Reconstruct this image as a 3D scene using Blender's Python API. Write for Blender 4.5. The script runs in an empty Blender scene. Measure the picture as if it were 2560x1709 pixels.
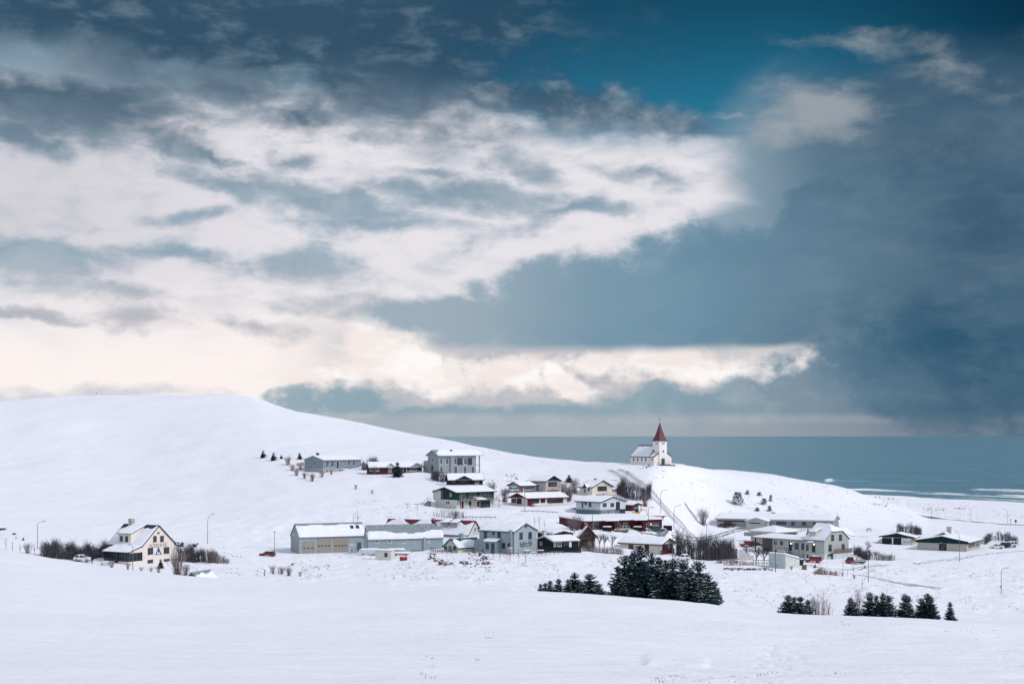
import bpy, bmesh, math, random
import numpy as np
from mathutils import Vector, Matrix, Euler
random.seed(7); RNG = np.random.default_rng(7)
SC = bpy.context.scene
COL = SC.collection

# ------------------------------------------------------------------ camera
# depth = world y, right = world x, up = world z ; sea level z = 0
F = 3556.0            # focal length in photograph pixels (50 mm on a 36 mm wide frame)
CX, HY = 1280.0, 1089.0
CAMZ = 45.0
cam_data = bpy.data.cameras.new('camera')
cam = bpy.data.objects.new('camera', cam_data); COL.objects.link(cam)
cam.location = (0, 0, CAMZ); cam.rotation_euler = (math.radians(90), 0, 0)
cam_data.lens = 50.0; cam_data.sensor_width = 36.0; cam_data.sensor_fit = 'HORIZONTAL'
cam_data.shift_y = (HY - 854.5) / 2560.0
cam_data.clip_start = 0.5; cam_data.clip_end = 200000
SC.camera = cam
SC.view_settings.view_transform = 'Standard'; SC.view_settings.look = 'None'
SC.view_settings.gamma = 1.0; SC.view_settings.use_curve_mapping = False
SC.view_settings.exposure = 0.44
SC.cycles.use_denoising = True
SC.cycles.max_bounces = 4; SC.cycles.diffuse_bounces = 3; SC.cycles.glossy_bounces = 2
SC.cycles.transmission_bounces = 2; SC.cycles.transparent_max_bounces = 4

def lin(r, g, b):
    f = lambda c: c / 12.92 if c <= 0.04045 else ((c + 0.055) / 1.055) ** 2.4
    return (f(r / 255), f(g / 255), f(b / 255))

# ------------------------------------------------------------------ node expressions
class E:
    """a socket in a node tree with arithmetic"""
    def __init__(s, nt, sock): s.nt, s.k = nt, sock
    def _m(s, op, *a, clamp=False):
        n = s.nt.nodes.new('ShaderNodeMath'); n.operation = op; n.use_clamp = clamp
        for i, v in enumerate((s,) + a):
            if isinstance(v, E): s.nt.links.new(v.k, n.inputs[i])
            else: n.inputs[i].default_value = v
        return E(s.nt, n.outputs[0])
    def __add__(s, o): return s._m('ADD', o)
    __radd__ = __add__
    def __sub__(s, o): return s._m('SUBTRACT', o)
    def __rsub__(s, o): return (s * -1.0) + o
    def __mul__(s, o): return s._m('MULTIPLY', o)
    __rmul__ = __mul__
    def __truediv__(s, o): return s._m('DIVIDE', o)
    def max(s, o): return s._m('MAXIMUM', o)
    def min(s, o): return s._m('MINIMUM', o)
    def clamp(s): return s._m('ADD', 0.0, clamp=True)
    def ss(s, a, b):                       # smoothstep
        n = s.nt.nodes.new('ShaderNodeMapRange'); n.interpolation_type = 'SMOOTHSTEP'
        s.nt.links.new(s.k, n.inputs[0])
        if a <= b:
            n.inputs[1].default_value = a; n.inputs[2].default_value = b; n.inputs[3].default_value = 0; n.inputs[4].default_value = 1
        else:
            n.inputs[1].default_value = b; n.inputs[2].default_value = a; n.inputs[3].default_value = 1; n.inputs[4].default_value = 0
        return E(s.nt, n.outputs[0])
def nmix(nt, fac, a, b, blend='MIX'):
    n = nt.nodes.new('ShaderNodeMix'); n.data_type = 'RGBA'; n.blend_type = blend
    for idx, v in ((0, fac), (6, a), (7, b)):
        if isinstance(v, E): nt.links.new(v.k, n.inputs[idx])
        elif idx == 0: n.inputs[0].default_value = v
        else: n.inputs[idx].default_value = (*v[:3], 1)
    return E(nt, n.outputs[2])
def nnoise(nt, vec, scale, detail=5, rough=0.55, dist=0.0, color=False, w=None):
    n = nt.nodes.new('ShaderNodeTexNoise')
    if w is not None:
        n.noise_dimensions = '4D'; n.inputs['W'].default_value = w
    n.inputs['Scale'].default_value = scale; n.inputs['Detail'].default_value = detail
    n.inputs['Roughness'].default_value = rough; n.inputs['Distortion'].default_value = dist
    nt.links.new(vec.k, n.inputs['Vector'])
    return E(nt, n.outputs[1 if color else 0])
def nmapping(nt, vec, loc=(0, 0, 0), rot=(0, 0, 0), scale=(1, 1, 1), kind='POINT'):
    n = nt.nodes.new('ShaderNodeMapping'); n.vector_type = kind
    n.inputs['Location'].default_value = loc; n.inputs['Rotation'].default_value = rot; n.inputs['Scale'].default_value = scale
    nt.links.new(vec.k, n.inputs['Vector'])
    return E(nt, n.outputs[0])
def nvec(nt, op, a, b):
    n = nt.nodes.new('ShaderNodeVectorMath'); n.operation = op
    for i, v in enumerate((a, b)):
        if isinstance(v, E): nt.links.new(v.k, n.inputs[i])
        elif isinstance(v, (int, float)): n.inputs['Scale'].default_value = v
        else: n.inputs[i].default_value = v
    return E(nt, n.outputs[0])

# ------------------------------------------------------------------ sky and sun
SUN_EL, SUN_AZ = 40.0, 112.0        # azimuth clockwise from the view direction
def build_world():
    w = bpy.data.worlds.new('World'); SC.world = w; w.use_nodes = True
    nt = w.node_tree; nt.nodes.clear()
    tc = nt.nodes.new('ShaderNodeTexCoord')
    d = E(nt, tc.outputs['Generated'])
    sp = nt.nodes.new('ShaderNodeSeparateXYZ'); nt.links.new(d.k, sp.inputs[0])
    x, y, z = (E(nt, sp.outputs[i]) for i in range(3))
    az = x._m('ARCTAN2', y) * (180 / math.pi)
    el = z._m('ARCSINE') * (180 / math.pi)
    def comb(a, b):
        n = nt.nodes.new('ShaderNodeCombineXYZ'); nt.links.new(a.k, n.inputs[0]); nt.links.new(b.k, n.inputs[1]); return E(nt, n.outputs[0])
    P = comb(az, el)
    def ang(px, py):
        u, v = (px - CX) / F, (HY - py) / F
        return math.degrees(math.atan(u)), math.degrees(math.atan2(v, math.sqrt(1 + u * u)))
    K = math.degrees(1 / F)
    # noise fields on the direction itself (flattened layers: z stretched)
    Q = nmapping(nt, d, scale=(1, 1, 2.5))
    wob = nnoise(nt, nmapping(nt, d, scale=(1, 1, 2.0)), 7.0, 3, 0.6, color=True)
    wob2 = nnoise(nt, nmapping(nt, d, loc=(3, 1, 2), scale=(1, 1, 1.5)), 30.0, 5, 0.62, color=True)
    def warp(vec, noise, amp):
        c = nvec(nt, 'SUBTRACT', noise, (0.5, 0.5, 0.5))
        s = nt.nodes.new('ShaderNodeVectorMath'); s.operation = 'MULTIPLY'; nt.links.new(c.k, s.inputs[0]); s.inputs[1].default_value = (amp, amp * 0.5, 0)
        return nvec(nt, 'ADD', vec, E(nt, s.outputs[0]))
    PB = warp(warp(P, wob, 3.6), wob2, 2.2)
    PS = warp(warp(P, wob, 1.6), wob2, 1.5)
    fine = nnoise(nt, Q, 24.0, 9, 0.60, 0.3)
    puff = nnoise(nt, nmapping(nt, d, loc=(1.7, 0, 0.4), scale=(1, 1, 1.35)), 27.0, 9, 0.60)
    broad = nnoise(nt, nmapping(nt, d, loc=(0.3, 5, 0), scale=(1, 1, 2.2)), 6.0, 4, 0.55)
    def field(vec, ells):
        out = None
        for e in ells:
            px, py, rx, ry = e[:4]; rot = e[4] if len(e) > 4 else 0; wgt = e[5] if len(e) > 5 else 1.0
            a, b = ang(px, py)
            q = nmapping(nt, vec, (a, b, 0), (0, 0, math.radians(rot)), (rx * K, ry * K, 1), 'TEXTURE')
            g = nt.nodes.new('ShaderNodeTexGradient'); g.gradient_type = 'SPHERICAL'; nt.links.new(q.k, g.inputs[0])
            g = E(nt, g.outputs[1])
            if wgt != 1.0: g = g * wgt
            out = g if out is None else out.max(g)
        return out
    def dens(f, n, lo, hi, w=0.22): return (f + n * f.ss(0.0, w)).ss(lo, hi)
    # ---- clear sky (seen between the clouds, upper right)
    sky = nt.nodes.new('ShaderNodeTexSky'); sky.sky_type = 'NISHITA'; sky.sun_disc = False
    sky.sun_elevation = math.radians(SUN_EL); sky.sun_rotation = math.radians(SUN_AZ); sky.air_density = 1.0; sky.dust_density = 0.4; sky.ozone_density = 2.0
    clear = nmix(nt, 1.0, E(nt, sky.outputs[0]), SKYP['clear_tint'], 'MULTIPLY')
    clear = nmix(nt, (el.ss(11.5, 18.0)) * 0.62, clear, (0.0, 0.012, 0.030))
    clear = nmix(nt, (az.ss(10.0, 21.0)) * el.ss(8.0, 15.0) * 0.75, clear, (0.0, 0.012, 0.034))
    # ---- high bright veil
    elw = el + (broad - 0.5) * 3.0 + (fine - 0.5) * 2.0
    veil_col = nmix(nt, elw.ss(2.5, 7.0), lin(250, 241, 238), lin(228, 225, 231))
    veil_col = nmix(nt, elw.ss(11.6, 14.2), veil_col, lin(126, 154, 172))
    veil_col = nmix(nt, az.ss(-7.0, -19.0) * el.ss(4.5, 8.0) * el.ss(13.2, 11.2) * 0.75, veil_col, lin(204, 203, 210))
    veil_col = nmix(nt, fine.ss(0.44, 0.68) * el.ss(3.0, 7.0) * 0.40, veil_col, lin(182, 188, 200))
    gap = field(PB, [(1750, 60, 950, 340, -4), (2350, 60, 700, 260, -8), (1480, 130, 560, 220, 0, .95), (1900, 250, 440, 115, 0)])
    gap = (gap + (fine - 0.5) * 0.30).ss(0.0, 0.42)
    back = az._m('ABSOLUTE').ss(50, 95)             # the half of the sky behind the camera: pale broken cloud
    gap = gap * (1.0 - back)
    col = nmix(nt, 1.0 - gap, clear, veil_col)
    # ---- grey cloud patches
    low_grey = lin(140, 164, 182); up_grey = lin(44, 76, 100)
    elg = el + (broad - 0.5) * 3.0
    gcol = nmix(nt, elg.ss(7.5, 15.0), low_grey, up_grey)
    gcol = nmix(nt, el.ss(4.5, 7.5) * -1.0 + 1.0, gcol, lin(186, 186, 193))
    gcol = nmix(nt, el.ss(2.6, 1.4), gcol, lin(210, 210, 219))
    gcol = nmix(nt, fine.ss(0.50, 0.74) * 0.30, gcol, lin(136, 156, 172))
    top = field(PB, [(500, 20, 1300, 300, -3, 1.25), (980, 150, 480, 240, -22, 1.1), (1200, 50, 330, 160, 0), (170, 262, 480, 110, -4, 1.1), (890, 235, 430, 105, -14),
                     (40, 330, 200, 60), (560, 230, 420, 110, 0, .6)])
    hole = field(PB, [(130, 150, 260, 75, 6), (430, 190, 130, 36, 0, .7), (620, 200, 200, 26, 0, .5)])
    top = dens(top - hole * 0.32, (fine - 0.5) * 1.0 + (puff - 0.5) * 0.3, 0.0, 0.80, 0.35)
    tcol = nmix(nt, fine.ss(0.45, 0.75) * 0.22, gcol, lin(112, 134, 150))
    col = nmix(nt, top * 0.96, col, tcol)
    mid = field(PB, [(725, 310, 135, 75), (450, 375, 200, 56, -20), (540, 410, 110, 38, -30), (700, 410, 140, 40, 6, .8), (1440, 262, 390, 66, -4, 1.1), (1640, 300, 260, 52, -8), (1340, 440, 180, 62, -20, .9),
                     (1590, 432, 200, 62, -10, .9), (1090, 436, 150, 24, -6, .8), (820, 515, 430, 60, -9, 1.15), (1160, 500, 420, 70, -4, 1.15), (560, 476, 220, 50, -20),
                     (1430, 535, 230, 34, 4), (950, 566, 360, 46, -3), (760, 655, 260, 82, 0), (110, 655, 320, 82, 0), (430, 632, 280, 40, 0, .9), (60, 782, 200, 22, -4),
                     (350, 790, 190, 52, -3, .9), (270, 735, 260, 36, 0, .8), (660, 812, 160, 38, -12, .8), (440, 545, 210, 36, 12, .8), (1250, 590, 190, 44, 20, .6), (920, 350, 340, 34, 0, .45),
                     (930, 765, 360, 56, -6, .8), (1750, 330, 160, 40, 0, .5), (60, 990, 320, 46, 4, .85), (330, 984, 320, 40, 0, .85), (1500, 400, 300, 50, 0, .4)])
    mid = dens(mid * 1.15, (fine - 0.5) * 1.5 + (puff - 0.5) * 0.9, 0.06, 0.98, 0.30)
    mcol = nmix(nt, puff.ss(0.40, 0.70) * 0.45, gcol, lin(186, 194, 204))
    col = nmix(nt, mid * 0.95, col, mcol)
    # ---- lit cumulus low over the sea, warm
    cum = field(PS, [(980, 880, 170, 130, -25), (820, 950, 150, 50, 0), (1090, 960, 120, 70, 0, .8), (1240, 930, 200, 74, 0, .8), (1500, 915, 160, 60, -10, .7), (1950, 925, 130, 50, -8, .6), (1700, 900, 240, 90, -20), (1830, 930, 120, 60, 0, .9), (1420, 960, 120, 60, -30)])
    lit = dens(cum * 1.15, (puff - 0.5) * 2.1, 0.16, 0.66, 0.35)
    wband = (el.ss(5.2, 3.9)) * az.ss(-10.5, -4.0) * az.ss(14.0, 6.0)
    ccol = nmix(nt, puff.ss(0.38, 0.62), lin(176, 181, 189), lin(212, 205, 206))
    col = nmix(nt, wband * 0.9, col, ccol)
    col = nmix(nt, lit * 0.92, col, nmix(nt, fine.ss(0.35, 0.6), lin(255, 251, 248), lin(243, 232, 229)))
    # ---- dark low bank near the horizon with cauliflower tops
    bank = field(PS, [(870, 1010, 240, 74, 0, .9), (1270, 1048, 700, 58, 0, .95), (1720, 1026, 330, 84, 0, .95), (1670, 985, 90, 52, 0, .75), (2220, 1000, 560, 140, 0, 1.1), (2600, 950, 640, 260, 0, 1.6)])
    bank = dens(bank, (puff - 0.5) * 1.8, 0.06, 0.46, 0.18)
    dark = az.ss(2.0, 22.0)
    bcol = nmix(nt, dark, lin(136, 162, 177), lin(46, 90, 120))
    bcol = nmix(nt, puff.ss(0.48, 0.70) * 0.35, bcol, lin(172, 185, 194))
    bank = bank * (el + (broad - 0.5) * 0.9).ss(0.25, 1.0)
    col = nmix(nt, bank * 0.92, col, bcol)
    # ---- the big shelf of cloud on the right
    shelf = field(PS, [(1560, 782, 640, 150, 3, .85), (1850, 730, 520, 240, 10, .9), (2120, 640, 300, 300, -15), (2500, 660, 600, 520, 0), (3200, 600, 900, 700, 0), (1180, 790, 360, 66, -3, .75), (1330, 720, 160, 90, 20, .6), (1480, 700, 160, 90, 0, .6)])
    edge = dens(shelf * 2.0, (puff - 0.5) * 1.7 + (fine - 0.5) * 0.4, 0.04, 0.62, 0.30)
    soft = (field(warp(P, wob, 2.5), [(2120, 440, 420, 300, -20), (2420, 380, 560, 300, 0), (1880, 600, 300, 160, 20, .8)]) + (fine - 0.5) * 0.25).ss(0.02, 0.46)
    edge = edge.max(soft * el.ss(5.2, 7.4))
    under = (el + (broad - 0.5) * 0.5 + (puff - 0.5) * 0.35).ss(3.2, 3.75).max(az.ss(8.0, 14.0))
    shelf_m = edge * under
    scol = nmix(nt, az.ss(-5.0, 6.0), lin(160, 175, 187), lin(104, 142, 164))
    scol = nmix(nt, az.ss(4.0, 18.5), scol, lin(42, 84, 110))
    scol = nmix(nt, el.ss(8.5, 15.5) * 0.85, scol, lin(40, 72, 98))
    scol = nmix(nt, broad.ss(0.40, 0.7) * 0.16, scol, lin(138, 162, 182))
    core = (shelf + (puff - 0.5) * 0.9 + (fine - 0.5) * 0.5).ss(-0.05, 0.48).max(az.ss(6.0, 13.0) * 0.93)
    scol = nmix(nt, core, lin(150, 170, 184), scol)
    scol = nmix(nt, fine.ss(0.42, 0.70) * 0.11, scol, lin(150, 168, 182))
    col = nmix(nt, shelf_m * 0.97, col, scol)
    # ---- paler torn cloud above the shelf
    wisp = field(PB, [(2060, 265, 230, 105, -6), (1980, 300, 150, 90, 10, .8), (2190, 105, 360, 60, -10, .45), (2400, 185, 220, 60, -12, .45), (1830, 268, 120, 14, -4, .6)])
    wisp = dens(wisp, (fine - 0.5) * 1.1, 0.10, 0.85)
    col = nmix(nt, wisp * 0.72, col, lin(166, 172, 178))
    # ---- pale strip above the sea
    strip = (el + (puff - 0.5) * 0.3).ss(1.15, 0.35) * az.ss(-30, -4)
    hcol = nmix(nt, az.ss(2.0, 20.0), lin(162, 173, 181), lin(80, 108, 130))
    col = nmix(nt, strip * 0.9, col, hcol)
    # ---- sky all round: soft grey cloud overhead, pale behind
    over = el.ss(19, 40)
    ocol = nmix(nt, broad.ss(0.35, 0.65), lin(210, 212, 224), lin(158, 172, 192))
    col = nmix(nt, over.max(back), col, ocol)
    col = nmix(nt, el.ss(-1.0, -6.0), col, lin(120, 140, 155))
    bg = nt.nodes.new('ShaderNodeBackground'); bg.inputs['Strength'].default_value = SKYP['strength']
    nt.links.new(col.k, bg.inputs['Color'])
    out = nt.nodes.new('ShaderNodeOutputWorld'); nt.links.new(bg.outputs[0], out.inputs['Surface'])
    w.cycles.sampling_method = 'MANUAL'; w.cycles.sample_map_resolution = 512
SKYP = dict(clear_tint=(0.010, 0.055, 0.062), strength=0.75)
build_world()
sun_data = bpy.data.lights.new('sun', 'SUN'); sun = bpy.data.objects.new('sun', sun_data); COL.objects.link(sun)
sun_data.energy = 1.5; sun_data.angle = math.radians(14); sun_data.color = (1.0, 0.96, 0.92)
_a, _e = math.radians(SUN_AZ), math.radians(SUN_EL)
_dir = Vector((math.sin(_a) * math.cos(_e), math.cos(_a) * math.cos(_e), math.sin(_e)))
sun.rotation_euler = _dir.to_track_quat('Z', 'Y').to_euler()
# ------------------------------------------------------------------ small maths
def _hash(ix, iy, seed):
    h = (ix.astype(np.int64) * 374761393 + iy.astype(np.int64) * 668265263 + seed * 974711) & 0xFFFFFFFF
    h = ((h ^ (h >> 13)) * 1274126177) & 0xFFFFFFFF
    return ((h ^ (h >> 16)) & 0xFFFF) / 65535.0
def vnoise(x, y, seed=0):
    x = np.asarray(x, float); y = np.asarray(y, float)
    ix, iy = np.floor(x), np.floor(y); fx, fy = x - ix, y - iy
    fx = fx * fx * fx * (fx * (fx * 6 - 15) + 10); fy = fy * fy * fy * (fy * (fy * 6 - 15) + 10)
    a, b = _hash(ix, iy, seed), _hash(ix + 1, iy, seed); c, d = _hash(ix, iy + 1, seed), _hash(ix + 1, iy + 1, seed)
    return (a + (b - a) * fx) * (1 - fy) + (c + (d - c) * fx) * fy
def fbm(x, y, oct=4, seed=0, rough=0.5):
    t, amp, s, n = 0, 1.0, 1.0, 0.0
    for i in range(oct):
        t = t + amp * vnoise(np.asarray(x) * s, np.asarray(y) * s, seed + i * 17); n += amp; amp *= rough; s *= 2.03
    return t / n
def sstep(a, b, x):
    t = np.clip((np.asarray(x, float) - a) / (b - a), 0, 1); return t * t * (3 - 2 * t)
def pchip(xs, ys, x):
    xs = np.asarray(xs, float); ys = np.asarray(ys, float); x = np.asarray(x, float)
    h = np.diff(xs); dl = np.diff(ys) / h; m = np.zeros_like(ys)
    for i in range(1, len(xs) - 1):
        if dl[i - 1] * dl[i] > 0:
            w1, w2 = 2 * h[i] + h[i - 1], h[i] + 2 * h[i - 1]; m[i] = (w1 + w2) / (w1 / dl[i - 1] + w2 / dl[i])
    m[0], m[-1] = dl[0], dl[-1]
    k = np.clip(np.searchsorted(xs, x) - 1, 0, len(xs) - 2); t = np.clip((x - xs[k]) / h[k], 0, 1)
    return ((2 * t**3 - 3 * t**2 + 1) * ys[k] + (t**3 - 2 * t**2 + t) * h[k] * m[k] + (-2 * t**3 + 3 * t**2) * ys[k + 1] + (t**3 - t**2) * h[k] * m[k + 1])

# ------------------------------------------------------------------ terrain heights
# each feature line of the land: (bearing as photograph column, distance, height below the eye / photograph row)
def L(*rows): return np.array(rows, float)
LINES = [
    # nearest snow slope (constant distances)
    L((-6000, 2, -1), (9000, 2, -1)),                      # special: 1.7 m under the eye
    L((-6000, 70, 1709), (0, 70, 1700), (1280, 70, 1712), (2560, 70, 1716), (9000, 70, 1740)),
    L((-6000, 165, 1360), (-400, 185, 1345), (0, 190, 1376), (250, 190, 1415), (400, 190, 1432), (500, 190, 1442), (750, 190, 1458), (1000, 190, 1468), (1250, 190, 1475), (1400, 190, 1484), (1550, 190, 1493), (1700, 190, 1506),
      (1850, 190, 1525), (1950, 190, 1535), (2100, 190, 1541), (2250, 190, 1547), (2400, 190, 1559), (2560, 190, 1580), (3000, 190, 1610), (9000, 190, 1700)),
    L((-6000, 235, 1390), (0, 232, 1412), (250, 232, 1450), (500, 232, 1474), (750, 232, 1488), (1000, 232, 1498), (1250, 232, 1503), (1500, 236, 1496), (1750, 238, 1508), (1880, 238, 1532), (2000, 238, 1546), (2250, 238, 1556), (2400, 238, 1552), (2560, 238, 1556), (3000, 238, 1570), (9000, 238, 1600)),
    L((-6000, 300, 1360), (0, 300, 1400), (250, 300, 1431), (500, 300, 1442), (750, 300, 1449), (1000, 300, 1451), (1250, 300, 1455), (1500, 300, 1472), (1750, 300, 1489), (2000, 300, 1506), (2250, 300, 1518), (2560, 300, 1528), (9000, 300, 1540)),
    L((-6000, 360, 1250), (0, 360, 1352), (250, 360, 1376), (500, 360, 1388), (750, 360, 1396), (1000, 360, 1392), (1250, 360, 1384), (1500, 360, 1392), (1750, 360, 1412), (2000, 360, 1424), (2250, 360, 1440), (2560, 360, 1450), (9000, 360, 1450)),
    L((-6000, 405, 1180), (0, 405, 1322), (250, 405, 1338), (500, 405, 1345), (750, 405, 1350), (1000, 405, 1335), (1250, 405, 1312), (1400, 405, 1318), (1500, 405, 1325), (1620, 405, 1338), (1750, 405, 1374), (2000, 405, 1390), (2250, 405, 1396), (2560, 405, 1400), (9000, 405, 1400)),
    L((-6000, 445, 1140), (0, 445, 1288), (250, 445, 1296), (500, 445, 1292), (750, 445, 1272), (1000, 445, 1266), (1250, 445, 1270), (1400, 445, 1274), (1500, 445, 1276), (1620, 445, 1288), (1700, 445, 1318), (1750, 445, 1350), (1850, 445, 1360), (2000, 445, 1363), (2250, 445, 1372), (2560, 445, 1376), (9000, 445, 1376)),
    L((-6000, 500, 1110), (0, 500, 1240), (250, 500, 1242), (500, 500, 1226), (750, 500, 1196), (1000, 500, 1188), (1150, 500, 1190), (1250, 500, 1204), (1400, 500, 1208), (1500, 500, 1206), (1620, 500, 1200), (1690, 500, 1258), (1760, 500, 1322), (1900, 500, 1332), (2000, 500, 1332), (2250, 500, 1343), (2560, 500, 1345), (9000, 500, 1345)),
    # ridge against sky and sea / further right the plain
    L((-6000, 820, 960), (0, 800, 1000), (109, 795, 993), (327, 790, 989), (545, 780, 986), (632, 770, 994), (697, 755, 1013), (763, 740, 1030), (872, 715, 1053), (981, 690, 1074), (1090, 665, 1092), (1199, 635, 1118), (1308, 605, 1136), (1417, 575, 1149),
      (1526, 552, 1159), (1635, 541, 1165), (1700, 560, 1166), (1787, 602, 1168), (1853, 618, 1176), (1962, 640, 1191), (2070, 660, 1212), (2169, 690, 1240), (2250, 695, 1270), (2330, 690, 1297), (2560, 690, 1300), (9000, 690, 1300)),
]
def line_at(ln, px, c): return np.interp(px, ln[:, 0], ln[:, c])
def line_smooth(ln, px, c):
    return pchip(ln[:, 0], ln[:, c], np.clip(px, ln[0, 0], ln[-1, 0]))
def shore_depth(px): return np.interp(px, [-6000, 1500, 2169, 2560, 9000], [1120, 1110, 1074, 950, 760])

PXS = np.concatenate([np.linspace(-6000, -420, 60), np.linspace(-400, 2960, 640), np.linspace(2990, 9000, 60)])
DS = np.concatenate([np.geomspace(2, 62, 50), np.geomspace(63, 149, 80), np.arange(150, 600, 1.25), np.arange(600, 1000, 5), np.arange(1000, 1700, 14)])
GZ = np.zeros((len(PXS), len(DS)))
for i, px in enumerate(PXS):
    d, zz = [], []
    for k, ln in enumerate(LINES):
        dk = float(line_smooth(ln, px, 1)); pk = float(line_smooth(ln, px, 2))
        d.append(dk); zz.append(CAMZ - (1.7 if k == 0 else (pk - HY) * dk / F))
    sh = float(shore_depth(px)); zr = zz[-1]; dr = d[-1]
    zb = min(zr - 9.0, 6.0 + 0.35 * zr) if zr > 9 else 3.6
    d += [dr + 0.34 * (sh - dr), sh - 0.18 * (sh - dr), sh, sh + 50, sh + 200, 1800]
    zz += [zb if zr < 9 else max(zb, 4.5), 2.6, 0.0, -2.5, -6, -9]
    GZ[i] = pchip(d, zz, DS)
_U = ((PXS - CX) / F)[:, None]; _X = _U * DS[None, :]; _Y = np.broadcast_to(DS[None, :], _X.shape)
_far = sstep(250, 700, _Y); _shore = sstep(60, 0, shore_depth(PXS)[:, None] - _Y)
GZ += (fbm(_X / 60, _Y / 60, 4, 3) - 0.5) * (0.8 + 3.0 * _far) * (1 - _shore) * sstep(40, 120, _Y)
GZ += (fbm(_X / 9, _Y / 9, 4, 9, 0.55) - 0.5) * (0.22 + 0.5 * sstep(230, 300, _Y) * sstep(760, 500, _Y)) * (1 - _shore)
GZ += (fbm(_X / 3.2, _Y / 3.2, 3, 61, .6) - 0.5) * .7 * sstep(245, 290, _Y) * sstep(470, 420, _Y) * sstep(150, 600, _X / _Y * F + CX)
GZ += (fbm(_X / 22, _Y / 34, 3, 71) - 0.5) * 1.5 * sstep(60, 90, _Y) * sstep(188, 150, _Y)
# wind-packed drift ridges on the near slope (long waves along the wind)
GZ += np.clip(fbm(_X / 26 + 3, _Y / 7 + _X / 40, 4, 21, 0.6) - 0.5, -0.05, 0.3) * 1.5 * sstep(60, 80, _Y) * sstep(190, 140, _Y) * (.25 + .75 * sstep(-20, 25, _X))
_t = _X / _Y * F + CX
GZ -= .30 * np.clip(fbm(_X / 1.1, _Y / 2.0, 3, 83, .6) - .45, 0, .3) * 3 * np.exp(-((_t - 1900 - (_Y - 72) * 1.5) / 55) ** 2) * sstep(66, 74, _Y) * sstep(125, 100, _Y)   # trodden trail
# one small wind lip
def _lip(px0, px1, d0, d1, h):
    global GZ
    t = (_X / _Y * F + CX - px0) / (px1 - px0)
    dl = d0 + (d1 - d0) * t + 1.4 * np.sin(t * 6.3)
    GZ += h * sstep(0, .15, t) * sstep(1, .85, t) * np.exp(-np.clip((_Y - dl) / 9.0, 0, None) ** 2) * sstep(-1.0, .8, _Y - dl)
_lip(1600, 1780, 86, 90, .2)

def _gidx(px, d):
    i = np.clip(np.searchsorted(PXS, px) - 1, 0, len(PXS) - 2); j = np.clip(np.searchsorted(DS, d) - 1, 0, len(DS) - 2)
    return i, j, (px - PXS[i]) / (PXS[i + 1] - PXS[i]), (d - DS[j]) / (DS[j + 1] - DS[j])
def gz(x, y):
    """ground height at a world point"""
    px = CX + F * np.asarray(x, float) / np.asarray(y, float); i, j, a, b = _gidx(px, np.asarray(y, float))
    return (GZ[i, j] * (1 - a) + GZ[i + 1, j] * a) * (1 - b) + (GZ[i, j + 1] * (1 - a) + GZ[i + 1, j + 1] * a) * b
def hit(px, py, dmin=0.0):
    """where the sight line through a photograph point meets the ground"""
    d = np.arange(max(60, dmin), 1150, 0.5); u = (px - CX) / F
    g = gz(u * d, d); r = CAMZ - (py - HY) / F * d
    k = np.nonzero(g >= r)[0]
    D = d[k[0]] if len(k) else 500.0
    return Vector((u * D, D, float(gz(u * D, D))))
def at_depth(px, D):
    u = (px - CX) / F; return Vector((u * D, D, float(gz(u * D, D))))
def pad(cx, cy, rx, ry, yaw, z, fall=4.0, k=1.0):
    """level the snow under a building"""
    c, s = math.cos(-yaw), math.sin(-yaw); dx, dy = _X - cx, _Y - cy
    lx, ly = np.abs(c * dx - s * dy) - rx, np.abs(s * dx + c * dy) - ry
    dist = np.hypot(np.clip(lx, 0, None), np.clip(ly, 0, None))
    w = sstep(fall, 0, dist) * k
    global GZ
    GZ = GZ * (1 - w) + z * w

# ------------------------------------------------------------------ materials
MATS = {}
def mat(name, col, rough=0.8, var=0.12, vscale=1.5, bump=0.0, bscale=6.0, metallic=0.0, spec=0.3, dirt=None, stretch=(1, 1, 1), wave=None):
    """procedural material: base colour with noise variation, optional dirt colour, bump and siding ribs"""
    if name in MATS: return MATS[name]
    m = bpy.data.materials.new(name); m.use_nodes = True; nt = m.node_tree; b = nt.nodes['Principled BSDF']
    tc = nt.nodes.new('ShaderNodeTexCoord'); P = E(nt, tc.outputs['Object'])
    n = nnoise(nt, nmapping(nt, P, scale=stretch), vscale, 5, 0.6)
    c2 = tuple(max(0, v * (1 - var * 2)) for v in col); c1 = tuple(min(1, v * (1 + var)) for v in col)
    c = nmix(nt, n.ss(0.3, 0.7), c2, c1)
    if dirt: c = nmix(nt, nnoise(nt, nmapping(nt, P, loc=(3, 7, 1), scale=(1, 1, .35)), 0.9, 6, 0.7).ss(0.50, 0.72) * dirt[1], c, dirt[0])
    nt.links.new(c.k, b.inputs['Base Color'])
    b.inputs['Roughness'].default_value = rough; b.inputs['Metallic'].default_value = metallic; b.inputs['Specular IOR Level'].default_value = spec
    if bump or wave:
        h = nnoise(nt, P, bscale, 4, 0.6) * bump if bump else None
        if wave:
            wv = nt.nodes.new('ShaderNodeTexWave'); wv.bands_direction = wave[0]; wv.inputs['Scale'].default_value = wave[1]; nt.links.new(P.k, wv.inputs[0])
            h = E(nt, wv.outputs[1]) * wave[2] if h is None else h + E(nt, wv.outputs[1]) * wave[2]
        bp = nt.nodes.new('ShaderNodeBump'); bp.inputs['Distance'].default_value = 0.1; nt.links.new(h.k, bp.inputs['Height']); nt.links.new(bp.outputs[0], b.inputs['Normal'])
    MATS[name] = m; return m
def paint(name, r, g, b, k=1.0, **kw):
    c = lin(r, g, b); return mat(name, tuple(min(.9, v * k) for v in c), **kw)
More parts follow.
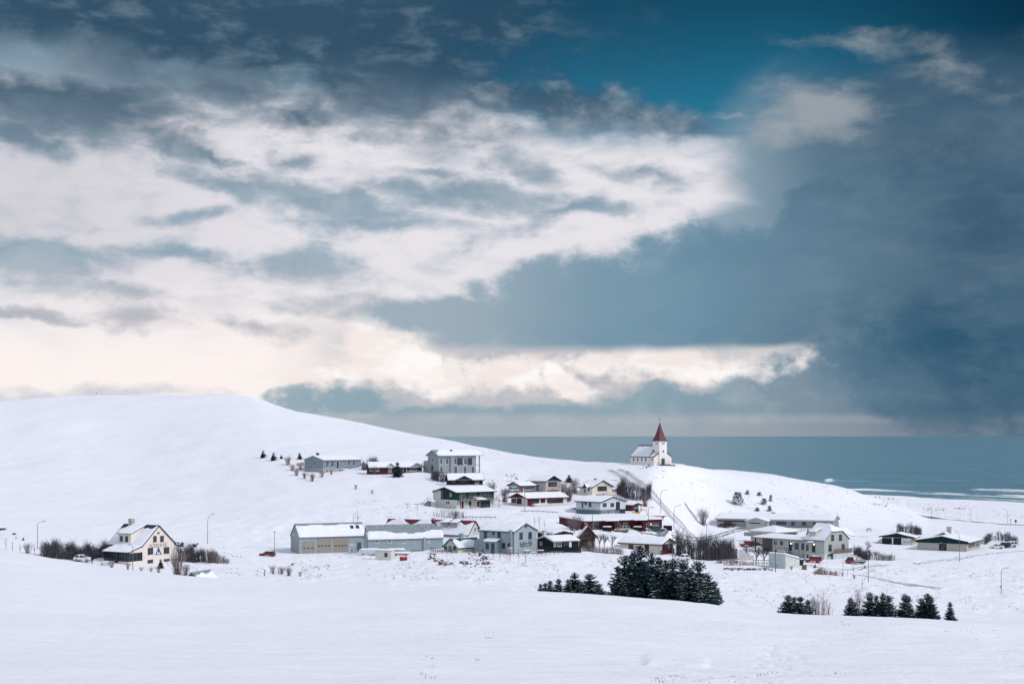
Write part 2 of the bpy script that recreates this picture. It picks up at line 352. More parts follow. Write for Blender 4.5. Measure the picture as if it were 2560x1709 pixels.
def snow_material():
    m = bpy.data.materials.new('snow'); m.use_nodes = True; nt = m.node_tree; b = nt.nodes['Principled BSDF']
    tc = nt.nodes.new('ShaderNodeTexCoord'); P = E(nt, tc.outputs['Object'])
    n = nnoise(nt, P, 0.06, 6, 0.6); n2 = nnoise(nt, nmapping(nt, P, scale=(1, 2.2, 1)), 0.5, 6, 0.65)
    c = nmix(nt, n.ss(0.3, 0.7), (0.84, 0.855, 0.94), (0.88, 0.89, 0.955))
    c = nmix(nt, n2.ss(0.35, 0.65) * 0.25, c, (0.81, 0.83, 0.915))
    nt.links.new(c.k, b.inputs['Base Color']); b.inputs['Roughness'].default_value = 0.75; b.inputs['Specular IOR Level'].default_value = 0.15
    h = nnoise(nt, nmapping(nt, P, scale=(1, 1.8, 1)), 1.6, 8, 0.62)
    h = h * 0.22 + nnoise(nt, nmapping(nt, P, rot=(0, 0, .25), scale=(0.55, 1.5, 1)), 0.16, 5, 0.6)
    bp = nt.nodes.new('ShaderNodeBump'); bp.inputs['Distance'].default_value = 0.9; bp.inputs['Strength'].default_value = 0.8
    nt.links.new(h.k, bp.inputs['Height']); nt.links.new(bp.outputs[0], b.inputs['Normal'])
    MATS['snow'] = m; return m
SNOW = snow_material()
ROOFSNOW = mat('roof_snow', (0.84, 0.87, 0.94), 0.8, 0.03, 0.7, 0.25, 2.0, spec=0.1)

# ------------------------------------------------------------------ mesh collecting
class MB:
    def __init__(s): s.v, s.f = [], []
    def quad(s, *p):
        n = len(s.v); s.v += [tuple(q) for q in p]; s.f.append(tuple(range(n, n + len(p)))); return s
    def box(s, x0, x1, y0, y1, z0, z1):
        n = len(s.v)
        s.v += [(x0, y0, z0), (x1, y0, z0), (x1, y1, z0), (x0, y1, z0), (x0, y0, z1), (x1, y0, z1), (x1, y1, z1), (x0, y1, z1)]
        s.f += [tuple(n + i for i in q) for q in ((0, 3, 2, 1), (4, 5, 6, 7), (0, 1, 5, 4), (1, 2, 6, 5), (2, 3, 7, 6), (3, 0, 4, 7))]; return s
    def hexa(s, lo, hi):
        """two quads (each 4 points, same winding) joined to a solid"""
        n = len(s.v); s.v += [tuple(p) for p in lo] + [tuple(p) for p in hi]
        s.f += [tuple(n + i for i in q) for q in ((3, 2, 1, 0), (4, 5, 6, 7), (0, 1, 5, 4), (1, 2, 6, 5), (2, 3, 7, 6), (3, 0, 4, 7))]; return s
    def prism(s, poly, d):
        """polygon (3-D points) pushed by vector d"""
        n = len(s.v); k = len(poly); d = Vector(d)
        s.v += [tuple(p) for p in poly] + [tuple(Vector(p) + d) for p in poly]
        s.f += [tuple(range(n + k - 1, n - 1, -1)), tuple(range(n + k, n + 2 * k))]
        s.f += [(n + i, n + (i + 1) % k, n + k + (i + 1) % k, n + k + i) for i in range(k)]; return s
    def tube(s, pts, rad, sides=6, cap=True):
        pts = [Vector(p) for p in pts]; rad = rad if hasattr(rad, '__len__') else [rad] * len(pts)
        n0 = len(s.v); up0 = Vector((0, 0, 1))
        for i, p in enumerate(pts):
            t = (pts[min(i + 1, len(pts) - 1)] - pts[max(i - 1, 0)]).normalized()
            u = t.cross(up0 if abs(t.z) < .95 else Vector((1, 0, 0))).normalized(); w = t.cross(u)
            for k in range(sides):
                a = 2 * math.pi * k / sides; s.v.append(tuple(p + (u * math.cos(a) + w * math.sin(a)) * rad[i]))
        for i in range(len(pts) - 1):
            for k in range(sides):
                a, b = n0 + i * sides + k, n0 + i * sides + (k + 1) % sides; s.f.append((a, b, b + sides, a + sides))
        if cap:
            s.f.append(tuple(n0 + k for k in range(sides - 1, -1, -1))); e = n0 + (len(pts) - 1) * sides; s.f.append(tuple(e + k for k in range(sides)))
        return s
    def ring(s, c, axis, r0, r1, z0, z1, sides=10):
        """annular solid round an axis ('x' or 'y')"""
        n = len(s.v)
        for h in (z0, z1):
            for r in (r0, r1):
                for k in range(sides):
                    a = 2 * math.pi * k / sides; p, q = r * math.cos(a), r * math.sin(a)
                    s.v.append((c[0] + h, c[1] + p, c[2] + q) if axis == 'x' else (c[0] + p, c[1] + h, c[2] + q))
        o = lambda h, r, k: n + (h * 2 + r) * sides + k % sides
        for k in range(sides):
            s.f += [(o(0, 1, k), o(0, 1, k + 1), o(1, 1, k + 1), o(1, 1, k)), (o(0, 0, k + 1), o(0, 0, k), o(1, 0, k), o(1, 0, k + 1)),
                    (o(0, 0, k), o(0, 0, k + 1), o(0, 1, k + 1), o(0, 1, k)), (o(1, 1, k), o(1, 1, k + 1), o(1, 0, k + 1), o(1, 0, k))]
        return s
    def data(s, name, m, smooth=False):
        me = bpy.data.meshes.new(name); me.from_pydata(s.v, [], s.f); me.materials.append(m)
        bm = bmesh.new(); bm.from_mesh(me); bmesh.ops.recalc_face_normals(bm, faces=bm.faces); bm.to_mesh(me); bm.free()
        if smooth: me.polygons.foreach_set('use_smooth', [True] * len(me.polygons))
        return me
    def build(s, name, m, parent=None, smooth=False):
        return link(bpy.data.objects.new(name, s.data(name, m, smooth)), parent)
def link(o, parent=None):
    COL.objects.link(o); o.parent = parent; return o
def tag(o, label=None, cat=None, group=None, kind=None):
    if label: o['label'] = label
    if cat: o['category'] = cat
    if group: o['group'] = group
    if kind: o['kind'] = kind
    return o
def empty(name, loc=(0, 0, 0), rz=0.0, label=None, cat=None, group=None):
    o = link(bpy.data.objects.new(name, None)); o.location = loc; o.rotation_euler = (0, 0, rz); o.empty_display_size = .3
    return tag(o, label, cat, group)
def copy_tree(o, parent=None):
    c = o.copy(); link(c, parent)
    for ch in o.children: copy_tree(ch, c)
    return c
def grid_mesh(name, V, nx, ny, m, smooth=True, attrs=None):
    """V: (nx*ny,3) array ordered x-major"""
    me = bpy.data.meshes.new(name)
    ii, jj = np.meshgrid(np.arange(nx - 1), np.arange(ny - 1), indexing='ij'); a = (ii * ny + jj).ravel()
    q = np.stack([a, a + ny, a + ny + 1, a + 1], 1).astype(np.int32)
    me.vertices.add(len(V)); me.vertices.foreach_set('co', np.ascontiguousarray(V, dtype=np.float32).ravel())
    me.loops.add(q.size); me.loops.foreach_set('vertex_index', q.ravel())
    me.polygons.add(len(q)); me.polygons.foreach_set('loop_start', np.arange(0, q.size, 4, dtype=np.int32)); me.polygons.foreach_set('loop_total', np.full(len(q), 4, np.int32))
    me.polygons.foreach_set('use_smooth', np.full(len(q), smooth))
    for k, arr in (attrs or {}).items():
        at = me.attributes.new(k, 'FLOAT', 'POINT'); at.data.foreach_set('value', np.ascontiguousarray(arr, dtype=np.float32).ravel())
    me.update(); me.validate(); me.materials.append(m); return me

# ------------------------------------------------------------------ sea
def build_sea():
    pxs = np.concatenate([np.linspace(-6000, -300, 20), np.linspace(-250, 2900, 420), np.linspace(2950, 9000, 30)])
    t = np.concatenate([np.arange(-70, 60, 1.0), np.arange(60, 480, 2.5), np.geomspace(483, 2000, 80), np.geomspace(2100, 150000, 50)])
    sh = shore_depth(pxs)[:, None]; Y = sh + t[None, :]; X = ((pxs - CX) / F)[:, None] * Y
    T = np.broadcast_to(t[None, :], X.shape)
    wob = (fbm(X / 90, T / 60, 4, 31) - 0.5) * 26
    Z = np.zeros_like(X); foam = np.zeros_like(X); fnz = fbm(X / 30, T / 9, 5, 77, .62)
    # breakers: (offset from the shore, height, start column, end column)
    for off, h, p0, p1, fm in ((40, .5, 2300, 4000, .55), (104, 1.1, 2030, 4000, 1.1), (196, 1.9, 2390, 4000, .6), (240, 1.5, 2130, 2320, 0.0), (330, 1.6, 1950, 2200, 0.0), (420, 1.2, 2200, 2900, 0.0)):
        px = np.broadcast_to(pxs[:, None], X.shape); e = sstep(p0, p0 + 60, px) * sstep(p1, p1 - 60, px)
        q = (T + wob * .5 - off)
        Z += e * h * np.exp(-(q / np.where(q < 0, 6.0, 14.0)) ** 2)
        foam = np.maximum(foam, e * fm * sstep(-46, -12, q) * sstep(6, -3, q) * np.clip((fnz - .36) * 3.2, 0, 1) * .8)
    px = np.broadcast_to(pxs[:, None], X.shape)
    tip = sstep(2052, 2075, px) * sstep(2102, 2085, px)
    foam = np.maximum(foam, tip * sstep(296, 310, T + wob * .2) * sstep(372, 340, T + wob * .2) * np.clip((fbm(X / 8, T / 14, 4, 5, .6) - .3) * 2.6, 0, 1))
    Z += tip * np.exp(-((T - 330) / 16) ** 2) * 1.2
    wash = sstep(46, 12, T + wob * .6) * (fbm(X / 9, T / 4, 5, 55, .6))
    foam = np.maximum(foam, np.clip(wash * 1.7 - .55, 0, .7))
    swell = (fbm(X / 55, Y / 16, 4, 91) - .5) * .9 * sstep(0, 80, T) * sstep(1600, 500, T)
    Z += swell + 0.02
    m = bpy.data.materials.new('sea_water'); m.use_nodes = True; nt = m.node_tree; b = nt.nodes['Principled BSDF']
    tc = nt.nodes.new('ShaderNodeTexCoord'); P = E(nt, tc.outputs['Object'])
    at = nt.nodes.new('ShaderNodeAttribute'); at.attribute_name = 'foam'; fo = E(nt, at.outputs['Fac'])
    fn = nnoise(nt, nmapping(nt, P, scale=(1, 2.0, 1)), 0.35, 6, 0.65)
    ff = (fo + (fn - 0.5) * 0.7).ss(0.10, 0.62) * fo.ss(0.02, 0.16) * 0.95
    n = nnoise(nt, nmapping(nt, P, scale=(0.25, 1.0, 1)), 0.012, 5, 0.6)
    c = nmix(nt, n.ss(0.35, 0.65), (0.105, 0.225, 0.285), (0.140, 0.275, 0.340))
    c = nmix(nt, ff, c, (0.80, 0.84, 0.87)); nt.links.new(c.k, b.inputs['Base Color'])
    r = ff * 0.5 + 0.26; nt.links.new(r.k, b.inputs['Roughness']); b.inputs['IOR'].default_value = 1.33
    h = nnoise(nt, nmapping(nt, P, scale=(0.35, 1.0, 1)), 0.16, 7, 0.66)
    bp = nt.nodes.new('ShaderNodeBump'); bp.inputs['Distance'].default_value = 0.5; bp.inputs['Strength'].default_value = 1.0
    nt.links.new(h.k, bp.inputs['Height']); nt.links.new(bp.outputs[0], b.inputs['Normal'])
    me = grid_mesh('sea', np.stack([X, Y, Z], 2).reshape(-1, 3), len(pxs), len(t), m, attrs={'foam': foam})
    tag(link(bpy.data.objects.new('sea', me)), 'grey-blue sea with white breakers near the beach', kind='structure')
build_sea()
def build_beach():
    pxs = np.linspace(2060, 5200, 420); t = np.linspace(-26, 16, 22); sh = shore_depth(pxs)[:, None]; Y = sh + t[None, :]; X = ((pxs - CX) / F)[:, None] * Y
    Y = Y + (fbm(X / 40, np.broadcast_to(t[None], Y.shape) / 40, 3, 15) - .5) * 16 * sstep(12, -14, np.broadcast_to(t[None], Y.shape)); Z = gz(X, Y) + .14
    me = grid_mesh('beach', np.stack([X, Y, Z], 2).reshape(-1, 3), len(pxs), len(t), mat('black_sand', (.055, .065, .075), .6, .3, .2)); tag(link(bpy.data.objects.new('beach', me)), 'thin strip of wet dark sand between snow and surf', kind='structure')
build_beach()
def build_ground():
    V = np.stack([_X, _Y, GZ], 2).reshape(-1, 3)
    me = grid_mesh('ground', V, len(PXS), len(DS), SNOW)
    tag(link(bpy.data.objects.new('ground', me)), 'snow covered ground rolling from near slope to beach', kind='structure')
# ------------------------------------------------------------------ building kit
GLASS = mat('window_glass', (0.030, 0.050, 0.065), 0.12, 0.35, 1.3, spec=0.6)
WHITEP = paint('white_paint', 225, 226, 226, var=.05)
DARKP = paint('dark_trim', 44, 50, 58, var=.1)
REDT = paint('red_trim', 98, 34, 44, .95, var=.15)
REDROOF = paint('red_roof_metal', 112, 40, 52, 1.0, var=.18, rough=.5, wave=('X', 2.2, .35))
GREYROOF = paint('grey_roof_metal', 136, 148, 154, 1.0, var=.12, rough=.45, wave=('Y', 2.0, .3))
CONC = paint('concrete', 150, 158, 160, 1.1, var=.14, dirt=((.12, .14, .14), .5))
WOOD = paint('weathered_wood', 120, 106, 98, 1.0, var=.25, stretch=(1, 1, 6))
IRON = paint('dark_metal', 40, 48, 56, rough=.5)

class House:
    """a building standing on its visible corner; face 'a' runs left of the corner, face 'b' runs right of it"""
    def __init__(s, name, label, cat, zoom, pl, pc, pr, base, theta, dmin=200, D=None, padk=1.0, fall=4.0):
        s.zm = zoom
        px, py = s.P(pc, base); s.th = math.radians(theta) + math.atan((px - CX) / F)     # turned relative to the line of sight
        if D is None: C = hit(px, py, dmin)
        else: C = Vector(((px - CX) / F * D, D, CAMZ - (py - HY) / F * D))
        s.C = C; s.D = C.y
        c, n = math.cos(s.th), math.sin(s.th)
        ul = (s.P(pl, base)[0] - CX) / F; ur = (s.P(pr, base)[0] - CX) / F
        s.L = (C.x - ul * C.y) / (c + ul * n); s.W = (ur * C.y - C.x) / (n - ur * c)
        s.R = Matrix.Rotation(-s.th, 3, 'Z'); s.Ri = s.R.transposed()
        s.o = empty(name, C, -s.th, label, cat)
        if padk:
            m = s.world((-s.L / 2, s.W / 2, 0)); pad(m.x, m.y, s.L / 2 + .6, s.W / 2 + .6, -s.th, C.z, fall, padk)
        s.roofs = []
    def P(s, x, y): return s.zm[0] + x / s.zm[2], s.zm[1] + y / s.zm[2]
    def world(s, p): return s.C + s.R @ Vector(p)
    def pt(s, face, x, y, off=0.0):
        """zoom pixel -> (coordinate along the face, height) on the face plane (pushed out by off)"""
        px, py = s.P(x, y); d = s.Ri @ Vector(((px - CX) / F, 1, (HY - py) / F)); c = s.Ri @ (Vector((0, 0, CAMZ)) - s.C)
        if face == 'a': t = (-off - c.y) / d.y; return c.x + t * d.x, c.z + t * d.z
        t = (off - c.x) / d.x; return c.y + t * d.y, c.z + t * d.z
    def zat(s, x, y, p=(0, 0)):
        """height of zoom row y at the depth of local point p"""
        w = s.world((p[0], p[1], 0)); return CAMZ - (s.P(x, y)[1] - HY) / F * w.y - s.C.z
    def fb(s, mb, face, s0, s1, z0, z1, o0, o1):
        if face == 'a': return mb.box(s0, s1, -o1, -o0, z0, z1)
        return mb.box(o0, o1, s0, s1, z0, z1)
    def rect(s, face, r, off=0.0):
        a, z1 = s.pt(face, r[0], r[1], off); b, z0 = s.pt(face, r[2], r[3], off)
        return min(a, b), max(a, b), min(z0, z1), max(z0, z1)
    def win(s, face, r, off=0.0, n=(2, 1), frame=None, glass=None, fw=0.09, label=None, name='window', sill=True):
        a, b, z0, z1 = s.rect(face, r, off); frame = frame or WHITEP
        mb = MB(); o0, o1 = off + .005, off + .07
        s.fb(mb, face, a, a + fw, z0, z1, o0, o1); s.fb(mb, face, b - fw, b, z0, z1, o0, o1)
        s.fb(mb, face, a + fw, b - fw, z1 - fw, z1, o0, o1); s.fb(mb, face, a + fw, b - fw, z0, z0 + fw, o0, o1)
        for k in range(1, n[0]):
            c = a + (b - a) * k / n[0]; s.fb(mb, face, c - fw * .3, c + fw * .3, z0 + fw, z1 - fw, o0, o1 - .015)
        for k in range(1, n[1]):
            c = z0 + (z1 - z0) * k / n[1]; s.fb(mb, face, a + fw, b - fw, c - fw * .3, c + fw * .3, o0, o1 - .02)
        w = mb.build(name, frame, s.o)
        if label: w['label'] = label
        g = MB(); s.fb(g, face, a + fw * .6, b - fw * .6, z0 + fw * .6, z1 - fw * .6, off + .004, off + .025); g.build('pane', glass or GLASS, w)
        if sill:
            q = MB(); s.fb(q, face, a - .06, b + .06, z0 - .07, z0 - .002, off + .005, off + .12); q.build('sill', frame, w)
        return w
    def wins(s, face, rs, **k):
        for r in rs: s.win(face, r, **k)
    def door(s, face, r, m, off=0.0, slats=0, name='door', frame=None, panes=0, label=None):
        a, b, z0, z1 = s.rect(face, r, off); mb = MB()
        if slats:
            h = (z1 - z0) / slats
            for k in range(slats): s.fb(mb, face, a, b, z0 + k * h + .012, z0 + (k + 1) * h - .012, off + .003, off + .05)
        else: s.fb(mb, face, a, b, z0, z1, off + .003, off + .05)
        d = mb.build(name, m, s.o)
        if label: d['label'] = label
        f = MB(); t = .1
        s.fb(f, face, a - t, a, z0, z1 + t, off + .002, off + .08); s.fb(f, face, b, b + t, z0, z1 + t, off + .002, off + .08); s.fb(f, face, a, b, z1, z1 + t, off + .002, off + .08)
        f.build('door_frame', frame or m, d)
        if panes:
            zc = z0 + (z1 - z0) * .48
            for k in range(panes):
                c = a + (b - a) * (k + .5) / panes; g = MB(); s.fb(g, face, c - (b - a) / panes * .30, c + (b - a) / panes * .30, zc - .14, zc + .14, off + .052, off + .075); g.build('pane', GLASS, d)
        elif not slats:
            g = MB(); s.fb(g, face, b - .16, b - .08, z0 + (z1 - z0) * .45, z0 + (z1 - z0) * .5, off + .052, off + .1); g.build('handle', IRON, d)
        return d
    def panel(s, face, r, m, name, off=0.0, t=.04, label=None, parent=None):
        a, b, z0, z1 = s.rect(face, r, off); mb = MB(); s.fb(mb, face, a, b, z0, z1, off + .002, off + t); p = mb.build(name, m, parent or s.o)
        if label: p['label'] = label
        return p
    # ---- bodies
    def body(s, m, eave, ridge, along, x0=None, x1=0.0, y0=0.0, y1=None, foot=-4.0, name='wall', frac=.5, jerk=None):
        x0 = -s.L if x0 is None else x0; y1 = s.W if y1 is None else y1
        mb = MB()
        if along == 'x':
            ym = y0 + (y1 - y0) * frac
            poly = [(x0, y0, foot), (x0, y1, foot), (x0, y1, eave), (x0, ym, ridge), (x0, y0, eave)]
            if jerk:
                k = (jerk - eave) / (ridge - eave); q = [(x0, y0, foot), (x0, y1, foot), (x0, y1, eave), (x0, y1 + (ym - y1) * k, jerk), (x0, y0 + (ym - y0) * k, jerk), (x0, y0, eave)]; poly = q
            mb.prism(poly, (x1 - x0, 0, 0))
        elif along == 'y':
            xm = x0 + (x1 - x0) * frac; mb.prism([(x0, y0, foot), (x1, y0, foot), (x1, y0, eave), (xm, y0, ridge), (x0, y0, eave)], (0, y1 - y0, 0))
        elif along == 'shedx':      # high at x0, low at x1
            mb.prism([(x0, y0, foot), (x1, y0, foot), (x1, y0, eave), (x0, y0, ridge)], (0, y1 - y0, 0))
        elif along == 'shedy':      # low at y0, high at y1
            mb.prism([(x0, y0, foot), (x0, y1, foot), (x0, y1, ridge), (x0, y0, eave)], (x1 - x0, 0, 0))
        else: mb.box(x0, x1, y0, y1, foot, eave)
        return mb.build(name, m, s.o)
    def roof(s, m, eave, ridge, along, x0=None, x1=0.0, y0=0.0, y1=None, oh=.45, og=.35, th=.16, snow=.22, bare=None, frac=.5, trim=None, jerk=None, seed=0, name='roof', smat=None, gable_at=('lo', 'hi')):
        x0 = -s.L if x0 is None else x0; y1 = s.W if y1 is None else y1
        slopes = []; e = .012
        def P(u, v, z): return Vector((u, v, z)) if along in ('x', 'shedy') else Vector((v, u, z))
        if along in ('x', 'shedy'): u0, u1, v0, v1 = x0, x1, y0, y1
        else: u0, u1, v0, v1 = y0, y1, x0, x1
        ua, ub = u0 - og, u1 + og
        if along in ('x', 'y'):
            vm = v0 + (v1 - v0) * frac
            for va, sg in ((v0, -1), (v1, 1)):
                sl = (ridge - eave) / abs(vm - va); ve, ze = va + sg * oh, eave - sl * oh
                slopes.append([P(ua, ve, ze + e), P(ub, ve, ze + e), P(ub, vm, ridge + e), P(ua, vm, ridge + e)])
        else:
            lowv, hiv = (v0, v1) if along == 'shedy' else (v1, v0); sg = 1 if hiv > lowv else -1
            sl = (ridge - eave) / abs(hiv - lowv)
            slopes.append([P(ua, lowv - sg * oh, eave - sl * oh + e), P(ub, lowv - sg * oh, eave - sl * oh + e), P(ub, hiv + sg * oh, ridge + sl * oh + e), P(ua, hiv + sg * oh, ridge + sl * oh + e)])
        if jerk is not None:         # clipped gable at the x1 end
            k = (jerk - eave) / (ridge - eave); run = (ridge - jerk) * .75
            for q in slopes:
                q[2] = q[2] - Vector((run + og, 0, 0))
                e1 = q[1]; q.insert(2, e1 + (Vector((e1.x, q[2].y, ridge + e)) - e1) * k)
            a, b = slopes[0][2], slopes[1][2]; slopes.append([a, b, slopes[0][3].copy()])
        mb = MB()
        for q in slopes: mb.prism(q, (0, 0, th))
        r = mb.build(name, m, s.o)
        if trim:
            t = MB()
            for q in slopes[:2]:
                n = len(q)
                for i in ([0, 1, n - 1] if along in ('x', 'y') and not jerk else range(n)):
                    a, b = q[i], q[(i + 1) % n]
                    if i == 0 or True:
                        d = (b - a); c = d.cross(Vector((0, 0, 1))).normalized()
                        cen = sum(q, Vector()) / n
                        if (cen - a).dot(c) > 0: c = -c
                        lo = [a + c * .003 + Vector((0, 0, -.10)), b + c * .003 + Vector((0, 0, -.10)), b + c * .06 + Vector((0, 0, -.10)), a + c * .06 + Vector((0, 0, -.10))]
                        t.hexa(lo, [p + Vector((0, 0, th + .13)) for p in lo])
            t.build('fascia', trim, r)
        if snow:
            for i, q in enumerate(slopes): snow_sheet(q, th, snow, r, bare, seed + i * 3, smat)
        s.roofs.append(r); return r
    def box(s, name, m, x0, x1, y0, y1, z0, z1, parent=None, snow=0, label=None):
        o = MB().box(x0, x1, y0, y1, z0, z1).build(name, m, parent or s.o)
        if snow: snow_sheet([Vector((x0 - .03, y0 - .03, z1)), Vector((x1 + .03, y0 - .03, z1)), Vector((x1 + .03, y1 + .03, z1)), Vector((x0 - .03, y1 + .03, z1))], 0.0, snow, o if parent is None else o, None, 5, None, n=6)
        if label: o['label'] = label
        return o
    def chimney(s, m, x, y, w, z0, z1, parent=None, cap=True):
        mb = MB().box(x - w / 2, x + w / 2, y - w / 2, y + w / 2, z0, z1)
        if cap: mb.box(x - w / 2 - .06, x + w / 2 + .06, y - w / 2 - .06, y + w / 2 + .06, z1 + .002, z1 + .12)
        return mb.build('chimney', m, parent or (s.roofs[0] if s.roofs else s.o))
    def dormer(s, m, rm, x0, x1, yf, zf, slope, eave, rise, wl, seed=0, snow=.2, trim=None):
        """shed dormer on the front slope of an x-ridge roof; slope = main roof rise per metre of y, rise = its own pitch"""
        rz = lambda y: eave + slope * y
        yb = (zf - eave - rise * yf) / max(.01, slope - rise)
        mb = MB().prism([(x0, yf, rz(yf) - .3), (x0, yf, zf), (x0, yb, rz(yb) + .02), (x0, yb, rz(yb) - .2)], (x1 - x0, 0, 0))
        d = mb.build('dormer', m, s.o)
        q = [Vector((x0 - .25, yf - .35, zf - rise * .35 + .01)), Vector((x1 + .25, yf - .35, zf - rise * .35 + .01)), Vector((x1 + .25, yb + .1, rz(yb) + rise * .1 + .03)), Vector((x0 - .25, yb + .1, rz(yb) + rise * .1 + .03))]
        MB().prism(q, (0, 0, .12)).build('dormer_roof', rm, d); snow_sheet(q, .12, snow, d, None, seed)
        for r_ in wl: s.win('a', r_, off=-yf, n=(1, 1), frame=trim or DARKP)
        return d

def snow_sheet(q, th, t, parent, bare=None, seed=0, m=None, n=None, name='roof_snow'):
    """uneven snow lying on a sloping panel q (eave0, eave1, ..., ridge): bare(u, v) -> cover 0..1"""
    if len(q) == 3: A, B, Cc, Dd = q[0], q[1], q[2], q[2]
    elif len(q) == 5: A, B, Cc, Dd = q[0], q[1], q[3], q[4]
    else: A, B, Cc, Dd = q
    lu, lv = max((B - A).length, .5), max((Dd - A).length, .5)
    nu, nv = (n, n) if n else (int(min(46, max(8, lu / .35))), int(min(26, max(7, lv / .3))))
    U, V = np.meshgrid(np.linspace(0, 1, nu), np.linspace(0, 1, nv), indexing='ij')
    nz = fbm(U * lu / 1.3 + seed * 7.1, V * lv / 1.3 + seed * 3.3, 4, 40 + seed, .6)
    if len(q) == 5:      # clipped corner
        cu = 1 - np.clip((V - .55) / .45, 0, 1) * (1 - (Cc - Dd).length / lu)
        Uq = U * cu
    else: Uq = U
    a, b, c, d = (np.array(p) for p in (A, B, Cc, Dd))
    u3, v3 = U[..., None], V[..., None]
    pos = (a * (1 - u3) + b * u3) * (1 - v3) + (d * (1 - u3) + c * u3) * v3
    cov = bare(U, V) if bare else np.ones_like(U)
    k = np.clip((cov - .5 + (nz - .5) * 1.1) * 5, -.5, 1) if bare else np.ones_like(U)
    h = np.where(k > 0, t * (k ** .5 if False else np.sqrt(np.clip(k, 0, 1))) * (.75 + .5 * nz), -.05)
    edge = np.minimum(np.minimum(U, 1 - U) * nu, np.minimum(V, 1 - V) * nv); h = np.where(edge < .5, np.minimum(h, -.015), h)
    pos[..., 2] += th + h
    inset = .03
    me = grid_mesh(name, pos.reshape(-1, 3), nu, nv, m or ROOFSNOW)
    return link(bpy.data.objects.new(name, me), parent)
def upper_bare(k, w=.12, amp=0.0, f=3.0, ph=0.0):
    return lambda U, V: sstep(k + w, k - w, V + amp * np.sin(U * f * 6.28 + ph))
def text_part(body, h, face, s0, z0, s1, m, parent, off=.02, shear=0.0, name='lettering', bold=0.0):
    """flat lettering on a wall: body, cap height h, from s0 to s1 along the face"""
    cu = bpy.data.curves.new(name, 'FONT'); cu.body = body; cu.size = 1.0; cu.extrude = 0.004; cu.shear = shear; cu.offset = bold; cu.resolution_u = 2
    o = bpy.data.objects.new(name, cu); COL.objects.link(o); bpy.context.view_layer.update()
    me = bpy.data.meshes.new_from_object(o.evaluated_get(bpy.context.evaluated_depsgraph_get())); COL.objects.unlink(o); bpy.data.objects.remove(o); 
    co = np.empty(len(me.vertices) * 3, np.float32); me.vertices.foreach_get('co', co); co = co.reshape(-1, 3)
    lo, hi = co.min(0), co.max(0); a = (co[:, 0] - lo[0]) / (hi[0] - lo[0]) * (s1 - s0) + s0; z = (co[:, 1]) / .70 * h + z0; w = co[:, 2] * .5
    v = np.stack([a, -off - w, z], 1) if face == 'a' else np.stack([off + w, a, z], 1)
    me.vertices.foreach_set('co', np.ascontiguousarray(v, dtype=np.float32).ravel()); me.materials.clear(); me.materials.append(m); me.update()
    return link(bpy.data.objects.new(name, me), parent)
A1 = (0, 1240, 4.698); A2 = (620, 1100, 3.7887); A3 = (640, 1270, 4.5173); A4 = (1040, 1260, 5.3386); A5 = (1060, 1100, 5.3386); A6 = (1400, 1030, 5.8083)
A7 = (1380, 1260, 5.1065); A8 = (1760, 1270, 5.5929); B1 = (2140, 1260, 5.5929); B2 = (1320, 1360, 4.5173); B3 = (1900, 1460, 4.35); B4 = (240, 1280, 10.4545); B5 = (1540, 1030, 10.4556); B6 = (1980, 1080, 4.05)
def zp(z, x, y): return z[0] + x / z[2], z[1] + y / z[2]
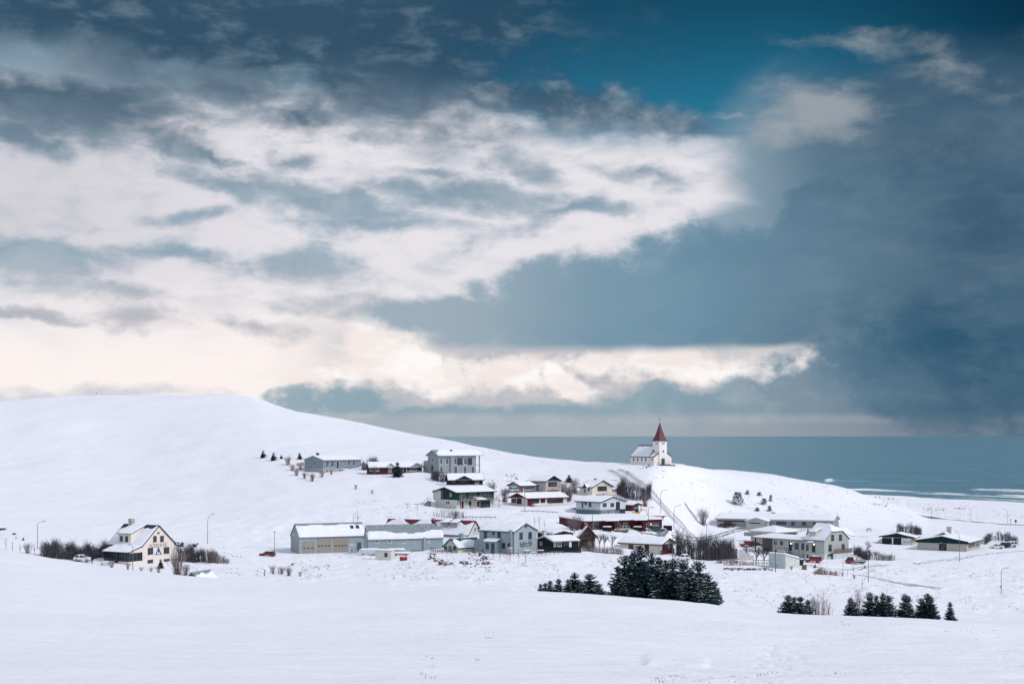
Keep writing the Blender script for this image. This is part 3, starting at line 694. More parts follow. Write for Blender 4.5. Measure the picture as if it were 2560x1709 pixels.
# ------------------------------------------------------------------ the hostel on the left
def hostel():
    CREAM = paint('hostel_plaster', 224, 214, 206, 1.05, var=.06, dirt=((.42, .40, .36), .45)); DK = paint('hostel_dark_roof', 26, 52, 66, var=.15, rough=.5)
    h = House('hostel_house', 'cream gabled hostel house with lettering and a glazed sun porch', 'house', B4, 330, 1215, 2045, 1355, 46, 250)
    e = h.zat(0, 868); r = h.zat(0, 352, (0, h.W / 2))
    h.body(CREAM, e, r, 'x')
    wav = lambda U, V: sstep(.93, .80, V + .10 * np.sin(U * 9 + 1.2) * sstep(.6, .9, V) + .05 * np.sin(U * 23))
    h.roof(DK, e, r, 'x', oh=.35, og=.2, bare=wav, trim=DK, seed=2)
    F_ = paint('hostel_window_frame', 60, 74, 84)
    h.wins('b', [(1495, 622, 1580, 765), (1675, 615, 1765, 758), (1350, 932, 1488, 1085), (1768, 912, 1910, 1060), (1345, 1243, 1485, 1350), (1770, 1222, 1912, 1325)], frame=F_, n=(2, 1))
    # sun porch
    c, z = h.pt('b', 855, 1305); P = -c; P = max(3.0, min(5.5, P))
    al, _ = h.pt('a', 205, 1290, P); x0 = al
    ez = h.pt('a', 500, 1050, P)[1]; tz = e - .12
    fz = h.pt('a', 500, 1312, P)[1]
    ped = MB().box(x0, 0, -P, -.01, -3, fz + .35).build('porch_plinth', CREAM, h.o)
    GL = mat('porch_glass', (0.018, 0.032, 0.045), .1, .5, .6, spec=.6)
    MB().box(x0 + .08, -.08, -P + .08, -.02, fz + .36, ez).build('porch_glazing', GL, h.o)
    n = 9
    for k in range(n + 1):
        x = x0 + (0 - x0) * k / n; MB().box(x - .06, x + .06, -P - .02, -P + .07, fz + .355, ez).build('mullion', DARKP, h.o)
    for k in range(1, 5):
        y = -P + (P) * k / 4.2; MB().box(-.075, .02, y - .05, y + .05, fz + .355, ez).build('mullion', DARKP, h.o)
    MB().box(x0, 0.015, -P - .03, -P - .022, fz + .9, fz + 1.0).box(.022, .03, -P, -.05, fz + .9, fz + 1.0).build('transom', DARKP, h.o)
    MB().prism([(-.001, -P, ez), (-.001, -.01, ez), (-.001, -.01, tz - .1)], (-.1, 0, 0)).build('porch_gable', CREAM, h.o)
    q = [Vector((x0 - .4, -P - .4, ez + .02)), Vector((.25, -P - .4, ez + .02)), Vector((.25, -.02, tz)), Vector((x0 - .4, -.02, tz))]
    pr = MB().prism(q, (0, 0, .2)).build('porch_roof', DARKP, h.o); snow_sheet(q, .2, .2, pr, None, 4)
    d0, d1, _, _ = h.rect('a', (490, 1080, 580, 1300), P); MB().box(d0, d1, -P - .09, -P - .035, fz, ez).build('porch_door', IRON, h.o)
    # dormer and chimney
    dx0 = h.pt('a', 572, 700)[0]; dx1 = h.pt('a', 898, 700)[0]; zf = h.pt('a', 740, 552)[1]
    sl = (r - e) / (h.W / 2)
    h.dormer(CREAM, DK, dx0, dx1, .12, zf, sl, e, .36, [(628, 615, 702, 752), (765, 620, 836, 762)], trim=F_)
    cx = -h.L * .80; h.chimney(paint('chimney_plaster', 186, 182, 176, 1.1, var=.25, dirt=((.15, .14, .13), .8)), cx, h.W / 2, 1.05, r - .6, r + 1.3)
    # lettering and emblem
    INK = paint('dark_lettering', 104, 110, 118, var=.03); BLUE = paint('emblem_blue', 22, 70, 140, 1.1, var=.03); WH = paint('emblem_white', 235, 232, 230, var=.02)
    a, b, z0, z1 = h.rect('b', (1400, 822, 1862, 890)); t = text_part('NORÐUR-VÍK', (z1 - z0) * .95, 'b', a, z0, b, INK, h.o); t['label'] = 'dark NORÐUR-VÍK lettering across the gable'
    a, b, z0, z1 = h.rect('b', (1545, 905, 1715, 1098)); m = (a + b) / 2; w = b - a; hh = z1 - z0
    em = MB().prism([(.005, a, z0), (.005, b, z0), (.005, m, z1)], (.03, 0, 0)).build('emblem', BLUE, h.o); em['label'] = 'blue triangle emblem with white tree and house'
    T = lambda u, v: (.036, a + w * u, z0 + hh * v)
    MB().prism([T(.22, .07), T(.48, .07), T(.40, .35), T(.37, .54), T(.31, .30)], (.012, 0, 0)).build('tree_mark', WH, em)
    MB().prism([T(.50, .07), T(.58, .07), T(.58, .16), T(.66, .16), T(.66, .07), T(.74, .07), T(.74, .22), T(.64, .33), T(.53, .22)], (.012, 0, 0)).build('house_mark', WH, em)
    c0, c1, z0, z1 = h.rect('b', (1600, 518, 1655, 560)); MB().box(.004, .05, c0, c1, z0, z1).build('gable_lamp', IRON, h.o)
    return h
hostel()

# ------------------------------------------------------------------ upper row
def blue_house():
    BL = paint('blue_siding', 132, 152, 166, 1.0, var=.06, wave=('Z', 3.5, .25)); FD = paint('plinth_cream', 176, 176, 170)
    h = House('blue_house', 'pale blue sided house high on the left slope, snow on its roof', 'house', A2, 536, 710, 1068, 306, 50, 300)
    e = h.zat(0, 186); r = h.zat(0, 149, (-h.L / 2, 0)); zs = h.zat(0, 266)
    h.body(FD, zs, zs, 'box', name='plinth'); h.body(BL, e, r, 'y', foot=zs + .002, x0=-h.L - .04, x1=.04, y0=-.04, y1=h.W + .04)
    h.roof(DARKP, e, r, 'y', oh=.45, trim=paint('pink_fascia', 200, 190, 188), seed=5, bare=upper_bare(.97, .04))
    h.wins('a', [(552, 194, 581, 237), (616, 194, 646, 238)], off=.04, n=(2, 2)); h.wins('b', [(735, 197, 765, 250), (783, 195, 815, 250), (908, 192, 925, 238), (940, 190, 970, 237), (988, 190, 1018, 237)], off=.04, n=(2, 2))
    h.door('b', (838, 200, 858, 262), DARKP, off=.04, frame=WHITEP); h.door('b', (966, 272, 1040, 312), IRON, name='garage_door'); h.win('b', (736, 276, 762, 308), n=(2, 2))
    a, b, z0, z1 = h.rect('b', (868, 250, 925, 305)); h.box('stair_block', CONC, .05, 2.2, a, b, -1, z0 + 1.2, snow=.25)
    for k in range(5): h.box('step', CONC, .8 + .3 * k, 1.1 + .3 * k, b + .01, b + 1.2, -1, 1.3 - .26 * k)
    h.chimney(IRON, -h.L * .5, h.W * .1, .8, r - .3, r + 1.0)
    return h
blue_house()
def maroon_house():
    MR = paint('maroon_siding', 78, 36, 46, .95, var=.12, wave=('X', 3, .2))
    h = House('maroon_house', 'low maroon house behind a spruce between the blue and grey houses', 'house', A2, 1125, 1150, 1648, 326, 78, 300)
    e = h.zat(0, 248); r = h.zat(0, 214, (-h.L / 2, h.W / 2)) + .3
    h.body(MR, e, r, 'y'); h.roof(IRON, e, r, 'y', oh=.5, trim=WHITEP, seed=6)
    PG = paint('pale_gable', 196, 196, 196)
    for x0, x1, ax, ay in ((1310, 1392, 1350, 222), (1540, 1650, 1596, 218)):
        a, b, _, _ = h.rect('b', (x0, 240, x1, 250)); zt = h.pt('b', ax, ay)[1]
        MB().prism([(.5, a, e - .3), (.5, b, e - .3), (.5, (a + b) / 2, zt)], (-h.L * .4, 0, 0)).build('cross_gable', PG, h.o)
        for q in ([Vector((.9, a - .3, e - .5)), Vector((-h.L * .4, a - .3, e - .5)), Vector((-h.L * .4, (a + b) / 2, zt + .05)), Vector((.9, (a + b) / 2, zt + .05))], [Vector((.9, b + .3, e - .5)), Vector((-h.L * .4, b + .3, e - .5)), Vector((-h.L * .4, (a + b) / 2, zt + .05)), Vector((.9, (a + b) / 2, zt + .05))]):
            rr = MB().prism(q, (0, 0, .1)).build('cross_roof', IRON, h.o); snow_sheet(q, .1, .18, rr, None, 8)
    h.wins('b', [(1155, 258, 1240, 292), (1330, 262, 1360, 302), (1535, 258, 1600, 292)], n=(3, 1)); h.door('b', (1470, 258, 1500, 300), DARKP, frame=WHITEP)
    a, b, z0, z1 = h.rect('b', (1488, 318, 1655, 326)); h.box('balcony_floor', CONC, .05, 3.0, a, b, z1 - .1, z1 + .15, snow=.1)
    for k in range(9):
        y = a + (b - a) * k / 8; h.box('baluster', WHITEP, 2.85, 2.95, y - .04, y + .04, z1 + .16, z1 + 1.1)
    h.box('balcony_rail', WHITEP, 2.8, 3.0, a, b, z1 + 1.1, z1 + 1.2); h.box('carport_post', WHITEP, 2.7, 2.95, b - .3, b - .05, -4, z1 - .1); h.box('carport_wall', IRON, .1, .3, a + 1, b - .6, -4, z1 - .11)
    return h
maroon_house()
def grey_house():
    GR = paint('raw_concrete', 148, 156, 160, 1.0, var=.1, dirt=((.16, .19, .19), .5), wave=('X', 1.2, .12))
    h = House('concrete_house', 'tall grey two-storey house with an open corner post, highest on the slope', 'house', A5, 52, 197, 690, 447, 54, 300)
    e = h.zat(0, 196); r = h.zat(0, 134, (-h.L / 2, 0))
    h.body(GR, e, r, 'y'); mx = h.pt('b', 785, 300)[0]
    h.roof(GREYROOF, e, r, 'y', y1=mx - .5, oh=.7, og=.6, trim=paint('pale_grey_trim', 176, 184, 186), seed=7, bare=lambda U, V: sstep(.04, .22, U * .8 + (1 - V) * .22), snow=.16)
    f = dict(off=0.0, n=(2, 1), frame=WHITEP)
    h.wins('b', [(212, 240, 248, 320), (290, 240, 328, 320), (402, 240, 438, 320), (530, 240, 576, 322), (212, 350, 250, 440), (402, 350, 445, 440), (527, 350, 568, 440), (628, 350, 675, 435)], n=(1, 3), frame=WHITEP)
    h.win('b', (442, 240, 512, 322), n=(1, 1), frame=DARKP); h.win('b', (580, 238, 640, 322), n=(3, 1), frame=DARKP); h.win('a', (100, 238, 122, 290), n=(1, 1)); h.win('a', (100, 330, 122, 400), n=(1, 1), frame=DARKP)
    a, z = h.pt('b', 745, 330); zb = h.pt('b', 690, 330)[1]
    h.box('corner_post', GR, -.4, .0, a - .2, a + .1, -4, e - .1); h.box('balcony_slab', GR, -h.L * .7, .05, h.W + .01, a - .21, zb - .15, zb + .05, snow=.08)
    for x in (-.4 * h.L, -h.L * .75): h.box('corner_post', GR, x, x + .3, a - .2, a + .1, -4, e - .1)
    h.box('wall_fin', GR, .01, .5, *(h.rect('b', (345, 200, 395, 445))[:2]), -4, e - .3)
    x, z = h.pt('a', 8, 275); h.box('lean_to', CONC, -h.L - 3.5, -h.L - .02, .5, 4.5, -4, z, snow=.2)
    h.chimney(IRON, -h.L * .3, h.W * .42, .5, e, r + .1); return h
grey_house()
def brown_house():
    BR = paint('dark_brown_siding', 58, 38, 44, 1.0, var=.2, wave=('X', 3, .25)); BT = paint('dark_brown_trim', 46, 34, 40)
    h = House('brown_house', 'dark brown bungalow tucked just below the grey two-storey house', 'house', A5, 300, 326, 785, 598, 76, 300)
    e = h.zat(0, 512); r = h.zat(0, 452, (-h.L / 2, h.W / 2)) + .2
    h.body(BR, e, r, 'y'); h.roof(BT, e, r, 'y', oh=.6, trim=BT, seed=9)
    a, b, _, _ = h.rect('b', (430, 500, 622, 520)); zt = h.pt('b', 525, 482)[1]
    MB().prism([(1.2, a, e - .25), (1.2, b, e - .25), (1.2, (a + b) / 2, zt + .1)], (-h.L * .5, 0, 0)).build('porch_gable', BT, h.o)
    m = (a + b) / 2
    for s_ in (a - .4, b + .4):
        q = [Vector((1.5, s_, e - .4)), Vector((-h.L * .5, s_, e - .4)), Vector((-h.L * .5, m, zt + .15)), Vector((1.5, m, zt + .15))]; rr = MB().prism(q, (0, 0, .1)).build('porch_roof', BT, h.o); snow_sheet(q, .1, .2, rr, None, 3)
    h.wins('b', [(680, 525, 732, 580)], n=(2, 1)); h.wins('b', [(355, 528, 430, 572), (470, 528, 590, 575)], frame=BT, n=(4, 1)); h.door('b', (622, 522, 655, 592), BT)
    return h
brown_house()
def green_house():
    GN = paint('dark_green_siding', 20, 58, 56, 1.0, var=.12, wave=('X', 3, .2)); CR = paint('offwhite_render', 200, 202, 196, 1.05, var=.06); GT = paint('black_green_trim', 22, 44, 46); RD = paint('wine_door', 100, 26, 42, 1.1)
    h = House('green_house', 'two-storey house, dark green above off-white, with a long balcony', 'house', A5, 150, 432, 930, 915, 50, 300)
    e = h.zat(0, 694); r = h.zat(0, 632, (-h.L / 2, 0)); zm = h.zat(0, 797)
    h.body(CR, zm, zm, 'box', name='lower_wall'); h.body(GN, e, r, 'y', foot=zm + .002, x0=-h.L - .03, x1=.03, y0=-.03, y1=h.W + .03, name='upper_wall')
    h.roof(GT, e, r, 'y', oh=.75, og=.7, trim=GT, seed=10)
    a, b, z0, z1 = h.rect('a', (122, 700, 225, 797), .03); MB().box(a, b, -.07, -.034, z0, e + .4).build('wall_panel', CR, h.o)
    h.wins('a', [(226, 660, 258, 775)], off=.03, frame=RD, n=(1, 3)); h.win('a', (345, 705, 368, 748), off=.03, n=(1, 2)); h.wins('a', [(297, 815, 312, 840), (323, 815, 338, 843)], n=(1, 1), frame=RD)
    h.wins('b', [(475, 705, 500, 785), (505, 702, 555, 778), (600, 700, 695, 752), (748, 692, 815, 770), (820, 692, 880, 770)], off=.03, n=(3, 1), frame=paint('grey_frame', 150, 156, 160))
    h.door('b', (497, 815, 528, 905), RD, frame=WHITEP); h.door('b', (708, 812, 738, 887), RD, frame=WHITEP); h.win('b', (558, 812, 580, 840), n=(1, 1)); h.win('b', (755, 806, 880, 888), n=(5, 2), frame=GT); h.win('b', (590, 812, 635, 870), n=(1, 1))
    a, b, z0, z1 = h.rect('b', (440, 788, 955, 797)); h.box('balcony_floor', GT, .05, 1.8, a, b, zm - .08, zm + .08, snow=.06)
    n = 14
    for k in range(n + 1): h.box('baluster', GT, 1.7, 1.78, a + (b - a) * k / n - .04, a + (b - a) * k / n + .04, zm + .09, zm + 1.0)
    for z in (.45, 1.0): h.box('balcony_rail', WOOD, 1.68, 1.8, a, b, zm + z, zm + z + .09)
    for k in range(5): h.box('balcony_post', GT, 1.6, 1.75, a + (b - a) * k / 4 - .06, a + (b - a) * k / 4 + .06, -3, zm - .09)
    a, b, _, _ = h.rect('b', (642, 770, 775, 800)); q = [Vector((2.6, a, zm - .1)), Vector((2.6, b, zm - .1)), Vector((.1, b, zm + .5)), Vector((.1, a, zm + .5))]; p = MB().prism(q, (0, 0, .12)).build('porch_roof', GT, h.o); snow_sheet(q, .12, .25, p, None, 2)
    x, z = h.pt('a', 150, 800)
    for k in range(9): h.box('step', CONC, -h.L - 1.5, -h.L - .05, -2.2 + .28 * k - 2, -1.92 + .28 * k - 2, -3, .2 + .24 * k)
    for xx in (-h.L - 1.6, -h.L - .12): MB().tube([(xx, -4.2, 1.2), (xx, -1.6, 3.3)], .05).tube([(xx, -4.2, 0), (xx, -4.2, 1.2)], .04).tube([(xx, -1.6, 1.5), (xx, -1.6, 3.3)], .04).build('stair_rail', WOOD, h.o)
    return h
green_house()
def taupe_house():
    TP = paint('taupe_wall', 168, 166, 164, 1.1, var=.06, wave=('X', 2.5, .15)); DT = paint('dark_plum_trim', 62, 46, 58)
    h = House('taupe_house', 'grey-brown house of two joined gables with a big upper window', 'house', A5, 1132, 1286, 1590, 697, 48, 300)
    e = h.zat(0, 606); r = h.zat(0, 560, (-h.L / 2, 0))
    h.body(TP, e, r, 'y'); h.roof(DT, e, r, 'y', oh=.55, og=.6, trim=DT, seed=11)
    h.wins('a', [(1145, 612, 1160, 642), (1175, 615, 1198, 642)], n=(1, 1)); TEAL = mat('teal_glass', (0.05, 0.13, 0.15), .15, .3, .8, spec=.6)
    h.win('b', (1325, 615, 1475, 662), n=(4, 1), glass=TEAL); h.door('b', (1508, 612, 1560, 675), DARKP); h.panel('b', (1288, 612, 1318, 697), paint('rust_board', 120, 70, 66), 'wall_panel'); h.panel('b', (1345, 668, 1480, 696), paint('rust_board', 120, 70, 66), 'wall_panel')
    # taller block
    a0, z = h.pt('b', 1600, 690)
    def blk():
        k = House('tmp', None, None, A5, 1395, 1622, 1815, 690, 38, 300, padk=1.0); bpy.data.objects.remove(k.o); 
        k.o = link(bpy.data.objects.new('upper_block', MB().box(-k.L, 0, 0, k.W, -4, k.zat(0, 546)).data('upper_block', TP))); k.o.location = k.C; k.o.rotation_euler = (0, 0, -k.th)
        k.o.parent = h.o; k.o.matrix_parent_inverse = Matrix.LocRotScale(h.C, Euler((0, 0, -h.th)), None).inverted()
        e2 = k.zat(0, 546); r2 = k.zat(0, 478, (0, k.W / 2)); k.L += .0
        MB().prism([(0, 0, e2), (0, k.W, e2), (0, k.W / 2, r2)], (-k.L, 0, 0)).build('gable', DT, k.o)
        k.roof(DT, e2, r2, 'x', oh=.55, og=.5, trim=DT, seed=12); k.win('b', (1660, 555, 1772, 612), n=(3, 1), frame=DARKP); k.panel('b', (1622, 655, 1812, 668), paint('ochre_band', 200, 168, 130), 'wall_band'); k.panel('b', (1640, 668, 1805, 690), IRON, 'garage_opening')
        km = Matrix.LocRotScale(k.C, Euler((0, 0, -k.th)), None)
        for ch in list(k.o.children): ch.parent = h.o; ch.matrix_parent_inverse = Matrix.LocRotScale(h.C, Euler((0, 0, -h.th)), None).inverted() @ km
    blk(); return h
taupe_house()
def redtrim_house():
    CR = paint('cream_render', 214, 208, 200, 1.05, var=.06); GR = paint('pale_grey_render', 184, 190, 192, 1.05)
    h = House('red_gabled_house', 'cream bungalow with a dark red gable and garage under its end', 'house', A5, 1160, 1378, 1905, 884, 52, 300)
    e = h.zat(0, 772); r = h.zat(0, 710, (-h.L / 2, 0)); 
    h.body(CR, e, e, 'box'); MB().prism([(-h.L - .02, -.03, e + .01), (.02, -.03, e + .01), (-h.L / 2, -.03, r)], (0, h.W + .06, 0)).build('gable', REDT, h.o)
    h.roof(REDT, e, r, 'y', oh=.7, og=.7, trim=REDT, seed=13)
    h.wins('a', [(1172, 776, 1230, 832)], frame=REDT, n=(2, 1)); h.door('a', (1243, 776, 1300, 850), DARKP, frame=REDT)
    h.win('b', (1437, 776, 1535, 845), n=(2, 1), frame=REDT); h.panel('b', (1380, 776, 1435, 880), REDT, 'wall_panel'); h.door('b', (1560, 774, 1612, 838), REDT); h.win('b', (1645, 772, 1855, 830), n=(4, 1), frame=REDT)
    a, b, z0, z1 = h.rect('b', (1690, 865, 1905, 925)); h.box('garage_block', CONC, -2, .12, a, h.W + .1, -4.5, z1); 
    h.door('b', (1703, 878, 1765, 912), REDT, off=.12, slats=3, name='garage_door'); h.door('b', (1790, 874, 1868, 925), REDT, off=.12, slats=4, name='garage_door')
    a, b, z0, z1 = h.rect('b', (1437, 848, 1640, 882)); h.box('terrace_wall', CR, .05, 1.6, a, b, -3, z1, snow=.15); a, b, z0, z1 = h.rect('b', (1380, 880, 1640, 905)); h.box('planter', DARKP, 1.62, 2.0, a, b, -3, z1 + .2, snow=.1)
    return h
redtrim_house()
def cream_gable_house():
    CR = paint('warm_cream_render', 218, 210, 200, 1.06, var=.05); DT = paint('dark_plum_trim', 62, 46, 58)
    h = House('cream_gable_house', 'cream house with a broad dark-edged gable below the church road', 'house', A6, 285, 466, 760, 1208, 42, 300)
    e = h.zat(0, 1088); r = h.zat(0, 992, (0, h.W / 2))
    h.body(CR, e, r, 'x'); h.roof(DT, e, r, 'x', oh=.45, og=.5, trim=DT, seed=14, snow=.18)
    h.win('b', (545, 1075, 678, 1135), n=(3, 1), frame=DARKP); h.win('b', (520, 1188, 650, 1208), n=(3, 1), frame=WHITEP, sill=False); h.wins('a', [(350, 1112, 368, 1160), (405, 1092, 425, 1140)], n=(1, 1), frame=DARKP)
    h.chimney(IRON, -h.L * .55, h.W * .5, .7, r - .3, r + .45)
    m = -h.L * .45; zt = e + .9
    MB().prism([(m - 1.1, -.9, e - .3), (m + 1.1, -.9, e - .3), (m, -.9, zt)], (0, 2.2, 0)).build('entry_gable', DT, h.o)
    for sx in (-1.3, 1.3):
        q = [Vector((m + sx, -1.0, e - .4)), Vector((m + sx, 2.2, e - .4)), Vector((m, 2.2, zt + .05)), Vector((m, -1.0, zt + .05))]; rr = MB().prism(q, (0, 0, .08)).build('entry_roof', DT, h.o); snow_sheet(q, .08, .15, rr, None, 6)
    # low wings to the right
    z = h.pt('b', 800, 1120)[1]; W = h.W
    h.box('wing_wall', CR, -5.5, -.6, W + .01, W + 3.2, -4, z - .35); q = [Vector((-6, W + .1, z - .3)), Vector((.2, W + .1, z - .3)), Vector((.2, W + 3.8, z - .3)), Vector((-6, W + 3.8, z - .3))]; rr = MB().prism(q, (0, 0, .35)).build('wing_roof', DT, h.o); snow_sheet(q, .35, .3, rr, None, 6)
    return h
cream_gable_house()
def pale_house():
    PB = paint('pale_blue_render', 200, 208, 214, 1.0, var=.05); DT = paint('dark_plum_trim', 62, 46, 58); FD = paint('grey_plinth', 112, 124, 132)
    h = House('pale_house', 'pale blue-white bungalow on a dark grey basement beside the digger', 'house', A6, 236, 582, 948, 1492, 42, 300)
    e = h.zat(0, 1306); r = h.zat(0, 1228, (0, h.W / 2)); zs = h.zat(0, 1420)
    h.body(FD, zs, zs, 'box', name='basement'); h.body(PB, e, r, 'x', foot=zs + .002, x0=-h.L - .03, x1=.05, y0=-.03, y1=h.W + .03)
    h.roof(DT, e, r, 'x', oh=.5, og=.45, trim=DT, seed=15)
    h.wins('b', [(615, 1312, 680, 1378), (725, 1312, 788, 1378)], off=.05, n=(1, 1), frame=WHITEP); h.door('b', (815, 1305, 865, 1418), DARKP, off=.05)
    h.wins('b', [(615, 1440, 680, 1470), (730, 1440, 785, 1466)], n=(2, 1)); h.wins('a', [(315, 1302, 340, 1388), (355, 1306, 392, 1342), (418, 1302, 458, 1376)], off=.03, n=(1, 1), frame=paint('grey_frame', 150, 156, 160))
    h.panel('b', (868, 1410, 945, 1485), IRON, 'garage_opening'); return h
pale_house()
def shed():
    BR = paint('rust_shed_boards', 96, 52, 54, 1.1, var=.2, wave=('X', 3.5, .3))
    h = House('garden_shed', 'small rust red shed with a low snowy roof below the road', 'shed', A6, 932, 1052, 1140, 1436, 40, 300)
    e = h.zat(0, 1352); r = h.zat(0, 1330, (0, h.W / 2)) + .15; h.body(BR, e, r, 'x'); h.roof(REDT, e, r, 'x', y1=h.W + 1.6, oh=.3, og=.3, trim=REDT, snow=.25, seed=3)
    h.box('porch_post', BR, -.25, -.1, h.W + 1.4, h.W + 1.55, -3, e - .05); h.win('b', (1062, 1372, 1092, 1405), n=(1, 1), frame=BR); h.door('b', (1100, 1365, 1125, 1432), IRON); return h
shed()

# ------------------------------------------------------------------ row house and lower village
def row_house():
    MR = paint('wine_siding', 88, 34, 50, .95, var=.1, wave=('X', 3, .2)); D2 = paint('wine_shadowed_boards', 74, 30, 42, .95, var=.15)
    h = House('row_house', 'long wine red terrace with a low snowy roof and cars before it', 'house', A7, 92, 412, 1405, 326, 64, 300, fall=3)
    e = h.zat(0, 216); r = h.zat(0, 158, (-h.L, 0)) + .0; r = max(r, e + .4)
    h.body(MR, e, r, 'shedx'); h.roof(WHITEP, e, r, 'shedx', oh=.5, og=.3, th=.2, snow=.3, seed=16)
    h.win('b', (418, 236, 448, 262), n=(1, 1)); h.wins('b', [(530, 230, 592, 300), (910, 232, 968, 286), (1298, 236, 1360, 300)], n=(2, 1), frame=paint('grey_frame', 150, 156, 160)); h.wins('b', [(833, 240, 868, 290), (1205, 244, 1235, 300)], n=(1, 1), frame=paint('ochre_frame', 190, 176, 150)); h.door('b', (1252, 242, 1272, 322), WHITEP); h.door('b', (880, 240, 902, 318), D2)
    for x0, x1 in ((622, 782), (992, 1142)):
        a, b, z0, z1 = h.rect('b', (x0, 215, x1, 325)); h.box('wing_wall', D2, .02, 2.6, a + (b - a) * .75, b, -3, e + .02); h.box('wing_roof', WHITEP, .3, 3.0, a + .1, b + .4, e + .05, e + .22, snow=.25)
    return h
row_house()
def warehouse():
    MT = paint('grey_cladding', 158, 168, 172, 1.0, var=.05, wave=('X', 2.6, .3)); DR = paint('roller_door', 152, 146, 138, 1.05, var=.05)
    h = House('warehouse', 'long grey metal workshop with three beige roller doors', 'warehouse', A3, 392, 490, 1245, 514, 75, 300)
    e = h.zat(0, 332); r = h.zat(0, 180, (-h.L / 2, 0))
    h.body(MT, e, r, 'y'); h.roof(GREYROOF, e, r, 'y', oh=.15, og=.1, trim=paint('grey_roof_edge', 120, 136, 144), seed=17, snow=.2, bare=lambda U, V: sstep(.88, .80, V + .03 * np.sin(U * 15)) * sstep(0, .03, U + .02))
    h.door('b', (527, 380, 657, 512), DR, slats=6, panes=3, name='roller_door'); h.door('b', (693, 342, 845, 497), DR, slats=7, panes=4, name='roller_door'); h.door('b', (882, 338, 1032, 497), DR, slats=7, panes=4, name='roller_door'); h.door('b', (1147, 390, 1183, 480), paint('blue_grey_door', 78, 98, 116))
    h.win('a', (415, 285, 435, 305), n=(1, 1))
    # roof lights on the camera slope (ridge along y, slope towards +x)
    sl = (r - e) / (h.L / 2)
    for fx, y in ((.42, .80), (.42, .885)):
        x = -h.L / 2 * (1 - fx); z = e + sl * (-x) + .2; yy = h.W * y
        w = MB().prism([(x - .5, yy, z + sl * .5), (x + .5, yy, z - sl * .5), (x + .5, yy, z - sl * .5 + .25), (x - .5, yy, z + sl * .5 + .25)], (0, .9, 0)).build('roof_light', DARKP, h.o)
        MB().prism([(x - .35, yy + .12, z + sl * .35 + .255), (x + .35, yy + .12, z - sl * .35 + .255), (x + .35, yy + .12, z - sl * .35 + .28), (x - .35, yy + .12, z + sl * .35 + .28)], (0, .66, 0)).build('pane', GLASS, w)
    # antenna on the far ridge end
    m = MB(); x, y = -h.L / 2, h.W - 1.0; m.tube([(x, y, r), (x, y, r + 3.4)], .04).tube([(x, y - 1.2, r + 1.4), (x, y + .9, r + 1.4)], .03).tube([(x - .5, y, r + 1.7), (x + .5, y, r + 1.7)], .025).tube([(x, y - 1.3, r + .2), (x, y - 1.2, r + 1.8), (x, y - .6, r + 2.7), (x, y - .1, r + 3.0)], .04)
    m.build('antenna', IRON, h.o); return h
warehouse()
def store_house():
    MT = paint('blue_grey_render', 148, 165, 172, 1.0, var=.05); 
    h = House('store_building', 'blue-grey store joined to the workshop, snow sliding off its eaves', 'warehouse', A3, 1222, 1262, 2112, 512, 75, 300, D=None)
    e = h.zat(0, 338); r = h.zat(0, 196, (-h.L / 2, 0))
    h.body(MT, e, r, 'y'); h.roof(GREYROOF, e, r, 'y', oh=.3, og=.15, seed=18, snow=.42, bare=lambda U, V: sstep(.46, .36, V + .10 * np.cos((U - .55) * 7) - .02 * np.sin(U * 31)))
    h.wins('b', [(1335, 352, 1380, 396), (1487, 352, 1531, 395), (1638, 350, 1682, 392), (1932, 352, 1962, 390)], n=(3, 2), fw=.1)
    h.door('b', (1772, 472, 1858, 572), paint('beige_door', 150, 142, 134), slats=5, name='roller_door')
    a, b, z0, z1 = h.rect('b', (1888, 335, 1912, 545)); h.box('corner_pier', MT, .01, .4, a, b, -4, e - .1)
    h.chimney(paint('white_render', 190, 200, 204), -h.L / 2, h.W - .8, 1.0, r - .6, r + .55)
    return h
store_house()
def redroof_house():
    CR = paint('pale_plaster', 196, 198, 196, 1.05)
    h = House('red_roofed_house', 'pale house with a patchy red roof and dormers behind the store', 'house', A4, 120, 690, 880, 452, 30, 300, D=392, fall=2)
    e = h.zat(0, 412); r = h.zat(0, 226, (0, h.W / 2)); sl = (r - e) / (h.W / 2)
    h.body(CR, e, r, 'x'); h.roof(REDROOF, e, r, 'x', oh=.3, og=.25, trim=REDT, seed=19, snow=.2, bare=lambda U, V: sstep(.86, .70, V + .12 * np.sin(U * 17 + .5)) * sstep(1.0, .93, U * .93 + .05 * V))
    h.wins('b', [(775, 308, 800, 360), (818, 302, 845, 352)], n=(1, 2), frame=WHITEP)
    DM = paint('dormer_boards', 168, 172, 172)
    for x, w in ((455, 90), (330, 90)):
        x0 = h.pt('a', x, 330, -1.6)[0]; x1 = h.pt('a', x + w, 330, -1.6)[0]
        h.dormer(DM, REDROOF, x0, x1, 1.6, e + 1.6 * sl + 1.75, sl, e, .25, [(x + 18, 304, x + 66, 354)] if x > 400 else [], trim=WHITEP)
    a, b = h.pt('b', 745, 380)[0], 0
    h.chimney(CR, -h.L * .97, h.W * .5, .9, r - .4, r + .5)
    # older half further back on the left
    k = House('red_roofed_barn', 'long barn roof of red metal behind the store, streaked with snow', 'barn', A4, -440, 150, 300, 440, 30, 300, D=398, padk=0)
    e2 = k.zat(0, 400); r2 = k.zat(0, 216, (0, k.W / 2)); k.body(CR, e2, r2, 'x'); k.roof(REDROOF, e2, r2, 'x', oh=.3, og=.2, trim=REDT, seed=23, snow=.2, bare=lambda U, V: sstep(.98, .74, V + .22 * np.sin(U * 11 + 2)))
    k.win('b', (190, 300, 215, 350), n=(1, 2)); return h
redroof_house()
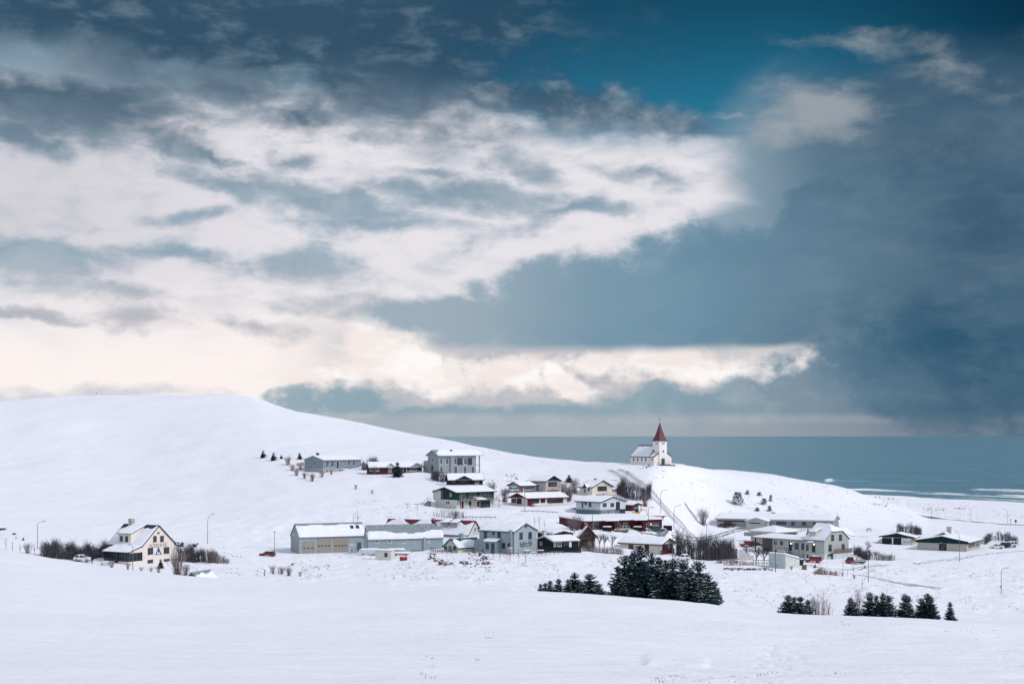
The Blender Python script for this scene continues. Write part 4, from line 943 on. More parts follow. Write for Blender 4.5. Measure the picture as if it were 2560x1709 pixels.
def teal_cottage():
    CR = paint('buttermilk_boards', 216, 208, 186, 1.05, var=.05, wave=('X', 3, .2)); TL = paint('teal_roof_metal', 22, 92, 106, 1.0, var=.12, rough=.5)
    h = House('teal_roofed_cottage', 'little cream cottage with a teal roof and blue door', 'cottage', A4, 372, 562, 890, 650, 55, 300)
    e = h.zat(0, 580); r = h.zat(0, 462, (-h.L / 2, 0)); h.body(CR, e, r, 'y')
    h.roof(TL, e, r, 'y', oh=.35, og=.3, trim=TL, seed=20, snow=.3, bare=lambda U, V: np.maximum(sstep(.75, .62, V + .08 * np.sin(U * 9)) * sstep(.22, .36, U + .25 * (1 - V)), sstep(.30, .2, abs(U - .12) + abs(V - .4) * .5)))
    h.wins('a', [(380, 556, 415, 602), (497, 558, 534, 602)], n=(2, 2), frame=DARKP); h.door('a', (440, 556, 470, 646), paint('bright_blue_door', 50, 134, 172, 1.1))
    h.chimney(CONC, -h.L * .5, h.W * .42, .75, r - .4, r + 1.2); return h
teal_cottage()
def restaurant():
    BG = paint('sea_grey_cladding', 154, 168, 174, 1.0, var=.04, wave=('X', 2.8, .2)); DT = paint('slate_trim', 60, 84, 98)
    h = House('restaurant_house', 'grey-blue two-storey restaurant house with black lettering on its gable', 'restaurant', A4, 845, 1310, 1610, 662, 38, 300)
    e = h.zat(0, 372); r = h.zat(0, 258, (0, h.W / 2)); h.body(BG, e, r, 'x'); h.roof(DT, e, r, 'x', oh=.25, og=.2, trim=DT, seed=21, snow=.25)
    f = dict(frame=paint('slate_frame', 52, 76, 92), n=(2, 1))
    h.wins('b', [(1380, 378, 1422, 462), (1500, 372, 1543, 458)], **f); h.wins('a', [(905, 362, 948, 447), (1020, 366, 1045, 405), (1090, 368, 1132, 457), (1097, 513, 1135, 587), (1150, 513, 1192, 587), (1225, 516, 1265, 600)], **f)
    c0, c1, z0, z1 = h.rect('b', (1443, 272, 1487, 318)); m, zc = (c0 + c1) / 2, (z0 + z1) / 2; MB().prism([(.004, m, z0), (.004, c1, zc), (.004, m, z1), (.004, c0, zc)], (.05, 0, 0)).build('attic_vent', DT, h.o)
    INK = paint('black_lettering', 34, 44, 52, var=.02)
    a, b, z0, z1 = h.rect('b', (1380, 492, 1550, 540)); t = text_part('Suður-Vík', (z1 - z0) * .82, 'b', a, z0 + .08, b, INK, h.o, shear=.15, bold=.02); t['label'] = 'black Suður-Vík lettering on the gable'
    a, b, z0, z1 = h.rect('b', (1393, 546, 1535, 560)); text_part('Restaurant - Café - Bar', (z1 - z0) * .9, 'b', a, z0, b, INK, h.o, bold=.01)
    # entrance porch
    P = 1.9; x0 = h.pt('a', 905, 620, P)[0]; x1 = h.pt('a', 1100, 500, 0)[0]; x1 = h.pt('a', 1035, 500, P)[0] + .8; ze = h.pt('a', 985, 503, P)[1]; zr = h.pt('a', 930, 470, P * .5)[1]
    MB().box(x0, x1, -P, -.005, -3, ze).build('porch_wall', BG, h.o); xm = (x0 + x1) / 2
    q = [Vector((x0 - .3, -P - .3, ze + .02)), Vector((x1 + .3, -P - .3, ze + .02)), Vector((x1 + .3, -.01, ze + .75)), Vector((x0 - .3, -.01, ze + .75))]; pr = MB().prism(q, (0, 0, .12)).build('porch_roof', DT, h.o); snow_sheet(q, .12, .22, pr, None, 4)
    w = x1 - x0; h.box('porch_door', DT, x0 + w * .60, x0 + w * .88, -P - .05, -P - .002, -.2, ze - .25); h.box('porch_window', GLASS, x0 + w * .14, x0 + w * .42, -P - .05, -P - .002, .9, ze - .3)
    # kitchen duct
    y0 = -.45; x = -.55; zt = h.pt('a', 1270, 345, .45)[1]
    MB().tube([(x, y0, .2), (x, y0, e - .4), (x - .35, y0, e + .1), (x - .35, y0, zt - .25)], .28, 8).tube([(x - .35, y0, zt - .24), (x - .35, y0, zt)], [.55, .5], 8).build('kitchen_duct', paint('galvanised', 150, 160, 160, rough=.4), h.o)
    h.box('cooling_cabinet', paint('beige_cabinet', 158, 156, 154), -1.15, -.15, -1.3, -.35, -2, 1.55, snow=.12)
    q = [Vector((-h.L - 2.6, 1.0, e - 3.0)), Vector((-h.L - 2.6, h.W, e - 3.0)), Vector((-h.L - .01, h.W, e - 2.0)), Vector((-h.L - .01, 1.0, e - 2.0))]; MB().prism([(-h.L - 2.6, 1.0, -3), (-h.L - .01, 1.0, -3), (-h.L - .01, 1.0, e - 2.0), (-h.L - 2.6, 1.0, e - 3.0)], (0, h.W - 1, 0)).build('lean_to', BG, h.o); l = MB().prism(q, (0, 0, .1)).build('lean_to_roof', DT, h.o); snow_sheet(q, .1, .2, l, None, 3)
    return h
restaurant()
def black_house():
    BK = paint('black_boards', 16, 30, 40, 1.0, var=.2, wave=('X', 3, .25)); PT = paint('pale_fascia', 200, 194, 192)
    h = House('black_house', 'black timber house with pale eaves beside the restaurant', 'house', A4, 1622, 1828, 2172, 640, 58, 300)
    e = h.zat(0, 492); r = h.zat(0, 428, (-h.L / 2, h.W * .3)); h.body(BK, e, r, 'y'); h.roof(PT, e, r, 'y', oh=.35, og=.25, trim=PT, seed=22, snow=.28)
    h.win('a', (1652, 497, 1688, 548), n=(2, 1)); h.wins('b', [(1838, 505, 1862, 562), (1880, 500, 1942, 560)], n=(2, 1)); h.win('b', (1965, 492, 2035, 566), n=(5, 1), frame=DARKP); h.panel('b', (2042, 490, 2076, 570), WHITEP, 'door_panel')
    MB().ring((-h.L - .3, -.5, h.zat(0, 502)), 'y', 0, .42, 0, .1, 14).tube([(-h.L - .3, -.4, h.zat(0, 502)), (-h.L + .1, 0, h.zat(0, 520))], .04).build('satellite_dish', WHITEP, h.o)
    # rear block, higher
    x1 = -h.L * .72; y1 = h.W * 1.02; e2 = e + 1.5; r2 = h.zat(0, 352, (x1, h.W * .8))
    h.body(BK, e2, r2, 'x', x0=-h.L - 5.5, x1=x1 + .2, y0=h.W * .42, y1=y1 + 1.5, name='rear_wall'); h.roof(PT, e2, r2, 'x', x0=-h.L - 5.5, x1=x1 + .2, y0=h.W * .42, y1=y1 + 1.5, oh=.35, og=.35, trim=PT, seed=24, snow=.28)
    h.chimney(paint('cream_chimney', 196, 188, 176), -h.L * .75, h.W * .12, .9, e, r + 1.35)
    # boarded fence standing before it
    return h
BH = black_house()
def aframe():
    BR = paint('brown_aframe_boards', 104, 84, 78, 1.0, var=.2, wave=('X', 3, .25)); DB = paint('dark_brown_balcony', 62, 44, 46); TN = paint('tan_panel', 168, 158, 142)
    h = House('a_frame_house', 'small brown A-frame house with a balcony next to the black house', 'house', A7, 344, 352, 552, 556, 72, 300)
    e = h.zat(0, 402); r = h.zat(0, 280, (0, h.W * .5)); h.body(BR, e, r, 'x'); h.roof(DB, e, r, 'x', oh=.5, og=.6, trim=DB, seed=25, snow=.15)
    h.win('b', (420, 345, 482, 396), n=(3, 1), frame=DB); h.win('b', (400, 470, 452, 526), n=(2, 1), frame=DB); h.panel('b', (455, 465, 500, 545), TN, 'wall_panel')
    a, b, z0, z1 = h.rect('b', (372, 400, 552, 455), 1.3); h.box('balcony_floor', DB, .05, 1.3, a, b, z0 - .1, z0 + .08); 
    for k in range(9): h.box('baluster', DB, 1.2, 1.27, a + (b - a) * k / 8 - .04, a + (b - a) * k / 8 + .04, z0 + .09, z0 + .95)
    h.box('balcony_rail', DB, 1.17, 1.3, a, b, z0 + .95, z0 + 1.08); h.box('balcony_post', WHITEP, 1.15, 1.3, b - .2, b - .05, -3, z0 - .11); h.chimney(REDT, -1.6, h.W / 2, .6, r - .2, r + .35, cap=False); return h
aframe()
def pine_house():
    CR = paint('putty_render', 204, 202, 192, 1.05, var=.06, dirt=((.34, .33, .30), .4))
    h = House('red_edged_house', 'cream house with dark red roof edges behind the tall spruces', 'house', A7, 868, 1392, 1568, 640, 27, 300)
    e = h.zat(0, 514); r = h.zat(0, 440, (0, h.W / 2)); h.body(CR, e, r, 'x'); h.roof(REDT, e, r, 'x', oh=.45, og=.55, trim=REDT, seed=26, snow=.3)
    h.win('a', (977, 514, 1040, 580), n=(2, 1), frame=REDT); h.door('a', (1190, 522, 1235, 612), DARKP, frame=REDT); h.win('b', (1405, 512, 1483, 588), n=(3, 1), frame=REDT); h.win('b', (1500, 500, 1545, 580), n=(1, 1), frame=REDT)
    a, b, z0, z1 = h.rect('b', (1394, 585, 1562, 632), .8); 
    for k in range(5): h.box('balcony_board', REDT, .75, .85, a, b, z0 + k * (z1 - z0) / 5 + .01, z0 + (k + 1) * (z1 - z0) / 5 - .01)
    h.box('balcony_floor', WHITEP, .04, .9, a, b, z0 - .15, z0); a2, b2, z2, z3 = h.rect('b', (1392, 636, 1570, 690)); h.box('red_plinth', REDT, -.5, .03, a2, b2, -3, z0 - .16); return h
pine_house()

# ------------------------------------------------------------------ church
def church():
    WH = paint('church_white', 232, 228, 224, 1.05, var=.03, wave=('X', 2.5, .12)); RR = paint('church_red_roof', 108, 58, 72, 1.0, var=.1, rough=.5, wave=('X', 2, .2))
    h = House('church', 'white church with red roofs and a pointed spire on the ridge', 'church', B5, 330, 998, 1450, 1388, 48, 400, fall=8)
    W = h.W; bx = h.pt('a', 880, 1300)[0]; e = h.zat(0, 1166); r1 = h.zat(0, 978, (0, W / 2))
    h.body(WH, e, r1, 'x', x0=bx, name='front_wall'); dust = lambda U, V: sstep(.78, .55, V + .2 * np.sin(U * 5)) * sstep(.95, .72, U)
    h.roof(RR, e, r1, 'x', x0=bx, oh=.2, og=.15, seed=30, snow=.07, bare=dust, trim=RR)
    nx = h.pt('a', 378, 1300, .35)[0]; rn = h.zat(0, 868, (bx, W / 2)); dust2 = lambda U, V: sstep(.96, .80, V) * sstep(-.02, .03, U) * sstep(1.04, .92, U + .06 * V)
    h.body(WH, e + .1, rn, 'x', x0=nx, x1=bx - .01, y0=-.35, y1=W + .35, name='nave_wall'); h.roof(RR, e + .1, rn, 'x', x0=nx, x1=bx - .16, y0=-.35, y1=W + .35, oh=.25, og=.15, seed=31, snow=.08, bare=dust2, trim=RR)
    h.body(WH, e, e + (rn - e) * .55, 'x', x0=-h.L, x1=nx - .01, y0=W * .18, y1=W * .82, name='chancel_wall'); h.roof(RR, e, e + (rn - e) * .55, 'x', x0=-h.L, x1=nx - .16, y0=W * .18, y1=W * .82, oh=.2, og=.15, seed=32, snow=.08, trim=RR, bare=dust2)
    # tower
    p = .35; y0, y1 = h.pt('b', 1136, 1100, p)[0], h.pt('b', 1330, 1100, p)[0]; tw = y1 - y0; zt = h.pt('b', 1230, 757, p)[1]
    MB().box(-tw + p, p, y0, y1, -3, zt).build('tower', WH, h.o)
    cx, cy = p - tw / 2, (y0 + y1) / 2; za = h.zat(0, 262, (cx, cy)); sp = MB(); lv = []
    for t, k in ((0, 1.16), (.10, .93), (.30, .66), (.65, .31), (1, .012)):
        hw = tw / 2 * k; z = zt + .02 + (za - zt) * t; lv.append([(cx - hw, cy - hw, z), (cx + hw, cy - hw, z), (cx + hw, cy + hw, z), (cx - hw, cy + hw, z)])
    for A_, B_ in zip(lv, lv[1:]):
        for i in range(4): sp.quad(A_[i], A_[(i + 1) % 4], B_[(i + 1) % 4], B_[i])
    sp.quad(*lv[0][::-1]); spire = sp.build('spire', RR, h.o)
    zc = h.zat(0, 148, (cx, cy)); MB().tube([(cx, cy, za - .1), (cx, cy, zc)], .05).box(cx - .05, cx + .05, cy - .48, cy + .48, zc - .62, zc - .52).box(cx - .48, cx + .48, cy - .05, cy + .05, zc - .62, zc - .52).build('cross', IRON, spire)
    # openings
    def arch(face, r, off, oval=False, name='window'):
        a, b, z0, z1 = h.rect(face, r, off); m = (a + b) / 2; w = (b - a) / 2; pts = []
        if oval: pts = [(m + w * math.cos(t * math.pi / 8), (z0 + z1) / 2 + (z1 - z0) / 2 * math.sin(t * math.pi / 8)) for t in range(16)]
        else: pts = [(a, z0), (b, z0), (b, z1 - w * 1.5), (m + w * .6, z1 - w * .5), (m, z1), (m - w * .6, z1 - w * .5), (a, z1 - w * 1.5)]
        P3 = lambda q, o: (q[0], -o, q[1]) if face == 'a' else (o, q[0], q[1]); d = (0, -.04, 0) if face == 'a' else (.04, 0, 0); cz = sum(q[1] for q in pts) / len(pts)
        fr = MB().prism([P3((m + (q[0] - m) * 1.25, cz + (q[1] - cz) * 1.1), off + .003) for q in pts], tuple(v * .6 for v in d)).build(name, WHITEP, h.o)
        MB().prism([P3(q, off + .03) for q in pts], d).build('pane', mat('church_glass', (.10, .16, .18), .2, .2), fr)
    for x in (448, 554, 660, 763): arch('a', (x, 1180, x + 34, 1273), .35)
    arch('a', (930, 1200, 960, 1272), 0)
    for x in (1203, 1244): arch('b', (x, 783, x + 22, 838), p)
    o = -y0
    for x in (1042, 1074): arch('a', (x, 786, x + 14, 840), -y0)
    arch('b', (1214, 990, 1258, 1054), p, True, 'rose_window')
    h.door('b', (1194, 1212, 1266, 1366), paint('church_door', 74, 80, 88), off=p)
    h.box('church_steps', paint('dark_steps', 52, 62, 68), .4, 2.4, W * .12, W * .98, -.6, .12); h.box('church_steps', paint('dark_steps', 52, 62, 68), .4, 1.4, W * .3, W * .8, .125, .3)
    mr = MB()
    for y in (W * .1, W * .36): mr.tube([(2.2, y, 0), (2.2, y, 1.1)], .03)
    mr.tube([(2.2, -.6, 1.1), (2.2, W * .36, 1.1)], .03).tube([(2.2, -.6, .6), (2.2, W * .36, .6)], .025).tube([(2.2, -.6, 0), (2.2, -.6, 1.1)], .03).build('handrail', IRON, h.o)
    return h
CH = church()

# ------------------------------------------------------------------ school, offices, garage on the right
def school():
    GB = paint('stone_grey_render', 168, 168, 162, 1.05, var=.05); LG = paint('blue_grey_boards', 140, 154, 164, 1.05, var=.06)
    h = House('school_building', 'long low grey school with a full-length snowy roof below the hill', 'school', A8, 180, 1802, 1882, 280, 7, 400, D=500, fall=6)
    e = h.zat(0, 182); r = h.zat(0, 112, (0, h.W / 2)); h.body(LG, e, r, 'x'); h.roof(GB, e - .05, r, 'x', oh=.7, og=.5, th=.45, trim=GB, seed=33, snow=.28)
    h.win('a', (1013, 184, 1150, 226), n=(4, 1), frame=DARKP)
    h.wins('a', [(1218, 184, 1268, 236), (1372, 184, 1425, 236), (1525, 186, 1575, 238), (1675, 186, 1725, 226)], n=(2, 1), frame=paint('taupe_frame', 120, 112, 112)); h.win('a', (185, 158, 590, 182), n=(12, 1), frame=DARKP)
    h.panel('a', (180, 184, 590, 245), GB, 'wall_panel'); h.wins('b', [(1828, 190, 1845, 240), (1858, 185, 1876, 240)], n=(1, 1), frame=paint('taupe_frame', 120, 112, 112))
    x0, x1 = h.pt('a', 585, 285, 5)[0], h.pt('a', 885, 285, 5)[0]; ze = h.pt('a', 880, 188, 5)[1]; zr = h.pt('a', 770, 142, 5)[1]
    h.body(GB, ze, zr, 'y', x0=x0, x1=x1, y0=-5, y1=3, name='porch_wall'); h.roof(GB, ze, zr, 'y', x0=x0, x1=x1, y0=-5, y1=3.5, oh=.4, og=.3, th=.3, seed=34, snow=.25)
    h.win('a', (640, 198, 785, 212), off=5, n=(6, 1), frame=DARKP); h.door('a', (862, 200, 882, 260), LG, off=5); h.chimney(IRON, h.pt('a', 910, 120)[0], h.W * .55, 1.2, r - .2, r + .8); h.chimney(CONC, h.pt('a', 870, 120)[0], h.W * .3, .9, r - .6, r + .05)
    a, b, z0, z1 = h.rect('a', (1185, 238, 1600, 276), 3); 
    for k in range(17): x = a + (b - a) * k / 16; h.box('fence_post', WOOD, x - .05, x + .05, -3.05, -2.95, z0 - .6, z1)
    for z in (.0, .5): h.box('fence_rail', WOOD, a, b, -2.94, -2.88, z1 - .12 - z, z1 - z)
    return h
school()
def offices():
    SG = paint('sage_grey_render', 168, 174, 168, 1.06, var=.05); PG = paint('pale_plinth', 196, 206, 210); TR = paint('brown_roof_edge', 84, 62, 62); DK = paint('dark_frame', 58, 56, 62)
    h = House('office_house', 'sage grey two-storey house with clipped gable and long low wing', 'house', A8, 1405, 1682, 2022, 716, 36, 300)
    e = h.zat(0, 448); r = h.zat(0, 232, (0, h.W / 2)) ; j = h.zat(0, 328, (0, h.W / 2)); zb = h.zat(0, 640)
    h.body(SG, e, r, 'x', jerk=j); sl = (r - e) / (h.W / 2)
    # clipped gable roof as three faces
    W = h.W; Lh = h.L; oh, og = .35, .25; k = (j - e) / (r - e); run = (W / 2) * (1 - k) * .9
    ze = e - sl * oh
    fr = [Vector((-Lh - .1, -oh, ze)), Vector((og, -oh, ze)), Vector((og, W / 2 * k, j)), Vector((-run, W / 2, r)), Vector((-Lh - .1, W / 2, r))]
    bk = [Vector((-Lh - .1, W + oh, ze)), Vector((og, W + oh, ze)), Vector((og, W - W / 2 * k, j)), Vector((-run, W / 2, r)), Vector((-Lh - .1, W / 2, r))]
    hp = [Vector((og, W / 2 * k, j)), Vector((og, W - W / 2 * k, j)), Vector((-run, W / 2, r))]
    rf = MB(); [rf.prism([p + Vector((0, 0, .015)) for p in q], (0, 0, .15)) for q in (fr, bk, hp)]; rf = rf.build('roof', TR, h.o); h.roofs.append(rf)
    sn = MB(); [sn.prism([p + Vector((0, 0, .17)) for p in q], (0, 0, .16)) for q in (fr, bk, hp)]
    for q in (fr, bk, hp):       # snow a little inside the edge so the brown roof edge shows
        pass
    sn = MB()
    for q in (fr, bk, hp):
        c = sum(q, Vector()) / len(q); sn.prism([c + (p - c) * .985 + Vector((0, 0, .168)) for p in q], (0, 0, .2))
    sn.build('roof_snow', ROOFSNOW, rf)
    h.body(PG, zb, zb, 'box', x0=-Lh - .03, x1=.04, y0=-.03, y1=W + .03, name='plinth')
    h.wins('b', [(1778, 370, 1817, 448), (1887, 365, 1928, 445), (1742, 508, 1783, 592), (1925, 500, 1965, 584)], n=(2, 1), frame=DK); h.door('b', (1732, 648, 1795, 720), paint('garage_slate', 70, 88, 98), off=.04, name='garage_door'); h.panel('b', (1740, 672, 1785, 715), WHITEP, 'banner', off=.1)
    h.door('a', (1516, 516, 1553, 613), DK, off=.0); h.win('a', (1430, 505, 1462, 590), n=(1, 1), frame=DK); h.win('a', (1435, 640, 1462, 695), n=(1, 1), off=.03, frame=DK); h.panel('a', (1377, 632, 1408, 692), paint('grey_hatch', 140, 138, 138), 'hatch', off=.03)
    dx0, dx1 = h.pt('a', 1478, 395, -1.0)[0], h.pt('a', 1562, 395, -1.0)[0]; h.dormer(paint('dormer_cream', 200, 198, 180), TR, dx0, dx1, 1.0, e + sl * 1.0 + 1.35, sl, e, .3, [(1488, 386, 1548, 416)], trim=DK)
    for i in range(8): h.box('step', CONC, h.pt('a', 1560, 640)[0] + .32 * i, h.pt('a', 1560, 640)[0] + .34 * (i + 1), -1.6, -.05, -2, zb - .1 - .23 * i, snow=.05)
    hx = h.pt('a', 1500, 470)[0]; q = [Vector((hx - .9, -1.1, e - .9)), Vector((hx + 1.3, -1.1, e - .9)), Vector((hx + 1.3, -.02, e - .5)), Vector((hx - .9, -.02, e - .5))]; pr = MB().prism(q, (0, 0, .12)).build('door_canopy', TR, h.o); snow_sheet(q, .12, .2, pr, None, 3)
    LAMP = bpy.data.materials.new('lit_lamp'); LAMP.use_nodes = True; b = LAMP.node_tree.nodes['Principled BSDF']; b.inputs['Emission Color'].default_value = (1, .75, .4, 1); b.inputs['Emission Strength'].default_value = 6; b.inputs['Base Color'].default_value = (.9, .7, .4, 1)
    for x, y in ((1540, 505), (1218, 492)):
        c, z = h.pt('a', x, y); h.box('wall_lamp', LAMP, c - .09, c + .09, -.2, -.02, z - .1, z + .14)
    # low wing
    xw = h.pt('a', 950, 560)[0]; ew = h.pt('a', 1200, 444)[1]
    h.body(SG, ew, ew + .5, 'shedy', x0=xw, x1=-Lh - .12, y0=.3, y1=7.5, name='wing_wall'); h.roof(TR, ew, ew + .5, 'shedy', x0=xw - 7, x1=-Lh - .3, y0=.3, y1=7.5, oh=.45, og=.2, seed=36, snow=.3, th=.22)
    h.wins('a', [(978, 452, 1020, 502), (1065, 456, 1105, 508), (1270, 482, 1322, 570), (1362, 486, 1402, 576)], off=-.3, n=(2, 1), frame=DK); h.door('a', (1190, 476, 1226, 592), DK, off=-.3); h.panel('a', (1230, 502, 1258, 530), paint('blue_sign', 30, 120, 190, 1.1), 'blue_sign', off=-.3)
    h.box('carport_wall', paint('carport_brown', 120, 112, 104), xw - 6.5, xw - .05, 3.8, 4.0, -2, ew - .05); h.box('carport_post', DK, xw - 6.6, xw - 6.3, .4, .7, -2, ew - .1)
    c = h.pt('a', 1190, 600)[0]; st = MB().tube([(c - 3.2, -1.4, 2.6), (c, -1.4, 2.6), (c + 2.4, -1.4, .5)], .05).tube([(c - 3.2, -1.4, 1.7), (c - 3.2, -1.4, 2.6)], .04).tube([(c, -1.4, 1.2), (c, -1.4, 2.6)], .04).tube([(c + 2.4, -1.4, -.6), (c + 2.4, -1.4, .5)], .04).build('ramp_rail', IRON, h.o)
    h.box('entry_landing', CONC, c - 3.3, c + .1, -1.5, .25, -2, 1.6, snow=.15)
    for i in range(7): h.box('step', CONC, c + .12 + .32 * i, c + .12 + .32 * (i + 1), -1.5, .2, -2, 1.4 - .23 * i)
    # timber deck fence right of the gable
    yb, z = h.pt('b', 1815, 665, 1.2); y2 = h.pt('b', 2010, 665, 1.2)[0]
    for i in range(4): h.box('fence_board', WOOD, 1.2, 1.26, yb, y2 + 2.2, 1.55 + .3 * i, 1.82 + .3 * i)
    h.box('deck_wall', PG, .9, 1.15, yb, y2 + 1.8, -2, 1.5)
    return h
OF = offices()
def hall():
    GB = paint('stone_grey_render', 168, 168, 162, 1.05, var=.05)
    h = House('hipped_hall', 'low hall with a broad snow-covered hipped roof behind the offices wing', 'building', A8, 655, 990, 1312, 392, 40, 300, D=446, padk=0)
    e = h.zat(0, 352); r = h.zat(0, 246, (-h.L / 2, h.W / 2)); h.body(GB, e, e, 'box'); o = .6; a = Vector((-h.L / 2, h.W / 2, r)); cs = [Vector((-h.L - o, -o, e)), Vector((o, -o, e)), Vector((o, h.W + o, e)), Vector((-h.L - o, h.W + o, e))]
    rf = MB(); 
    rf.hexa(cs, [p + Vector((0, 0, .4)) for p in cs]); rf = rf.build('roof', GB, h.o); cs = [p + Vector((0, 0, .401)) for p in cs]
    for i in range(4): snow_sheet([cs[i], cs[(i + 1) % 4], a], 0.0, .25, rf, None, i + 50)
    h.win('b', (1110, 335, 1282, 388), n=(9, 1), frame=DARKP); h.panel('a', (560, 330, 660, 390), CONC, 'side_wall'); return h
hall()
def white_garage():
    WG = paint('weathered_white_render', 206, 208, 206, 1.05, var=.08, dirt=((.40, .42, .42), .5)); PB = paint('pale_panel', 190, 202, 208)
    h = House('white_garage', 'white concrete garage with sloping snowy roof in front of the offices', 'garage', A8, 905, 1140, 1336, 850, 40, 300)
    e = h.zat(0, 652); r = e; r2 = h.pt('b', 1330, 712)[1]
    MB().prism([(0, 0, -3), (0, h.W, -3), (0, h.W, r2), (0, 0, e)], (-h.L, 0, 0)).build('wall', WG, h.o)
    q = [Vector((-h.L - .2, h.W + .25, r2)), Vector((.15, h.W + .25, r2)), Vector((.15, -.2, e + .02)), Vector((-h.L - .2, -.2, e + .02))]; rf = MB().prism(q, (0, 0, .15)).build('roof', CONC, h.o); snow_sheet(q, .15, .4, rf, None, 61)
    h.door('a', (915, 665, 1125, 820), PB, slats=5, name='garage_door'); return h
white_garage()
def hall_right():
    DG = paint('black_green_boards', 14, 44, 50, 1.0, var=.12, wave=('X', 2.5, .2)); BE = paint('beige_brick', 178, 174, 166, 1.05, var=.07); PT = paint('pale_roof_edge', 190, 186, 186)
    h = House('community_hall', 'broad beige hall with dark green gable and tall chimney at far right', 'building', B1, 860, 1550, 1742, 662, 14, 350, fall=6)
    e = h.zat(0, 556); r = h.zat(0, 448, (-h.L / 2, 0)); h.body(BE, e, e, 'box'); MB().prism([(-h.L - .5, -.35, e + .01), (.5, -.35, e + .01), (.5, -.35, e + .75), (-h.L / 2, -.35, r), (-h.L - .5, -.35, e + .75)], (0, .3, 0)).build('gable', DG, h.o)
    MB().prism([(-h.L, 0, e + .01), (0, 0, e + .01), (-h.L / 2, 0, r - .1)], (0, h.W, 0)).build('gable_rear', DG, h.o)
    h.roof(DG, e + .55, r, 'y', oh=.9, og=.25, th=.1, trim=DG, seed=40, snow=.16)
    h.panel('a', (1162, 548, 1266, 656), IRON, 'entrance'); h.win('a', (1190, 560, 1245, 650), n=(2, 1), frame=DARKP, off=.045); h.panel('a', (1176, 522, 1196, 542), paint('blue_sign', 30, 120, 190, 1.1), 'sign', off=.36)
    h.win('b', (1570, 552, 1660, 590), n=(6, 1), frame=BE); h.win('b', (1670, 545, 1730, 580), n=(3, 1), frame=BE)
    h.box('drain_pipe', WHITEP, -h.L - .3, -h.L - .15, -.3, -.15, -1, e); h.chimney(BE, -h.L * .62, h.W * .9, 1.3, e, r + 2.0)
    x0, x1 = -h.L * .98, -h.L * .40; y0 = h.W * .75
    h.body(BE, e, e + 1.9, 'y', x0=x0, x1=x1, y0=y0, y1=y0 + 9, name='rear_wall'); MB().prism([(x0 - .6, y0 - .02, e + .2), (x1 + .6, y0 - .02, e + .2), ((x0 + x1) / 2, y0 - .02, e + 2.5)], (0, -.25, 0)).build('rear_gable', DG, h.o); h.roof(DG, e + .3, e + 2.4, 'y', x0=x0, x1=x1, y0=y0, y1=y0 + 9, oh=.6, og=.4, trim=PT, seed=41, snow=.3)
    k = House('green_garage', 'dark green and white garage block left of the community hall', 'garage', B1, 368, 778, 840, 572, 14, 350, fall=5)
    e = k.zat(0, 470); r = k.zat(0, 405, (-k.L / 2, 0)); k.body(BE, e, e, 'box'); MB().prism([(-k.L - .9, -.4, e + .01), (.9, -.4, e + .01), (.9, -.4, e + .3), (-k.L / 2, -.4, r), (-k.L - .9, -.4, e + .3)], (0, .35, 0)).build('gable', DG, k.o)
    k.roof(DG, e + .2, r, 'y', oh=1.2, og=.25, th=.1, trim=DG, seed=42, snow=.16)
    k.door('a', (372, 474, 503, 568), DG, slats=4, name='garage_door'); k.door('a', (527, 474, 634, 568), DG, slats=4, name='garage_door'); k.door('a', (661, 476, 762, 572), WHITEP, slats=5, panes=3, name='garage_door')
    for x in (505, 638): a, b, z0, z1 = k.rect('a', (x, 470, x + 18, 570)); k.box('pier', WHITEP, a, b, -.2, -.01, -1, e)
    MB().prism([(-k.L - 2.6, -.2, -1), (-k.L - .01, -.2, -1), (-k.L - .01, -.2, e - .3), (-k.L - 2.5, -.2, .2)], (0, .3, 0)).build('wing_wall', BE, k.o)
hall_right()
# ------------------------------------------------------------------ ground sheet and roads
def drape(name, pts, width, m, label, off=.05, step=1.2, nx=9, dmin=230):
    """a strip lying on the snow through photograph points"""
    P = [hit(*p, dmin) if len(p) == 2 else at_depth(p[0], p[2]) for p in pts]; P = [Vector((p.x, p.y)) for p in P]
    d = [0]; 
    for a, b in zip(P, P[1:]): d.append(d[-1] + (b - a).length)
    n = int(d[-1] / step) + 2; t = np.linspace(0, d[-1], n)
    X = pchip(d, [p.x for p in P], t); Y = pchip(d, [p.y for p in P], t); k = np.ones(7) / 7
    tx, ty = np.gradient(X), np.gradient(Y); l = np.hypot(tx, ty); nxv, nyv = ty / l, -tx / l
    s = np.linspace(-1, 1, nx); w = width / 2
    XX = X[:, None] + nxv[:, None] * s[None] * w; YY = Y[:, None] + nyv[:, None] * s[None] * w
    global GZ
    ZZ = gz(XX, YY) + off * (1 - np.abs(s[None]) ** 4 * 1.3)
    me = grid_mesh(name, np.stack([XX, YY, ZZ], 2).reshape(-1, 3), n, nx, m, attrs={'across': np.broadcast_to(s[None], XX.shape), 'along': np.broadcast_to((t / d[-1])[:, None], XX.shape)})
    o = link(bpy.data.objects.new(name, me)); tag(o, label, kind='structure'); return o
